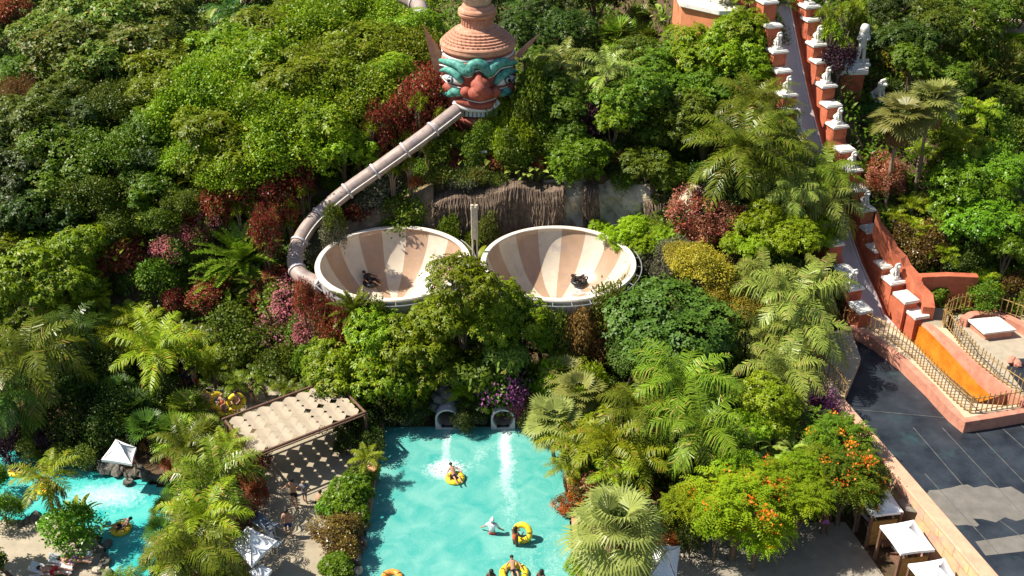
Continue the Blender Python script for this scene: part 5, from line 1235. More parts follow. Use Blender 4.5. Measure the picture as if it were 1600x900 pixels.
def plant(kind, px, py, w, mat, desc, hc=None, y=None, fl=None, flat=1.0, at_=None, group=None):
    mats = LIB[kind]; me, R0 = mats[vr.randrange(len(mats))]
    if at_ is not None: x, yy_, z = at_
    elif y is not None:
        p = aty(px, py, y); x, yy_, z = p
    else:
        dep0 = 62; r0 = w/FPX*dep0/2
        h = hc if hc is not None else r0*.8
        x, yy_, z, t = march(px, py, h)
    if kind in ('clump', 'fine', 'broad') and y is None and at_ is None and (z-G(x, yy_)) > 2.4 and px < 1300: w *= 1.12
    dep = proj((x, yy_, z))[2]; R = w/FPX*dep/2; s = R/R0; gz = max(G(x, yy_), -.12)
    if z < gz+.3: z = gz+.3
    tree = R > 1.15 or (z-gz) > 2.2
    cat = CAT.get(kind, 'tree' if tree else 'shrub'); nm = ONAME.get(kind, {'schef': 'umbrella_tree', 'flame': 'flame_tree', 'spray': 'feathery_tree', 'fine': 'small_leaved_tree', 'dome': 'dome_tree', 'broad': 'olive_tree', 'bush': 'bushy_tree'}.get(kind, 'leafy_tree') if tree else 'shrub')
    t = thing(nm, None, cat, (x, yy_, gz), vr.uniform(0, 6.28)); t['_d'] = desc
    loc = (0, 0, z-gz)
    if kind in ('areca', 'cycad', 'lowfan'): loc = (0, 0, max(.2, z-gz-R*.55))
    if kind in ('paddle', 'yucca', 'draca', 'draca2'): loc = (0, 0, max(0, z-gz-{'paddle': 1.0, 'draca': 1.4, 'draca2': 1.2, 'yucca': .8}[kind]*s))
    part = PARTN.get(kind, 'crown'); c = link(part, me, t, loc); c.scale = (s, s, s*flat)
    if kind in ('bush', 'round', 'flower', 'flower2', 'tuft') and z-gz > R*.9:
        top = z-gz+1.15*s; h = min(top/2, 2.4*s*1.15); c.scale = (s, s, h/1.15); loc = (0, 0, top-h); c.location = loc
    c.material_slots[0].link = 'OBJECT'; c.material_slots[0].material = LM[mat]
    if len(c.material_slots) > 1: c.name = part; c.material_slots[1].link = 'OBJECT'; c.material_slots[1].material = LM[fl or ('brown' if kind in PALMK else 'pink')]
    if kind in DR:
        b = MB()
        for h in DR[kind]: b.tube([(0, 0, -.1), (h[0]*s*.4, h[1]*s*.4, loc[2]+h[2]*s*.5), (h[0]*s, h[1]*s, loc[2]+h[2]*s)], [.05, .04, .03], 5, cap=False)
        b.build('stem', M['palmbark'], t, world=False)
    elif kind in PALMK:
        H = loc[2]+.05
        if H > .5: k = link('trunk', PTRK, t); tr = {'date': 2.6, 'fan': 1.9, 'bigfan': 3.0, 'cycad': 3}.get(kind, 1.7); k.scale = (tr, tr, H)
    elif kind != 'paddle':
        H = loc[2]+.25*R; k = link('trunk', TRK[vr.randrange(4)], t); q = max(R*1.2, .5); k.scale = (q, q, H)
    PLANTS.append((t, desc, px, py, R, kind)); return t
# ---------------------------------------------------------------- planting (surveyed crown positions)
SPOTS = []
def many(kind, mat, desc, lst, hc=None, fl=None, flat=1.0):
    for q in lst:
        px, py, w = q[:3]; h = q[3] if len(q) > 3 else hc; SPOTS.append((px, py, w)); plant(kind, px, py, w, mat, desc, hc=h, fl=fl, flat=flat)
# --- centre, in front of the bowls (y fixes the distance)
for px, py, w, y in ((722, 448, 112, 51.0), (762, 492, 120, 51.3), (690, 500, 120, 51.2), (805, 505, 110, 51.6), (650, 545, 130, 50.6), (590, 520, 110, 51.2), (600, 585, 140, 50.2), (530, 575, 120, 50.6), (680, 575, 110, 50.2), (640, 610, 90, 49.9), (560, 612, 90, 50.3), (845, 520, 70, 52)):
    SPOTS.append((px, py, w)); plant('schef', px, py, w, 'bright', 'umbrella-leaved bright green tree', y=y)
plant('bigleaf', 792, 560, 80, 'olive', 'droopy broad-leaved olive tree', y=50.3); plant('bigleaf', 745, 585, 90, 'mid', 'droopy broad-leaved green tree', y=50.1)
plant('flower2', 796, 598, 90, 'mid', 'trailing bush with violet and pink bracts', y=49.9, fl='magenta'); plant('flower2', 818, 632, 62, 'mid', 'trailing bush with sparse rosy bracts', y=49.3, fl='pink')
plant('areca', 745, 615, 80, 'palmd', 'low dark feather palm', y=49.6); plant('areca', 728, 600, 60, 'areca', 'low yellow-green feather palm', y=49.5)
many('flower', 'mid', 'pink flowering bush with grey-green leaves', [(455, 478, 100), (430, 530, 80), (480, 520, 70)], 1.6, 'pink')
many('bush', 'red', 'dark red leafy shrub', [(432, 442, 64), (500, 512, 60), (412, 470, 50)], 1.2)
many('yucca', 'croton', 'small copper cordyline', [(515, 508, 46), (540, 495, 40), (500, 490, 36)], 1.3)
many('bush', 'mid', 'mid green leafy shrub', [(395, 545, 100), (440, 570, 80), (360, 510, 90), (245, 432, 72), (480, 560, 60)], 1.7)
# --- big glossy dome and its neighbours
plant('dome', 1050, 520, 222, 'glossy', 'huge dome-shaped glossy dark green tree', y=51.5, flat=.85); SPOTS.append((1050, 520, 222))
plant('fine', 985, 560, 90, 'glossy', 'glossy dark green tree', y=50.6); plant('fine', 1120, 575, 90, 'glossy', 'glossy dark green tree', y=50.8)
many('fine', 'yellow', 'yellow-leaved tree', [(1095, 425, 96, 4.2), (1150, 490, 80, 3.8), (1065, 405, 60, 3.4), (1128, 455, 70, 3.8)])
many('bush', 'olive', 'olive green shrub', [(955, 478, 76, 3.6), (985, 455, 50, 3.2)]); many('tuft', 'brown', 'dry brown tufted shrub', [(905, 512, 80, 2.8), (930, 540, 60, 2.6)])
many('tuft', 'grey', 'dry grey tufted shrub', [(1020, 425, 80, 2.0), (1000, 400, 50, 1.6), (1055, 395, 60, 1.6)])
for px, py, w, y in ((975, 372, 84, 60.4), (1012, 386, 76, 59.6), (1045, 376, 60, 60.0), (938, 362, 46, 61.6), (1000, 360, 60, 61.0)):
    SPOTS.append((px, py, w)); plant('clump', px, py, w, 'lime', 'bright green leafy shrub', y=y)
for k, px, py, w, m, y, ds in (('bush', 802, 200, 60, 'lime', 65.2, 'bright green leafy shrub'), ('bush', 824, 214, 60, 'lime', 65.0, 'bright green leafy shrub'), ('bush', 786, 218, 46, 'lime', 64.6, 'bright green leafy shrub'), ('bush', 738, 238, 46, 'mid', 64.4, 'mid green leafy shrub'), ('bush', 795, 222, 60, 'mid', 64.4, 'mid green leafy shrub'),
    ('draca', 756, 216, 36, 'lime', 65.2, 'yellow-green dracaena'), ('draca', 716, 214, 36, 'lime', 64.8, 'yellow-green dracaena'), ('draca', 698, 222, 38, 'lime', 64.6, 'yellow-green dracaena'), ('draca', 668, 228, 40, 'lime', 64.2, 'yellow-green dracaena'), ('draca2', 640, 256, 38, 'areca', 63.2, 'yellow dracaena rosette'), ('draca2', 612, 268, 34, 'areca', 62.9, 'yellow dracaena rosette'),
    ('bush', 520, 338, 40, 'mid', 59.6, 'mid green leafy shrub'), ('bush', 520, 352, 40, 'grey', 59.6, 'grey-green dry shrub'), ('bush', 412, 350, 54, 'red', 58.0, 'dark red leafy shrub'), ('bush', 757, 208, 46, 'mid', 65.0, 'mid green leafy shrub'),
    ('bush', 672, 140, 84, 'red', 67.6, 'dark red leafy shrub'), ('bush', 655, 165, 64, 'red', 66.8, 'dark red leafy shrub'), ('bush', 625, 175, 60, 'red', 66.5, 'dark red leafy shrub'), ('bush', 590, 190, 60, 'red', 66.0, 'dark red leafy shrub'), ('draca', 652, 158, 46, 'lime', 66.0, 'yellow-green dracaena'), ('draca', 578, 200, 42, 'lime', 65.2, 'yellow-green dracaena'),
    ('bush', 822, 155, 70, 'mid', 66.2, 'mid green leafy shrub'), ('bush', 836, 130, 60, 'mid', 67.0, 'mid green leafy shrub'), ('bush', 815, 178, 60, 'mid', 65.8, 'mid green leafy shrub'), ('bush', 742, 250, 50, 'olive', 64.4, 'olive green shrub'), ('yucca', 756, 246, 40, 'red', 64.6, 'red cordyline'), ('bush', 712, 248, 46, 'red', 64.3, 'dark red leafy shrub'), ('bush', 770, 258, 46, 'red', 64.4, 'dark red leafy shrub'),
    ('bush', 690, 272, 56, 'olive', 63.9, 'olive green shrub'), ('bush', 725, 278, 56, 'grey', 64.0, 'grey-green dry shrub'), ('bush', 800, 268, 50, 'mid', 64.4, 'mid green leafy shrub'), ('bush', 840, 262, 50, 'red', 64.6, 'dark red leafy shrub'), ('bush', 820, 240, 56, 'mid', 64.8, 'mid green leafy shrub'), ('bush', 960, 272, 50, 'croton', 64.6, 'brown and yellow croton shrub'), ('bush', 945, 235, 60, 'dark', 65.4, 'dark leafy shrub'),
    ('paddle', 770, 238, 50, 'silver', 64.6, 'pale paddle-leaved strelitzia'), ('paddle', 842, 282, 44, 'silver', 64.3, 'pale paddle-leaved strelitzia'),
    ('draca', 735, 236, 44, 'lime', 64.6, 'yellow-green dracaena'), ('draca', 690, 240, 44, 'lime', 64.0, 'yellow-green dracaena'), ('draca2', 775, 240, 40, 'areca', 64.6, 'yellow dracaena rosette'), ('yucca', 800, 246, 46, 'redo', 64.5, 'bright red cordyline'), ('yucca', 718, 266, 40, 'redo', 64.1, 'bright red cordyline'), ('draca', 835, 236, 40, 'lime', 64.9, 'yellow-green dracaena'), ('yucca', 645, 284, 40, 'redo', 63.0, 'bright red cordyline'),
    ('bush', 700, 356, 44, 'mid', 61.6, 'mid green leafy shrub'), ('bush', 765, 352, 40, 'olive', 61.8, 'olive green shrub'), ('bush', 642, 334, 66, 'fineb', 62.9, 'bright green bush above the left bowl'),
    ('bush', 505, 482, 46, 'red', 52.4, 'dark red leafy shrub'), ('cycad', 552, 468, 84, 'palm', 51.8, 'stiff-fronded green cycad'), ('bush', 590, 492, 60, 'mid', 51.9, 'mid green leafy shrub'), ('bush', 530, 500, 56, 'redo', 51.7, 'orange-red leafy shrub'), ('bush', 475, 455, 40, 'flowerless' if False else 'red', 53.0, 'dark red leafy shrub'),
    ('bush', 868, 505, 56, 'olive', 51.8, 'olive green shrub'), ('bush', 955, 478, 64, 'olive', 52.6, 'olive green shrub'), ('bush', 905, 508, 60, 'brown', 51.9, 'dry brown shrub')):
    SPOTS.append((px, py, w)); plant(k, px, py, w, m, ds, y=y)
many('flower', 'red', 'red and brown leaved shrub', [(1082, 330, 84, 1.8), (1135, 345, 70, 1.8), (1100, 360, 56, 1.6)], fl='salmon')
many('bush', 'purple', 'purple-black shrub', [(1100, 315, 50, 2.2), (1312, 92, 62, 1.6), (1328, 104, 50, 1.4), (930, 190, 66, 1.6), (905, 205, 50, 1.3)])
# --- around the head and tube
many('round', 'fineb', 'neat round bright green bush', [(905, 256, 108, 1.6)]); many('clump', 'mid', 'rounded green bush', [(1008, 258, 92, 1.6), (1040, 275, 70, 1.2)])
many('tuft', 'olive', 'olive tufted shrub', [(712, 282, 70, 1.1), (745, 275, 60, 1.0), (770, 285, 50, .9)])
many('bush', 'mid', 'mid green leafy shrub', [(690, 235, 66, 1.4), (660, 268, 46, 1.0), (735, 232, 60, 1.2), (810, 240, 60, 1.0)])
many('yucca', 'red', 'red cordyline', [(710, 245, 36, .9), (768, 258, 40, .9), (750, 240, 36, .9), (645, 272, 32, .8), (725, 258, 30, .8), (815, 235, 36, .8), (790, 262, 34, .8)])
many('bush', 'red', 'dark red leafy shrub', [(660, 138, 84, 1.6), (680, 160, 64, 1.4), (640, 165, 56, 1.4), (588, 186, 60, 1.4), (620, 178, 40, 1.4), (720, 150, 30)])
many('draca', 'lime', 'yellow-green dracaena', [(652, 152, 44, 2.6), (577, 194, 40, 2.6), (640, 215, 44, 2.4), (662, 200, 40, 2.4), (690, 178, 40, 2.6), (652, 195, 36, 2.4), (712, 214, 36, 2.2), (682, 212, 34, 2.2)])
many('draca2', 'areca', 'yellow dracaena rosette', [(672, 225, 32, 2.0), (690, 232, 32, 1.8), (590, 232, 30, 2.0), (618, 225, 34, 2.0), (560, 245, 34, 2), (470, 280, 40, 1.6), (455, 300, 40, 1.5), (480, 300, 36, 1.5)])
many('bush', 'lime', 'bright green leafy shrub', [(782, 178, 72, 2.0), (800, 208, 64, 1.7), (775, 205, 50, 1.4), (825, 195, 50, 1.6)])
many('paddle', 'silver', 'pale paddle-leaved strelitzia', [(770, 222, 50, 1.0), (815, 260, 46, 1.0), (725, 240, 40, .9), (592, 210, 50, 1.6), (570, 250, 44, 1.4), (480, 220, 50, 2), (835, 270, 50, 1)])
many('clump', 'mid', 'mid green leafy tree', [(855, 150, 84, 2.6), (880, 175, 80, 2.4), (850, 105, 70, 2.6), (890, 205, 60, 1.8), (835, 130, 60, 2.4)])
many('palm', 'silver', 'silver-green feather palm with yellowing old fronds', [(882, 98, 100, 3.6), (950, 110, 96, 3.6)])
many('grassy' if False else 'bush', 'grey', 'grey-green dry shrub', [(600, 304, 76, 1.5), (575, 318, 46, 1.2), (490, 388, 60, 1.2), (505, 345, 40, .9), (478, 400, 40, 1.0)])
many('bush', 'mid', 'mid green leafy shrub', [(640, 338, 96, 1.5), (610, 350, 60, 1.3), (672, 345, 50, 1.3), (510, 325, 40, .9), (520, 290, 40)])
many('bush', 'mid', 'mid green leafy shrub', [(835, 205, 60, 1.6), (870, 232, 60, 1.4), (940, 245, 50, 1.2), (975, 285, 50, 1.0), (780, 210, 40, 1.4), (700, 205, 40, 1.2)])
many('areca', 'palm', 'leafy green areca clump', [(1040, 345, 60, 1.6), (990, 330, 40, .8)])
many('bush', 'redo', 'orange-red leafy shrub', [(362, 300, 76), (335, 320, 66), (440, 322, 60)], 2.3); many('bush', 'red', 'dark red leafy shrub', [(400, 292, 76), (432, 305, 76), (465, 275, 56), (470, 235, 40), (330, 290, 50)], 2.3)
many('draca2', 'areca', 'yellow dracaena rosette', [(448, 320, 42), (470, 300, 42), (398, 318, 38), (372, 325, 36), (425, 340, 40)], 2.6)
# --- top strip
many('broad', 'olive', 'mottled olive-green tree with round leaves', [(105, 88, 120), (165, 50, 130), (225, 85, 120), (190, 20, 120), (110, 40, 90), (250, 30, 100), (60, 60, 80), (150, 110, 90)], 3.2)
many('bush', 'red', 'dark red leafy shrub', [(22, 14, 60, 1.6)])
many('paddle', 'silver', 'pale paddle-leaved strelitzia', [(265, 62, 60, 1.2), (318, 38, 60, 1.2), (345, 30, 50, 1.3), (915, 35, 60, 1.4), (1040, 22, 50, 1.3)], 1.2)
many('palm', 'palmd', 'dark feather palm', [(365, 20, 100, 3), (420, 30, 60, 2), (830, 22, 90, 3.0)])
many('tuft', 'brown', 'brownish conifer-like shrub', [(30, 142, 58, 1.8), (68, 155, 50, 1.6), (190, 108, 56, 1.8), (60, 178, 50, 1.4)])
many('lowfan', 'palm', 'broad fan-leaved palm clump', [(965, 38, 90, 2.2), (1008, 50, 80, 2.0), (1000, 20, 60, 2), (1055, 45, 60, 2)])
many('draca', 'areca', 'yellow dracaena rosette', [(690, 50, 50, 1.8), (650, 45, 50, 1.8), (598, 28, 60, 1.8), (560, 20, 60, 1.8), (675, 70, 40, 1.8), (625, 60, 40, 1.6), (1195, 38, 44, 2), (1212, 28, 36, 2), (1150, 28, 50, 1.8)])
many('clump', 'dark', 'dark leafy tree', [(820, 60, 90, 3), (880, 50, 90, 3), (770, -8, 80), (860, 10, 90, 3.2), (930, -5, 100, 3)], 2.5)
# --- bright canopy left
BR = [(258, 118, 120), (330, 150, 140), (412, 108, 140), (490, 62, 150), (560, 92, 150), (628, 92, 110), (478, 140, 150), (556, 160, 140), (640, 60, 110), (398, 190, 140), (330, 232, 140), (440, 240, 140), (500, 205, 130), (360, 285, 110), (535, 238, 100), (288, 190, 120), (420, 60, 120), (580, 40, 110), (350, 90, 110), (300, 250, 100), (600, 130, 110), (520, 110, 120), (390, 245, 110), (455, 185, 120), (250, 160, 100), (470, 30, 100), (540, 30, 100)]
many('clump', 'bright', 'yellow-green canopy tree', BR[::2], 2.7); many('fine', 'bright', 'yellow-green fine-leaved canopy tree', BR[1::2], 2.7)
DK = [(60, 205, 130), (128, 190, 120), (185, 170, 110), (95, 262, 140), (28, 272, 130), (180, 248, 130), (232, 208, 110), (70, 332, 130), (145, 318, 120), (232, 296, 100), (15, 350, 110), (190, 345, 90), (110, 220, 100), (10, 210, 90), (245, 350, 80), (150, 380, 80), (205, 120, 80), (285, 320, 70), (100, 150, 90), (235, 255, 80)]
many('clump', 'mid', 'mid green leafy tree', DK[::3], 2.5); many('clump', 'dark', 'dark leafy tree', DK[1::3], 2.5); many('fine', 'mid', 'fine-leaved green tree', DK[2::3], 2.5)
many('schef', 'bright', 'umbrella-leaved bright green tree', [(60, 430, 150, 3.2), (118, 395, 110, 3.0), (15, 400, 100, 3), (100, 450, 110, 2.8)])
many('paddle', 'areca', 'yellow-green banana plant', [(250, 285, 60, 2.5), (200, 340, 60, 2.2), (170, 385, 50, 2), (208, 372, 50, 2), (280, 300, 50, 2.2), (225, 320, 40, 2)])
many('bush', 'red', 'dark red leafy shrub', [(190, 400, 74, 1.8), (155, 412, 60, 1.6), (335, 318, 70, 1.6), (375, 300, 60, 1.5), (405, 285, 60, 1.5), (272, 468, 44, 1.3), (318, 470, 66, 1.4), (345, 450, 44, 1.3), (425, 310, 70, 1.4), (480, 250, 40), (300, 345, 50, 1.5), (215, 388, 50, 1.6)])
many('flower', 'mid', 'pink flowering bush with grey-green leaves', [(268, 392, 70, 1.8), (300, 372, 50, 1.8), (330, 345, 50, 1.8)], fl='pink')
many('bush', 'lime', 'bright green leafy shrub', [(205, 350, 56, 2.2), (400, 330, 40, 1.5), (445, 325, 50, 1.2)])
many('draca2', 'areca', 'yellow dracaena rosette', [(350, 318, 40, 2), (390, 315, 34, 2), (440, 340, 40, 1.6), (470, 322, 34, 1.6), (455, 345, 34, 1.4), (290, 340, 36, 2)])
many('cycad', 'palm', 'broad stiff-fronded cycad', [(372, 372, 160, 2.4), (345, 425, 110, 2.2)]); many('cycad', 'silver', 'silvery drooping cycad', [(400, 430, 90, 1.8)])
many('areca', 'areca', 'golden-green areca clump', [(128, 470, 86), (165, 500, 96), (212, 490, 86), (235, 525, 100), (272, 535, 90), (190, 530, 80), (310, 540, 80), (330, 560, 70), (150, 450, 60), (100, 490, 60)], 2.4)
many('areca', 'palm', 'leafy green areca clump', [(350, 560, 70), (370, 590, 60), (310, 520, 70), (410, 580, 60), (445, 600, 50), (420, 550, 60)], 2.0)
# --- left foreground
many('queen', 'palm', 'large drooping feather palm', [(45, 560, 190, 5.0)]); many('queen', 'palmd', 'dark drooping feather palm', [(110, 520, 130, 4.2), (5, 620, 120, 4)])
many('palm', 'areca', 'arching yellow-green feather palm', [(245, 548, 150, 3.6)]); 
many('bush', 'dark', 'dark leafy shrub', [(120, 560, 90), (160, 590, 90), (130, 620, 90), (90, 600, 80), (180, 640, 80), (60, 650, 60), (110, 670, 70), (240, 610, 60), (155, 670, 70)], 1.8)
many('paddle', 'silver', 'pale paddle-leaved strelitzia', [(150, 545, 60, 1.8), (130, 600, 50, 1.8), (105, 640, 50, 1.5)])
many('bush', 'purple', 'purple-black shrub', [(28, 672, 70), (85, 690, 60), (10, 700, 50), (255, 625, 40)], 1.2)
many('bush', 'olive', 'olive green shrub', [(55, 665, 50, 1.8), (45, 700, 40, 1.2), (130, 715, 50, .9), (95, 715, 50, .9)])
many('lowfan', 'palmd', 'dark fan-leaved palm', [(205, 630, 90, 2.4), (225, 655, 80, 2.2), (180, 600, 70, 2.4), (250, 580, 60, 1.6)])
many('lowfan', 'palm', 'broad fan-leaved palm clump', [(290, 625, 90, 1.8), (270, 665, 90, 1.9), (315, 660, 70, 1.6)])
many('yucca', 'palm', 'spiky green yucca rosette', [(315, 672, 60), (345, 690, 56), (290, 690, 60), (240, 640, 50), (165, 615, 40), (330, 710, 60), (365, 700, 50), (300, 720, 50)], 1.6)
many('palm', 'palm', 'mid green feather palm', [(335, 748, 170, 3.0), (290, 700, 110, 2.4)]); many('palm', 'areca', 'arching yellow-green feather palm', [(320, 810, 150, 3.2), (355, 705, 90, 2.4)])
many('queen', 'palm', 'large drooping feather palm', [(305, 860, 170, 3.2)]); many('areca', 'areca', 'golden-green areca clump', [(285, 900, 110), (350, 900, 90), (260, 850, 80), (330, 875, 90)], 1.8)
many('lowfan', 'palmd', 'dark fan-leaved palm', [(262, 790, 70), (250, 820, 60), (275, 760, 50), (240, 870, 60)], 1.2)
many('yucca', 'redo', 'bright red cordyline', [(262, 728, 44, 1.0), (275, 742, 36, .8), (405, 735, 30, .8)]); many('bush', 'red', 'dark red leafy shrub', [(400, 770, 44, 1.0), (392, 745, 40, 1.0), (408, 715, 36, .9), (385, 800, 40, .9)])
many('yucca', 'grey', 'grey spiky tuft', [(350, 785, 50, 1.2), (262, 600, 50, 1.0)])
many('palm', 'areca', 'slender leaning palm over the river', [(72, 748, 110, 4.0)]); many('bush', 'fineb', 'round bright green bush', [(114, 834, 104, 1.2)]); many('bush', 'fineb', 'bright green bush at the left edge', [(4, 795, 60, 1.4), (-15, 750, 60, 1.4)]); many('broad', 'mid', 'broad-crowned tree', [(-95, 835, 130, 3.6), (-60, 900, 120, 3.4)])
many('areca', 'palm', 'leafy green areca clump', [(190, 905, 60, .6), (88, 890, 30, .5)]); many('paddle', 'areca', 'yellow-green banana plant', [(118, 800, 46, 1.6)])
many('round', 'fineb', 'dense bright green hedge bush', [(545, 778, 80, 1.0), (560, 752, 50, .8), (526, 890, 60, .8), (562, 806, 40, .7), (515, 795, 46, .7)]); many('bush', 'croton', 'brown and yellow croton shrub', [(524, 838, 76, 1.1), (540, 860, 54, 1.0), (545, 825, 50, 1)])
many('palm', 'areca', 'small yellow-green palm beside the pool corner', [(572, 718, 60, 1.6)]); many('areca', 'palm', 'leafy green areca clump', [(578, 740, 40, .8)])
many('bush', 'dark', 'dark leafy shrub', [(555, 665, 70), (580, 690, 50), (600, 640, 60), (540, 690, 40), (640, 640, 60), (665, 620, 50), (740, 640, 50), (725, 655, 36), (828, 655, 40)], 1.2)
# --- right of the pool
many('queen', 'palm', 'large drooping feather palm', [(1065, 600, 190, 5.2), (1095, 668, 180, 4.6), (1000, 640, 140, 4.4)]); 
many('palm', 'areca', 'arching yellow-green feather palm', [(955, 690, 150, 3.6), (1000, 712, 120, 3.2), (900, 690, 110, 3.0), (960, 740, 90, 2.8), (885, 730, 70, 2.2)])
many('fan', 'fan', 'pale fan palm leaning over the pool corner', [(865, 660, 100, 2.8)]); many('fan', 'fan', 'drooping pale fan palm', [(905, 618, 90, 3.2), (880, 590, 80, 3.0)])
many('areca', 'areca', 'golden-green areca clump', [(865, 570, 80, 3), (890, 560, 70, 3), (900, 585, 70, 3), (920, 640, 80, 3)]); many('bush', 'lime', 'bright green leafy shrub', [(860, 590, 60, 3.0), (925, 600, 70, 3.2), (905, 630, 50, 3)])
plant('bigfan', 962, 835, 185, 'fan', 'biggest pale fan palm in the right foreground', hc=3.4); SPOTS.append((962, 835, 180))
many('flower', 'mid', 'pink flowering bush with grey-green leaves', [(940, 765, 70, 1.4), (1010, 780, 60, 1.4)], fl='salmon'); many('flower2', 'croton', 'brownish flowering shrub', [(905, 770, 50, .9), (1030, 760, 60, 1.5), (1045, 830, 50, .9), (885, 790, 40, .6)], fl='orange')
many('bush', 'lime', 'bright green leafy shrub', [(905, 885, 50, .8), (990, 890, 60, .8), (930, 890, 50, .7), (1010, 860, 40, .8)]); many('bush', 'dark', 'dark leafy shrub', [(1050, 740, 80), (1075, 770, 80), (1100, 720, 90), (1050, 800, 60), (1140, 650, 80), (1150, 700, 90), (1120, 750, 80), (1080, 830, 50), (1010, 750, 80), (960, 780, 80)], 2.0)
many('yucca', 'silver', 'silver-green yucca rosette', [(975, 755, 40, 1.8), (1000, 770, 36, 1.6), (1010, 765, 30, 1.5)])
many('clump', 'lime', 'bright green leafy tree', [(1195, 640, 110, 4.2), (1165, 670, 70, 4.0), (1220, 640, 70, 4.4), (1150, 725, 70, 3.6)])
many('paddle', 'silver', 'pale paddle-leaved strelitzia', [(1215, 690, 70, 3.6), (1205, 720, 60, 3.4), (1230, 735, 50, 3.2), (1190, 700, 50, 3.4), (1245, 700, 44, 3.5)])
many('flame', 'lime', 'feathery tree with orange flower clusters', [(1150, 800, 150, 3.2), (1205, 775, 110, 3.4), (1090, 790, 90, 2.8), (1185, 835, 90, 2.6)], fl='orange')
many('flame', 'mid', 'dark feathery tree with a few orange flowers', [(1325, 748, 118, 3.2), (1300, 690, 110, 3.4), (1345, 770, 70, 2.8)], fl='orange'); many('spray', 'bright', 'feathery green tree without flowers', [(1250, 785, 100, 3.2), (1255, 740, 80, 3.4), (1120, 830, 60, 2.4), (1280, 740, 80, 3.3)])
many('flower', 'purple', 'magenta bougainvillea', [(1280, 635, 64, 3.2), (1262, 620, 50, 3.2), (1292, 655, 44, 3.0)], fl='magenta')
many('queen', 'silver', 'silver-green drooping palm', [(1240, 468, 170, 5.0), (1195, 435, 120, 4.6), (1262, 520, 150, 4.8), (1228, 580, 150, 4.6), (1280, 440, 110, 4.5), (1190, 520, 110, 4.4)])
many('bush', 'dark', 'dark leafy shrub', [(1180, 560, 80, 3), (1160, 600, 80, 3), (1180, 470, 70, 3), (1300, 470, 50, 2), (1220, 410, 50, 2), (1295, 430, 50, 2)])
# --- upper right of centre
many('clump', 'mid', 'mid green leafy tree', [(1035, 120, 130), (985, 160, 120), (1062, 190, 110), (1000, 95, 100), (1120, 155, 100), (1020, 215, 70, 2), (1060, 145, 90)], 2.6)
many('clump', 'bright', 'yellow-green canopy tree', [(1100, 100, 120), (1150, 72, 100), (1180, 108, 70), (1085, 60, 80), (960, 190, 60), (1100, 215, 50), (1165, 45, 70)], 2.6)
many('date', 'palm', 'big grey-green drooping date palm', [(1160, 232, 190, 4.6), (1175, 165, 140, 4.4)]); many('queen', 'palm', 'large drooping feather palm', [(1290, 270, 130, 4.2), (1215, 185, 90, 4), (1210, 260, 100, 4), (1240, 230, 90, 4)])
many('queen', 'silver', 'silver-green drooping palm', [(1292, 312, 130, 4.4), (1238, 300, 110, 4.2)]); many('clump', 'lime', 'bright green leafy tree', [(1235, 372, 90, 3.0), (1185, 350, 80, 2.8), (1180, 385, 70, 2.5), (1280, 360, 80, 2.6), (1145, 385, 50, 2.4)])
many('paddle', 'dark', 'dark paddle-leaved plant', [(1040, 320, 50, 1.2), (1020, 335, 50, 1.2), (1165, 320, 50, 2), (1065, 230, 46, 1.2), (1070, 215, 46, 1.2)])
many('bush', 'dark', 'dark leafy shrub', [(1020, 225, 40, .8), (965, 225, 40, .8), (1050, 240, 50, .8), (1150, 300, 60, 2), (1180, 290, 60, 2), (1265, 350, 60), (1095, 280, 60, 1), (960, 270, 40, .8)], 1.2)
# --- right top
many('draca', 'lime', 'yellow-green dracaena', [(1325, 22, 80, 3.4), (1300, 48, 60, 3.0), (1345, 40, 60, 3.0), (1318, 70, 44, 2.4), (1290, 22, 50, 3), (1350, 12, 60, 3.2)])
many('clump', 'dark', 'dark leafy tree', [(1400, 25, 110), (1420, 70, 110), (1385, 70, 60, 2), (1450, 10, 100)], 3.6); many('clump', 'mid', 'mid green leafy tree', [(1495, 55, 130), (1540, 30, 110), (1455, 50, 110), (1590, 20, 80), (1425, 100, 80), (1480, 130, 90, 2.2), (1520, 95, 90, 2.5), (1575, 160, 90, 2.5)], 3.6)
many('tuft', 'olive', 'olive tufted shrub', [(1550, 105, 110, 1.8), (1510, 125, 80, 1.6), (1590, 110, 80, 1.8), (1480, 100, 60)], 1.6); many('flower2', 'mid', 'green shrub with yellow blossom', [(1450, 125, 80, 1.8), (1400, 90, 50, 1.6)], fl='yellow')
many('fan', 'fan', 'tall fan palm with slim pale trunk', [(1408, 186, 96, 6.0), (1458, 160, 92, 6.0)]); many('fan', 'lime', 'green fan palm', [(1585, 70, 50, 2.4)])
many('palm', 'areca', 'arching yellow-green feather palm', [(1505, 228, 100, 3.0), (1530, 175, 80, 2.8), (1440, 235, 50, 2.4)])
many('clump', 'fineb', 'fresh green leafy tree', [(1495, 295, 120), (1560, 275, 110), (1595, 345, 90), (1530, 345, 120), (1575, 390, 80), (1545, 310, 90), (1590, 260, 60), (1480, 340, 70, 2)], 3.0)
many('bush', 'mid', 'mid green leafy shrub', [(1545, 200, 80), (1585, 215, 70), (1470, 200, 60), (1560, 235, 60), (1500, 180, 60), (1480, 255, 60), (1380, 205, 40, .8)], 1.8)
many('flower', 'salmon', 'salmon-coloured leafy shrub', [(1384, 268, 66, 1.4), (1370, 285, 50, 1.2), (1395, 290, 40, 1.0)], fl='red'); many('bush', 'croton', 'brown and yellow croton shrub', [(1435, 395, 70, 1.4), (1410, 365, 50, 1.2), (1460, 365, 60, 1.5), (1590, 445, 50, 1)])
many('areca', 'areca', 'golden-green areca clump', [(1440, 350, 70, 1.8), (1480, 385, 60, 1.8), (1430, 310, 50, 1.6), (1400, 330, 40, 1.3), (1470, 310, 50, 2), (1540, 430, 60, 1.4), (1580, 425, 50, 1.4)])
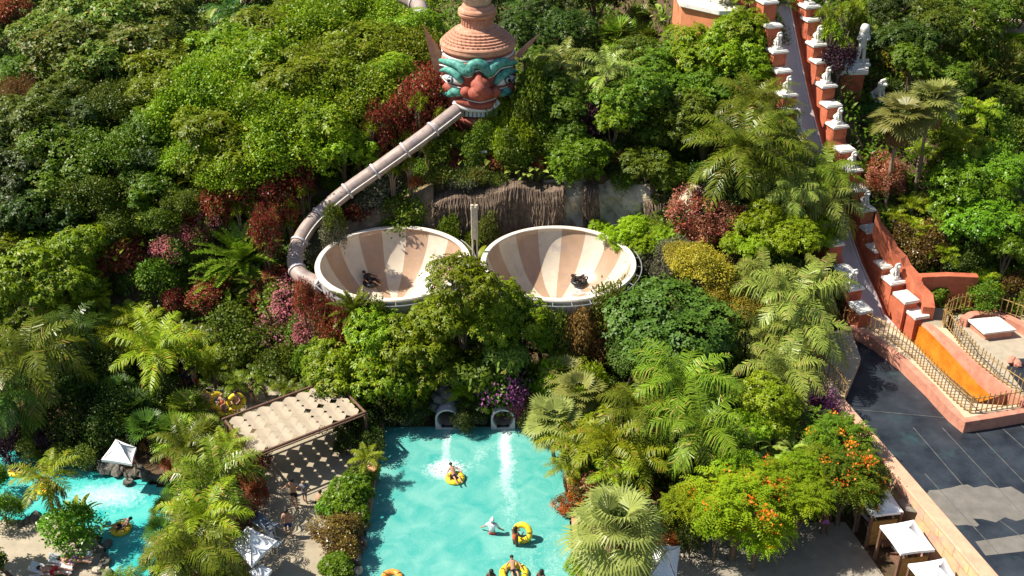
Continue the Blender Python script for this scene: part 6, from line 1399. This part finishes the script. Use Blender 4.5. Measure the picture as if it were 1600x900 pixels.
many('round', 'fineb', 'dense green bush against the red retaining wall', [(1463, 461, 42, .7)])
many('bush', 'dark', 'dark leafy shrub', [(1400, 140, 40, 1), (1420, 150, 40, 1), (1500, 410, 60), (1530, 400, 60), (1350, 320, 30, .8)], 1.2)
# --- in-fill between the surveyed plants so that the hillside stays closed
fr = random.Random(23)
NOGO = [((495, 735), (350, 485)), ((753, 992), (350, 500)), ((684, 812), (0, 205)), ((1205, 1500), (0, 560)), ((690, 1005), (290, 365)), ((590, 890), (640, 900)), ((250, 480), (570, 900)), ((0, 260), (690, 900)), ((1300, 1600), (470, 900)), ((1040, 1400), (790, 900)), ((480, 560), (640, 900)), ((540, 740), (150, 330)), ((440, 500), (335, 450)), ((0, 140), (20, 80))]
def palette(px, py):
    if px < 300 and py > 120: return [('clump', 'dark'), ('bush', 'mid'), ('fine', 'dark'), ('areca', 'palm'), ('areca', 'areca'), ('paddle', 'areca'), ('palm', 'palm')]
    if px < 680 and py < 330: return [('clump', 'bright'), ('clump', 'mid'), ('bush', 'bright')]
    if px > 1300: return [('clump', 'mid'), ('bush', 'mid'), ('clump', 'fineb'), ('bush', 'olive')]
    return [('bush', 'mid'), ('bush', 'dark'), ('areca', 'palm'), ('clump', 'mid'), ('bush', 'olive'), ('lowfan', 'palm'), ('paddle', 'areca'), ('bush', 'red'), ('yucca', 'palm')]
for gy in range(-14, 700, 24):
    for gx in range(-40, 1650, 30):
        px = gx+fr.uniform(-12, 12); py = gy+fr.uniform(-9, 9)
        if any(a[0] < px < a[1] and c[0] < py < c[1] for a, c in NOGO): continue
        if min((math.hypot(px-a, (py-b_)*1.25)-w*.36) for a, b_, w in SPOTS) < 14: continue
        x, y, z, t_ = march(px, py, 1.4)
        if y < 49.5 and (x > -8.5 and x < 3.5): continue
        if x > 17.5 and y < 56: continue
        k, m = fr.choice(palette(px, py)); w = fr.uniform(48, 74); SPOTS.append((px, py, w))
        plant(k, px, py, w, m, {'clump': {'dark': 'dark leafy tree', 'bright': 'yellow-green canopy tree', 'mid': 'mid green leafy tree', 'fineb': 'fresh green leafy tree'}, 'fine': {'dark': 'dark fine-leaved tree'}, 'areca': {'palm': 'leafy green areca clump', 'areca': 'golden-green areca clump'}, 'lowfan': {'palm': 'broad fan-leaved palm clump'}, 'paddle': {'areca': 'yellow-green banana plant'}, 'yucca': {'palm': 'spiky green yucca rosette'}, 'palm': {'palm': 'mid green feather palm'},
              'bush': {'mid': 'mid green leafy shrub', 'dark': 'dark leafy shrub', 'olive': 'olive green shrub', 'bright': 'yellow-green leafy shrub', 'red': 'dark red leafy shrub'}}[k][m], hc=fr.uniform(1.1, 2.0))
# outer belt so that the hillside continues past the frame
def belt(n, xr, yr, hz):
    for _ in range(n):
        x = fr.uniform(*xr); y = fr.uniform(*yr); px, py, dep = proj((x, y, G(x, y)+hz))
        if -20 < px < 1620 and -12 < py < 912: continue
        if px < -350 or px > 1950 or py < -160: continue
        k, m = fr.choice([('clump', 'mid'), ('clump', 'dark'), ('clump', 'bright'), ('fine', 'mid')]); R = fr.uniform(1.8, 2.8); me, R0 = LIB[k][0]
        OUT.append((k, m, x, y, R))
OUT = []
belt(75, (-60, 60), (50, 120), 3)
for k, m, x, y, R in OUT:
    px, py, dep = proj((x, y, G(x, y)+3)); plant(k, px, py, 2*R*FPX/dep, m, 'hillside tree outside the picture', at_=(x, y, G(x, y)+R*1.1))
# --- undergrowth: countless small leaves over the soil
def undergrowth():
    g = rng(5); n = 42000; X = g.uniform(-52, 52, n); Y = 41+75*g.random(n)**1.3; keep = []; Z = np.zeros(n)
    for i in range(n):
        x, y = X[i], Y[i]
        if abs(x) > y*.56+2: continue
        if y < 49.6 and -8.3 < x < 3.6: continue
        if y < 50.5 and x < -17 or y < 52.5 and x < -8.5 and x > -18 and y > 50: continue
        if -17 < x < -7 and y < 50 and x > -15.5: continue
        if y < 52 and x > 4 and y < 41.5: continue
        xs = 24.04+KX*(y-56)
        if y > 44 and -3.4 < x-xs < .8: continue
        if y < 56.5 and x > 17.2: continue
        if (x+7.1)**2+(y-57)**2 < 4.6**2 or (x-2.78)**2+(y-57)**2 < 4.6**2: continue
        if x < -16 and y < 46.5: continue
        if 60 < y < 64 and -5.2 < x < 9: continue
        if (x-HX)**2+(y-HY)**2 < 8: continue
        Z[i] = G(x, y); keep.append(i)
    P0 = np.stack([X, Y, Z], 1)[keep]; out = []; k = len(P0)
    for j in range(7):
        D = nrm(g.normal(size=(k, 3))*np.array([1, 1, .5])+np.array([0, 0, .9])); P = P0+g.normal(size=(k, 3))*np.array([.3, .3, .12]); P[:, 2] += .1+g.random(k)*.45
        l = g.uniform(.22, .5, k); out.append(leafquads(P, D, nrm(D+np.array([0, -.3, .8])), l, l*.42))
    me = meshq('undergrowth', [(np.concatenate(out), 0)]); o = link('undergrowth', me); o.material_slots[0].link = 'OBJECT'; o.material_slots[0].material = LM['mid']
    tag(o, 'low leafy ground cover filling the gaps between trees and shrubs', 'ground cover', kind='stuff')
undergrowth()
# ---------------------------------------------------------------- people
def stand_pose(step=.0, arms='down', lean=0, bend=0):
    J = dict(pel=(0, 0, .95), sp=(0, -.01-lean*.3, 1.15), ch=(0, -lean*.6, 1.34), nk=(0, -lean, 1.50), hd=(0, -.02-lean*1.1, 1.62), tp=(0, -.01-lean*1.1, 1.72))
    for s, n in ((-1, 'l'), (1, 'r')):
        st = step*s; J['sh'+n] = (.17*s, -lean, 1.43); J['hp'+n] = (.09*s, 0, .90); J['kn'+n] = (.11*s, -st*.5-.03, .50); J['an'+n] = (.12*s, -st+.02, .09); J['to'+n] = (.13*s, -st-.13, .03)
        J['el'+n] = (.26*s, st*.4+.03, 1.15); J['wr'+n] = (.29*s, st*.6-.05, .91)
    if arms == 'out': J['elr'] = (.34, -.08, 1.18); J['wrr'] = (.50, -.16, 1.02); J['ell'] = (-.33, -.02, 1.18); J['wrl'] = (-.47, -.12, 1.02)
    if arms == 'hold':
        for s, n in ((-1, 'l'), (1, 'r')): J['el'+n] = (.25*s, -.14, 1.18); J['wr'+n] = (.16*s, -.34, 1.18)
    if arms == 'up':
        for s, n in ((-1, 'l'), (1, 'r')): J['el'+n] = (.30*s, -.12, 1.30); J['wr'+n] = (.16*s, -.16, 1.52)
    return J
def sit_pose(recline=.5):
    J = dict(pel=(0, .0, .10), sp=(0, .16, .24), ch=(0, .32, .38), nk=(0, .44, .48), hd=(0, .52, .60), tp=(0, .56, .69))
    for s, n in ((-1, 'l'), (1, 'r')):
        J['sh'+n] = (.17*s, .38, .44); J['hp'+n] = (.10*s, -.02, .12); J['kn'+n] = (.15*s, -.40, .28); J['an'+n] = (.14*s, -.80, .14); J['to'+n] = (.15*s, -.93, .20)
        J['el'+n] = (.36*s, .22, .34); J['wr'+n] = (.42*s, -.02, .30)
    return J
def crouch_pose():
    J = dict(pel=(0, .12, .36), sp=(0, .06, .54), ch=(0, -.06, .70), nk=(0, -.14, .84), hd=(0, -.20, .95), tp=(0, -.2, 1.05))
    for s, n in ((-1, 'l'), (1, 'r')):
        J['sh'+n] = (.16*s, -.12, .78); J['hp'+n] = (.10*s, .10, .34); J['kn'+n] = (.17*s, -.24, .46); J['an'+n] = (.13*s, .0, .09); J['to'+n] = (.14*s, -.14, .03)
        J['el'+n] = (.24*s, -.28, .60); J['wr'+n] = (.16*s, -.42, .42)
    return J
def lie_pose():
    J = dict(pel=(0, 0, .12), sp=(0, .22, .13), ch=(0, .42, .16), nk=(0, .56, .19), hd=(0, .68, .22), tp=(0, .78, .22))
    for s, n in ((-1, 'l'), (1, 'r')):
        J['sh'+n] = (.18*s, .48, .16); J['hp'+n] = (.1*s, -.04, .12); J['kn'+n] = (.13*s, -.46, .18); J['an'+n] = (.14*s, -.86, .09); J['to'+n] = (.16*s, -.92, .18)
        J['el'+n] = (.30*s, .26, .10); J['wr'+n] = (.32*s, .02, .09)
    return J
def sk(J, names, edges, rad, s=1, sub=1): return skel([tuple(c*s for c in J[n]) for n in names], edges, [r*s for r in rad], sub)
def person(loc, rot, label, J, skin='skin', hair='hairb', wear=(), s=1.0, group=None, hairlong=False):
    t = thing('person', label, 'person', loc, rot, group)
    names = ['pel', 'sp', 'ch', 'nk', 'hd', 'tp', 'shl', 'ell', 'wrl', 'shr', 'elr', 'wrr', 'hpl', 'knl', 'anl', 'tol', 'hpr', 'knr', 'anr', 'tor']
    ix = {n: i for i, n in enumerate(names)}
    E_ = [('pel', 'sp'), ('sp', 'ch'), ('ch', 'nk'), ('nk', 'hd'), ('hd', 'tp'), ('ch', 'shl'), ('shl', 'ell'), ('ell', 'wrl'), ('ch', 'shr'), ('shr', 'elr'), ('elr', 'wrr'), ('pel', 'hpl'), ('hpl', 'knl'), ('knl', 'anl'), ('anl', 'tol'), ('pel', 'hpr'), ('hpr', 'knr'), ('knr', 'anr'), ('anr', 'tor')]
    rad = [.135, .125, .145, .06, .098, .075, .07, .048, .033, .07, .048, .033, .095, .062, .042, .036, .095, .062, .042, .036]
    V_, F_ = sk(J, names, [(ix[a], ix[c]) for a, c in E_], rad, s)
    b = MB().add(V_, F_)
    hd_ = Vector(J['hd'])*s; up = (Vector(J['tp'])-Vector(J['hd'])).normalized(); fw = Vector((0, -1, 0)); fw = (fw-up*fw.dot(up)).normalized(); rt = fw.cross(up).normalized()
    b.blob(hd_+fw*.105*s+up*-.005, (.016*s, .026*s, .026*s), 6)
    for q in (-1, 1): b.blob(hd_+rt*q*.095*s, (.014*s, .02*s, .03*s), 6)
    b.blob(hd_+fw*.095*s-up*.05*s, (.028*s, .012*s, .008*s), 6)
    for n in 'lr':     # hands: palm, four fingers of different lengths, a thumb from its side
        w = Vector(J['wr'+n])*s; e = Vector(J['el'+n])*s; d = (w-e).normalized(); sd = d.cross(Vector((0, 0, 1))); sd = sd.normalized() if sd.length > .1 else Vector((1, 0, 0)); nn = sd.cross(d)
        b.tube([w-d*.02*s, w+d*.04*s, w+d*.09*s], [.03*s, .036*s, .034*s], 6)
        for k, l in enumerate((.06, .078, .072, .055)):
            o = sd*(k-1.5)*.019*s; b.tube([w+d*.08*s+o, w+d*(.08+l*.55)*s+o*1.15, w+d*(.08+l)*s+o*1.15-nn*.02*s], [.009*s, .0085*s, .006*s], 5)
        b.tube([w+d*.02*s-sd*.03*s, w+d*.055*s-sd*.06*s, w+d*.085*s-sd*.062*s], [.011*s, .0095*s, .007*s], 5)
    b.build('body', M[skin], t, True, world=False)
    h = MB().blob(hd_+up*.035*s-fw*.022*s, (.112*s, .112*s, .098*s), 12)
    if hairlong: h.blob(hd_-fw*.085*s-up*.09*s, (.085*s, .05*s, .13*s), 8)
    if hair == 'hairw': h.tube([hd_+fw*.08*s+up*.04*s, hd_+fw*.17*s+up*.025*s], [.07*s, .05*s], 8)
    h.build('cap' if hair == 'hairw' else 'hair', M[hair], t, True, world=False)
    for q in (-1, 1): MB().blob(hd_+fw*.094*s+rt*q*.035*s+up*.012*s, .011*s, 6).build('eye', M['eyeblack'], t, world=False)
    for nm, m, kind in wear:
        if kind == 'shorts':
            mk = {n: tuple(lerp(J['hp'+n][i], J['kn'+n][i], .72) for i in range(3)) for n in 'lr'}; ps = tuple(lerp(J['pel'][i], J['sp'][i], .35) for i in range(3))
            V2, F2 = skel([tuple(c*s for c in q) for q in (J['pel'], ps, J['hpl'], mk['l'], J['hpr'], mk['r'])], [(0, 1), (0, 2), (2, 3), (0, 4), (4, 5)], [r*s for r in (.155, .145, .115, .10, .115, .10)], 1)
        elif kind == 'trunks':
            mk = {n: tuple(lerp(J['hp'+n][i], J['kn'+n][i], .25) for i in range(3)) for n in 'lr'}
            V2, F2 = skel([tuple(c*s for c in q) for q in (J['pel'], J['hpl'], mk['l'], J['hpr'], mk['r'])], [(0, 1), (1, 2), (0, 3), (3, 4)], [r*s for r in (.15, .11, .10, .11, .10)], 1)
        elif kind == 'top':
            V2, F2 = skel([tuple(c*s for c in q) for q in (J['ch'], J['sp'], tuple(lerp(J['ch'][i], J['nk'][i], .3) for i in range(3)))], [(0, 1), (0, 2)], [r*s for r in (.165, .12, .11)], 1)
        elif kind == 'suit':
            V2, F2 = skel([tuple(c*s for c in q) for q in (J['pel'], J['sp'], J['ch'], J['hpl'], J['hpr'])], [(0, 1), (1, 2), (0, 3), (0, 4)], [r*s for r in (.155, .142, .16, .10, .10)], 1)
        elif kind == 'shirt':
            ml = {n: tuple(lerp(J['sh'+n][i], J['el'+n][i], .7) for i in range(3)) for n in 'lr'}
            V2, F2 = skel([tuple(c*s for c in q) for q in (J['ch'], J['sp'], J['pel'], J['shl'], ml['l'], J['shr'], ml['r'])], [(0, 1), (1, 2), (0, 3), (3, 4), (0, 5), (5, 6)], [r*s for r in (.175, .155, .155, .095, .075, .095, .075)], 1)
        MB().add(V2, F2).build(nm, M[m], t, True, world=False)
    return t
def ground(px, py, z=.1): p = at(px, py, z); return (p.x, p.y, p.z)
PI = math.pi
def faceto(a, b_): # rotation so that local -y points from a to b (photo points on the ground)
    p, q = at(*a, .1), at(*b_, .1); d = q-p; return math.atan2(d.x, -d.y)
person(ground(461, 791), faceto((461, 791), (478, 700)), 'man in black shorts walking away beside a child below the pergola', stand_pose(.16, 'out'), wear=(('shorts', 'cblack', 'shorts'),), s=1.04)
person(ground(477, 785), faceto((477, 785), (500, 740)), 'small child in dark clothes walking at the side of the man in black shorts', stand_pose(.10, 'out'), hair='hairl', wear=(('shirt', 'cgrey', 'shirt'), ('shorts', 'cgrey', 'shorts')), s=.80)
person(ground(499, 792), 2.6, 'child bending down beside the bright green hedge bush', crouch_pose(), wear=(('shorts', 'cblack', 'shorts'),), s=.92)
person(ground(452, 838), faceto((452, 838), (448, 760)), 'man in blue shorts walking up the left patio', stand_pose(.14, 'down'), wear=(('shorts', 'cblue', 'shorts'),), s=1.0)
person(ground(293, 615), .4, 'dark-clad person standing at the far left of the path group', stand_pose(.08, 'down'), skin='skind', wear=(('shirt', 'cblack', 'shirt'), ('shorts', 'cblack', 'shorts')), s=1.0)
person(ground(300, 616), .8, 'second dark-clad person in the path group beside the red trunks', stand_pose(.08, 'down'), skin='skind', wear=(('shirt', 'cblack', 'shirt'), ('shorts', 'cblack', 'shorts')), s=1.0)
person(ground(307, 612), 1.2, 'person in red shorts striding on the path behind the tubes', stand_pose(.26, 'down'), wear=(('shorts', 'cred', 'shorts'),), s=1.0)
person(ground(326, 648), .3, 'fair-haired person in red trunks lifting a yellow tube on the path', stand_pose(.06, 'hold'), hair='hairl', wear=(('shorts', 'cred', 'shorts'),), s=1.0)
person(ground(352, 652), -.3, 'person with reddish hair between the yellow tubes on the path', stand_pose(.06, 'hold'), hair='hairl', wear=(('swimsuit', 'corange', 'suit'),), s=.95)
person(ground(373, 650), 0, 'person hidden behind the upright yellow tube they carry', stand_pose(.04, 'hold'), wear=(('shorts', 'cblack', 'shorts'),), s=1.0)
person(ground(397, 630), .9, 'slim person in a dark bikini walking alone right of the tubes', stand_pose(.14, 'up'), wear=(('top', 'cblack', 'top'), ('trunks', 'cblack', 'trunks')), s=.98)
person(ground(214, 742, .15), 2.2, 'person in a red top half under the small riverside parasol', stand_pose(.1, 'down'), wear=(('shirt', 'cred', 'shirt'), ('trunks', 'cred', 'trunks')), s=.95)
person(ground(1286, 833), .3, 'person in a mauve skirt standing in tree shade on the right patio', stand_pose(.08, 'down'), skin='skind', wear=(('skirt', 'cpurple', 'shorts'),), s=1.0)
person((at(769, 834, 0).x, at(769, 834, 0).y, -.85), PI*.95, 'wader in a white shirt and white cap with red shorts', stand_pose(.06, 'out'), hair='hairw', wear=(('shirt', 'cwhite', 'shirt'), ('shorts', 'cred', 'shorts')), s=1.05)
person((at(805, 852, 0).x, at(805, 852, 0).y, -.55), PI*.75, 'dark-haired wader in an orange swimsuit holding a yellow tube', stand_pose(.05, 'hold'), skin='skind', wear=(('swimsuit', 'corange', 'suit'),), s=1.0, hairlong=True)
person((at(768, 908, 0).x, at(768, 908, 0).y, -1.0), 2.8, 'dark-haired bather cut by the bottom edge left of the tube', stand_pose(.05, 'down'), skin='skind', wear=(('swimsuit', 'cblack', 'suit'),), s=1.0, hairlong=True)
person((at(846, 908, 0).x, at(846, 908, 0).y, -1.0), 2.4, 'dark-haired bather cut by the bottom edge right of the tube', stand_pose(.05, 'down'), skin='skind', wear=(('swimsuit', 'cblack', 'suit'),), s=1.0, hairlong=True)
person((at(250, 778, 0).x, at(250, 778, 0).y, -.25), 1.2, 'swimmer leaning on the far river bank near the fan leaves', lie_pose(), skin='skind', wear=(('swimsuit', 'cblack', 'trunks'),), s=.9)
def sunb(px, py, rot, label, wear): p = at(px, py, .45); return person((p.x, p.y, .40), rot, label, lie_pose(), wear=wear, s=.98)
sunb(84, 893, 1.45, 'sunbather in red lying on the lower lounger of the sandy deck', (('trunks', 'cred', 'trunks'),))
sunb(116, 876, 1.55, 'sunbather lying on the upper lounger by the river boulders', (('trunks', 'cpurple', 'trunks'),))
# tubes
def ring(loc, label, R=.55, r=.19, rot=(0, 0, 0), m='yellow', group='yellow swim rings', ribs=12):
    t = thing('swim_ring', label, 'swim ring', loc, 0, group); t.rotation_euler = rot
    b = MB(); n = 36; k = 12; vs = []
    for i in range(n):
        a = 2*PI*i/n; rr = r*(1+.05*math.cos(a*ribs))
        for j in range(k): c = 2*PI*j/k; vs.append(((R-r+r+rr*math.cos(c)-r*.0)*math.cos(a)*1.0, (R+rr*math.cos(c))*math.sin(a), rr*math.sin(c)))
    vs = []
    for i in range(n):
        a = 2*PI*i/n; rr = r*(1+.05*math.cos(a*ribs))
        for j in range(k): c = 2*PI*j/k; q = R-r*.35+rr*math.cos(c); vs.append((q*math.cos(a), q*math.sin(a), rr*math.sin(c)*.9))
    b.add(vs, [(i*k+j, ((i+1) % n)*k+j, ((i+1) % n)*k+(j+1) % k, i*k+(j+1) % k) for i in range(n) for j in range(k)])
    b.build('inflated_ring', M[m], t, True, world=False)
    for a in (.5, PI+.5, PI-.5, -.5):
        c, s = math.cos(a), math.sin(a); q = R-r*.35
        MB().tube([((q-.10)*c, (q-.10)*s, r*.75), (q*c, q*s, r*1.05), ((q+.10)*c, (q+.10)*s, r*.75)], .022, 5).build('handle', M['black'], t, True, world=False)
    return t
def rider(px, py, az, label_r, label_p, skin='skin', wear=(('shorts', 'cblack', 'shorts'),), R=.42, z=.08, hair='hairb'):
    p = at(px, py, z); ring((p.x, p.y, z), label_r, R, .16, (0, 0, az))
    q = Matrix.Rotation(az, 3, 'Z') @ Vector((0, .08, 0)); person((p.x+q.x, p.y+q.y, z+.02), az, label_p, sit_pose(), skin=skin, hair=hair, wear=wear, s=.85)
rider(711, 747, .45, 'yellow ring under the rider shooting out of the left slide mouth', 'rider in black trunks sitting in a yellow ring in the pool')
rider(189, 826, -1.3, 'yellow ring floating round the river bend beside the round bush', 'reclining person on the ring at the river bend', skin='skin')
rider(28, 735, -1.9, 'yellow ring on the far left arm of the river', 'person in a ring on the far left arm of the river', skin='skind')
rider(72, 763, .8, 'yellow ring partly under the slender leaning palm', 'person in a ring under the slender leaning palm', skin='skin', wear=(('trunks', 'cred', 'trunks'),))
rider(803, 896, .2, 'large yellow ring at the bottom edge of the pool', 'rider in the ring at the bottom edge of the pool', R=.60)
p = at(612, 903, .06); ring((p.x, p.y, .06), 'orange ring just entering at the bottom edge of the pool', .44, .16, (0, 0, 0), 'orangev', None)
p = at(816, 834, .35); ring((p.x, p.y, .42), 'yellow ring tilted upright by the wader in orange', .44, .15, (1.05, .15, -.5))
p = at(370, 628, 1.1); ring((p.x, p.y, 1.15), 'yellow ring carried upright at the right of the path group', .42, .15, (1.35, 0, .2))
p = at(320, 628, .8); ring((p.x, p.y, .95), 'yellow ring held behind the red trunks at the left of the path group', .42, .15, (1.0, .3, -.2))
p = at(338, 630, .8); ring((p.x, p.y, 1.0), 'yellow ring between the two other rings on the path', .42, .15, (1.2, .2, .5))
p = at(352, 640, .5); ring((p.x, p.y, .55), 'lowest yellow ring of the path group near the pergola corner', .42, .15, (.6, .1, 0))
# bowl riders
for (px, py, lab, rl, az) in ((580, 438, 'rider in dark clothes sliding in the left bowl', 'black ring under the rider in the left bowl', 1.0), (905, 436, 'rider in dark clothes sliding in the right bowl', 'black ring under the rider in the right bowl', 2.2)):
    zz = 3.6; bx = -7.1 if px < 740 else 2.78
    for _ in range(20):
        p = at(px, py, zz+.3); q_ = min(1, math.hypot(p.x-bx, p.y-57)/4.42); zz = 6-.06-3.0*(1-q_**3.5)**.8
    zz += .12
    person((p.x, p.y, zz), az, lab, sit_pose(), skin='skind', wear=(('shirt', 'cblack', 'shirt'), ('shorts', 'cblack', 'shorts')))
    ring((p.x, p.y, zz+.02), rl, .45, .14, (0, 0, 0), 'black', 'black rings in the bowls')

# ---------------------------------------------------------------- labels of the plants: each points to one
LAND = [('the giant head', 750, 110), ('the left bowl', 612, 415), ('the right bowl', 872, 415), ('the rock face', 900, 320), ('the turquoise pool', 735, 760), ('the pergola', 455, 665), ('the river parasol', 188, 705), ('the river', 150, 780),
        ('the giant fan palm', 962, 835), ('the dark dome tree', 1050, 525), ('the red podium', 1330, 115), ('the lone lion', 1370, 140), ('the drained pool', 1450, 680), ('the ring enclosure', 1550, 530), ('the retaining wall', 1485, 455),
        ('the slide tube', 600, 245), ('the sandstone wall', 1470, 800), ('the corner flume', 40, 45), ('the orange building', 1110, 12), ('the bottom left lounger', 110, 885), ('the purple shrub', 930, 190), ('the big cycad', 372, 372), ('the slide foot', 1390, 480)]
def direction(dx, dy):
    a = math.degrees(math.atan2(-dy, dx)) % 360
    return ['right of', 'up right of', 'above', 'up left of', 'left of', 'down left of', 'below', 'down right of'][int(((a+22.5) % 360)//45)]
by = {}
for o, desc, px, py, R, kind in PLANTS: by.setdefault(desc, []).append((o, px, py, kind))
ORD = ['nearest', 'second', 'third', 'fourth', 'fifth', 'sixth', 'seventh', 'eighth', 'ninth', 'tenth', 'eleventh', 'twelfth']
for desc, L in by.items():
    if desc.startswith('hillside'):
        for o, px, py, k in L: o['label'] = 'green hillside tree standing beyond the edge of the picture'; o['group'] = 'outlying trees'
        continue
    if len(L) == 1:
        o, px, py, k = L[0]; l = min(LAND, key=lambda q: math.hypot(q[1]-px, q[2]-py)); d = math.hypot(l[1]-px, l[2]-py)
        o['label'] = desc+' '+direction(px-l[1], py-l[2])+' '+l[0] if d > 12 else desc; continue
    cells = {}
    for o, px, py, k in L:
        l = min(LAND, key=lambda q: math.hypot(q[1]-px, q[2]-py)); cells.setdefault((l[0], direction(px-l[1], py-l[2])), []).append((math.hypot(l[1]-px, l[2]-py), o))
    for (ln, dr), q in cells.items():
        q.sort(key=lambda z: z[0])
        for i, (d, o) in enumerate(q):
            o['label'] = f'{desc} {dr} {ln}' + ('' if len(q) == 1 else (', nearest to it' if i == 0 else f', {ORD[min(i, 11)]} from it'))
            o['group'] = desc+'s'
for o, *_ in PLANTS:
    if '_d' in o: del o['_d']
bpy.context.view_layer.update()
print('objects', len(bpy.data.objects), 'plants', len(PLANTS))
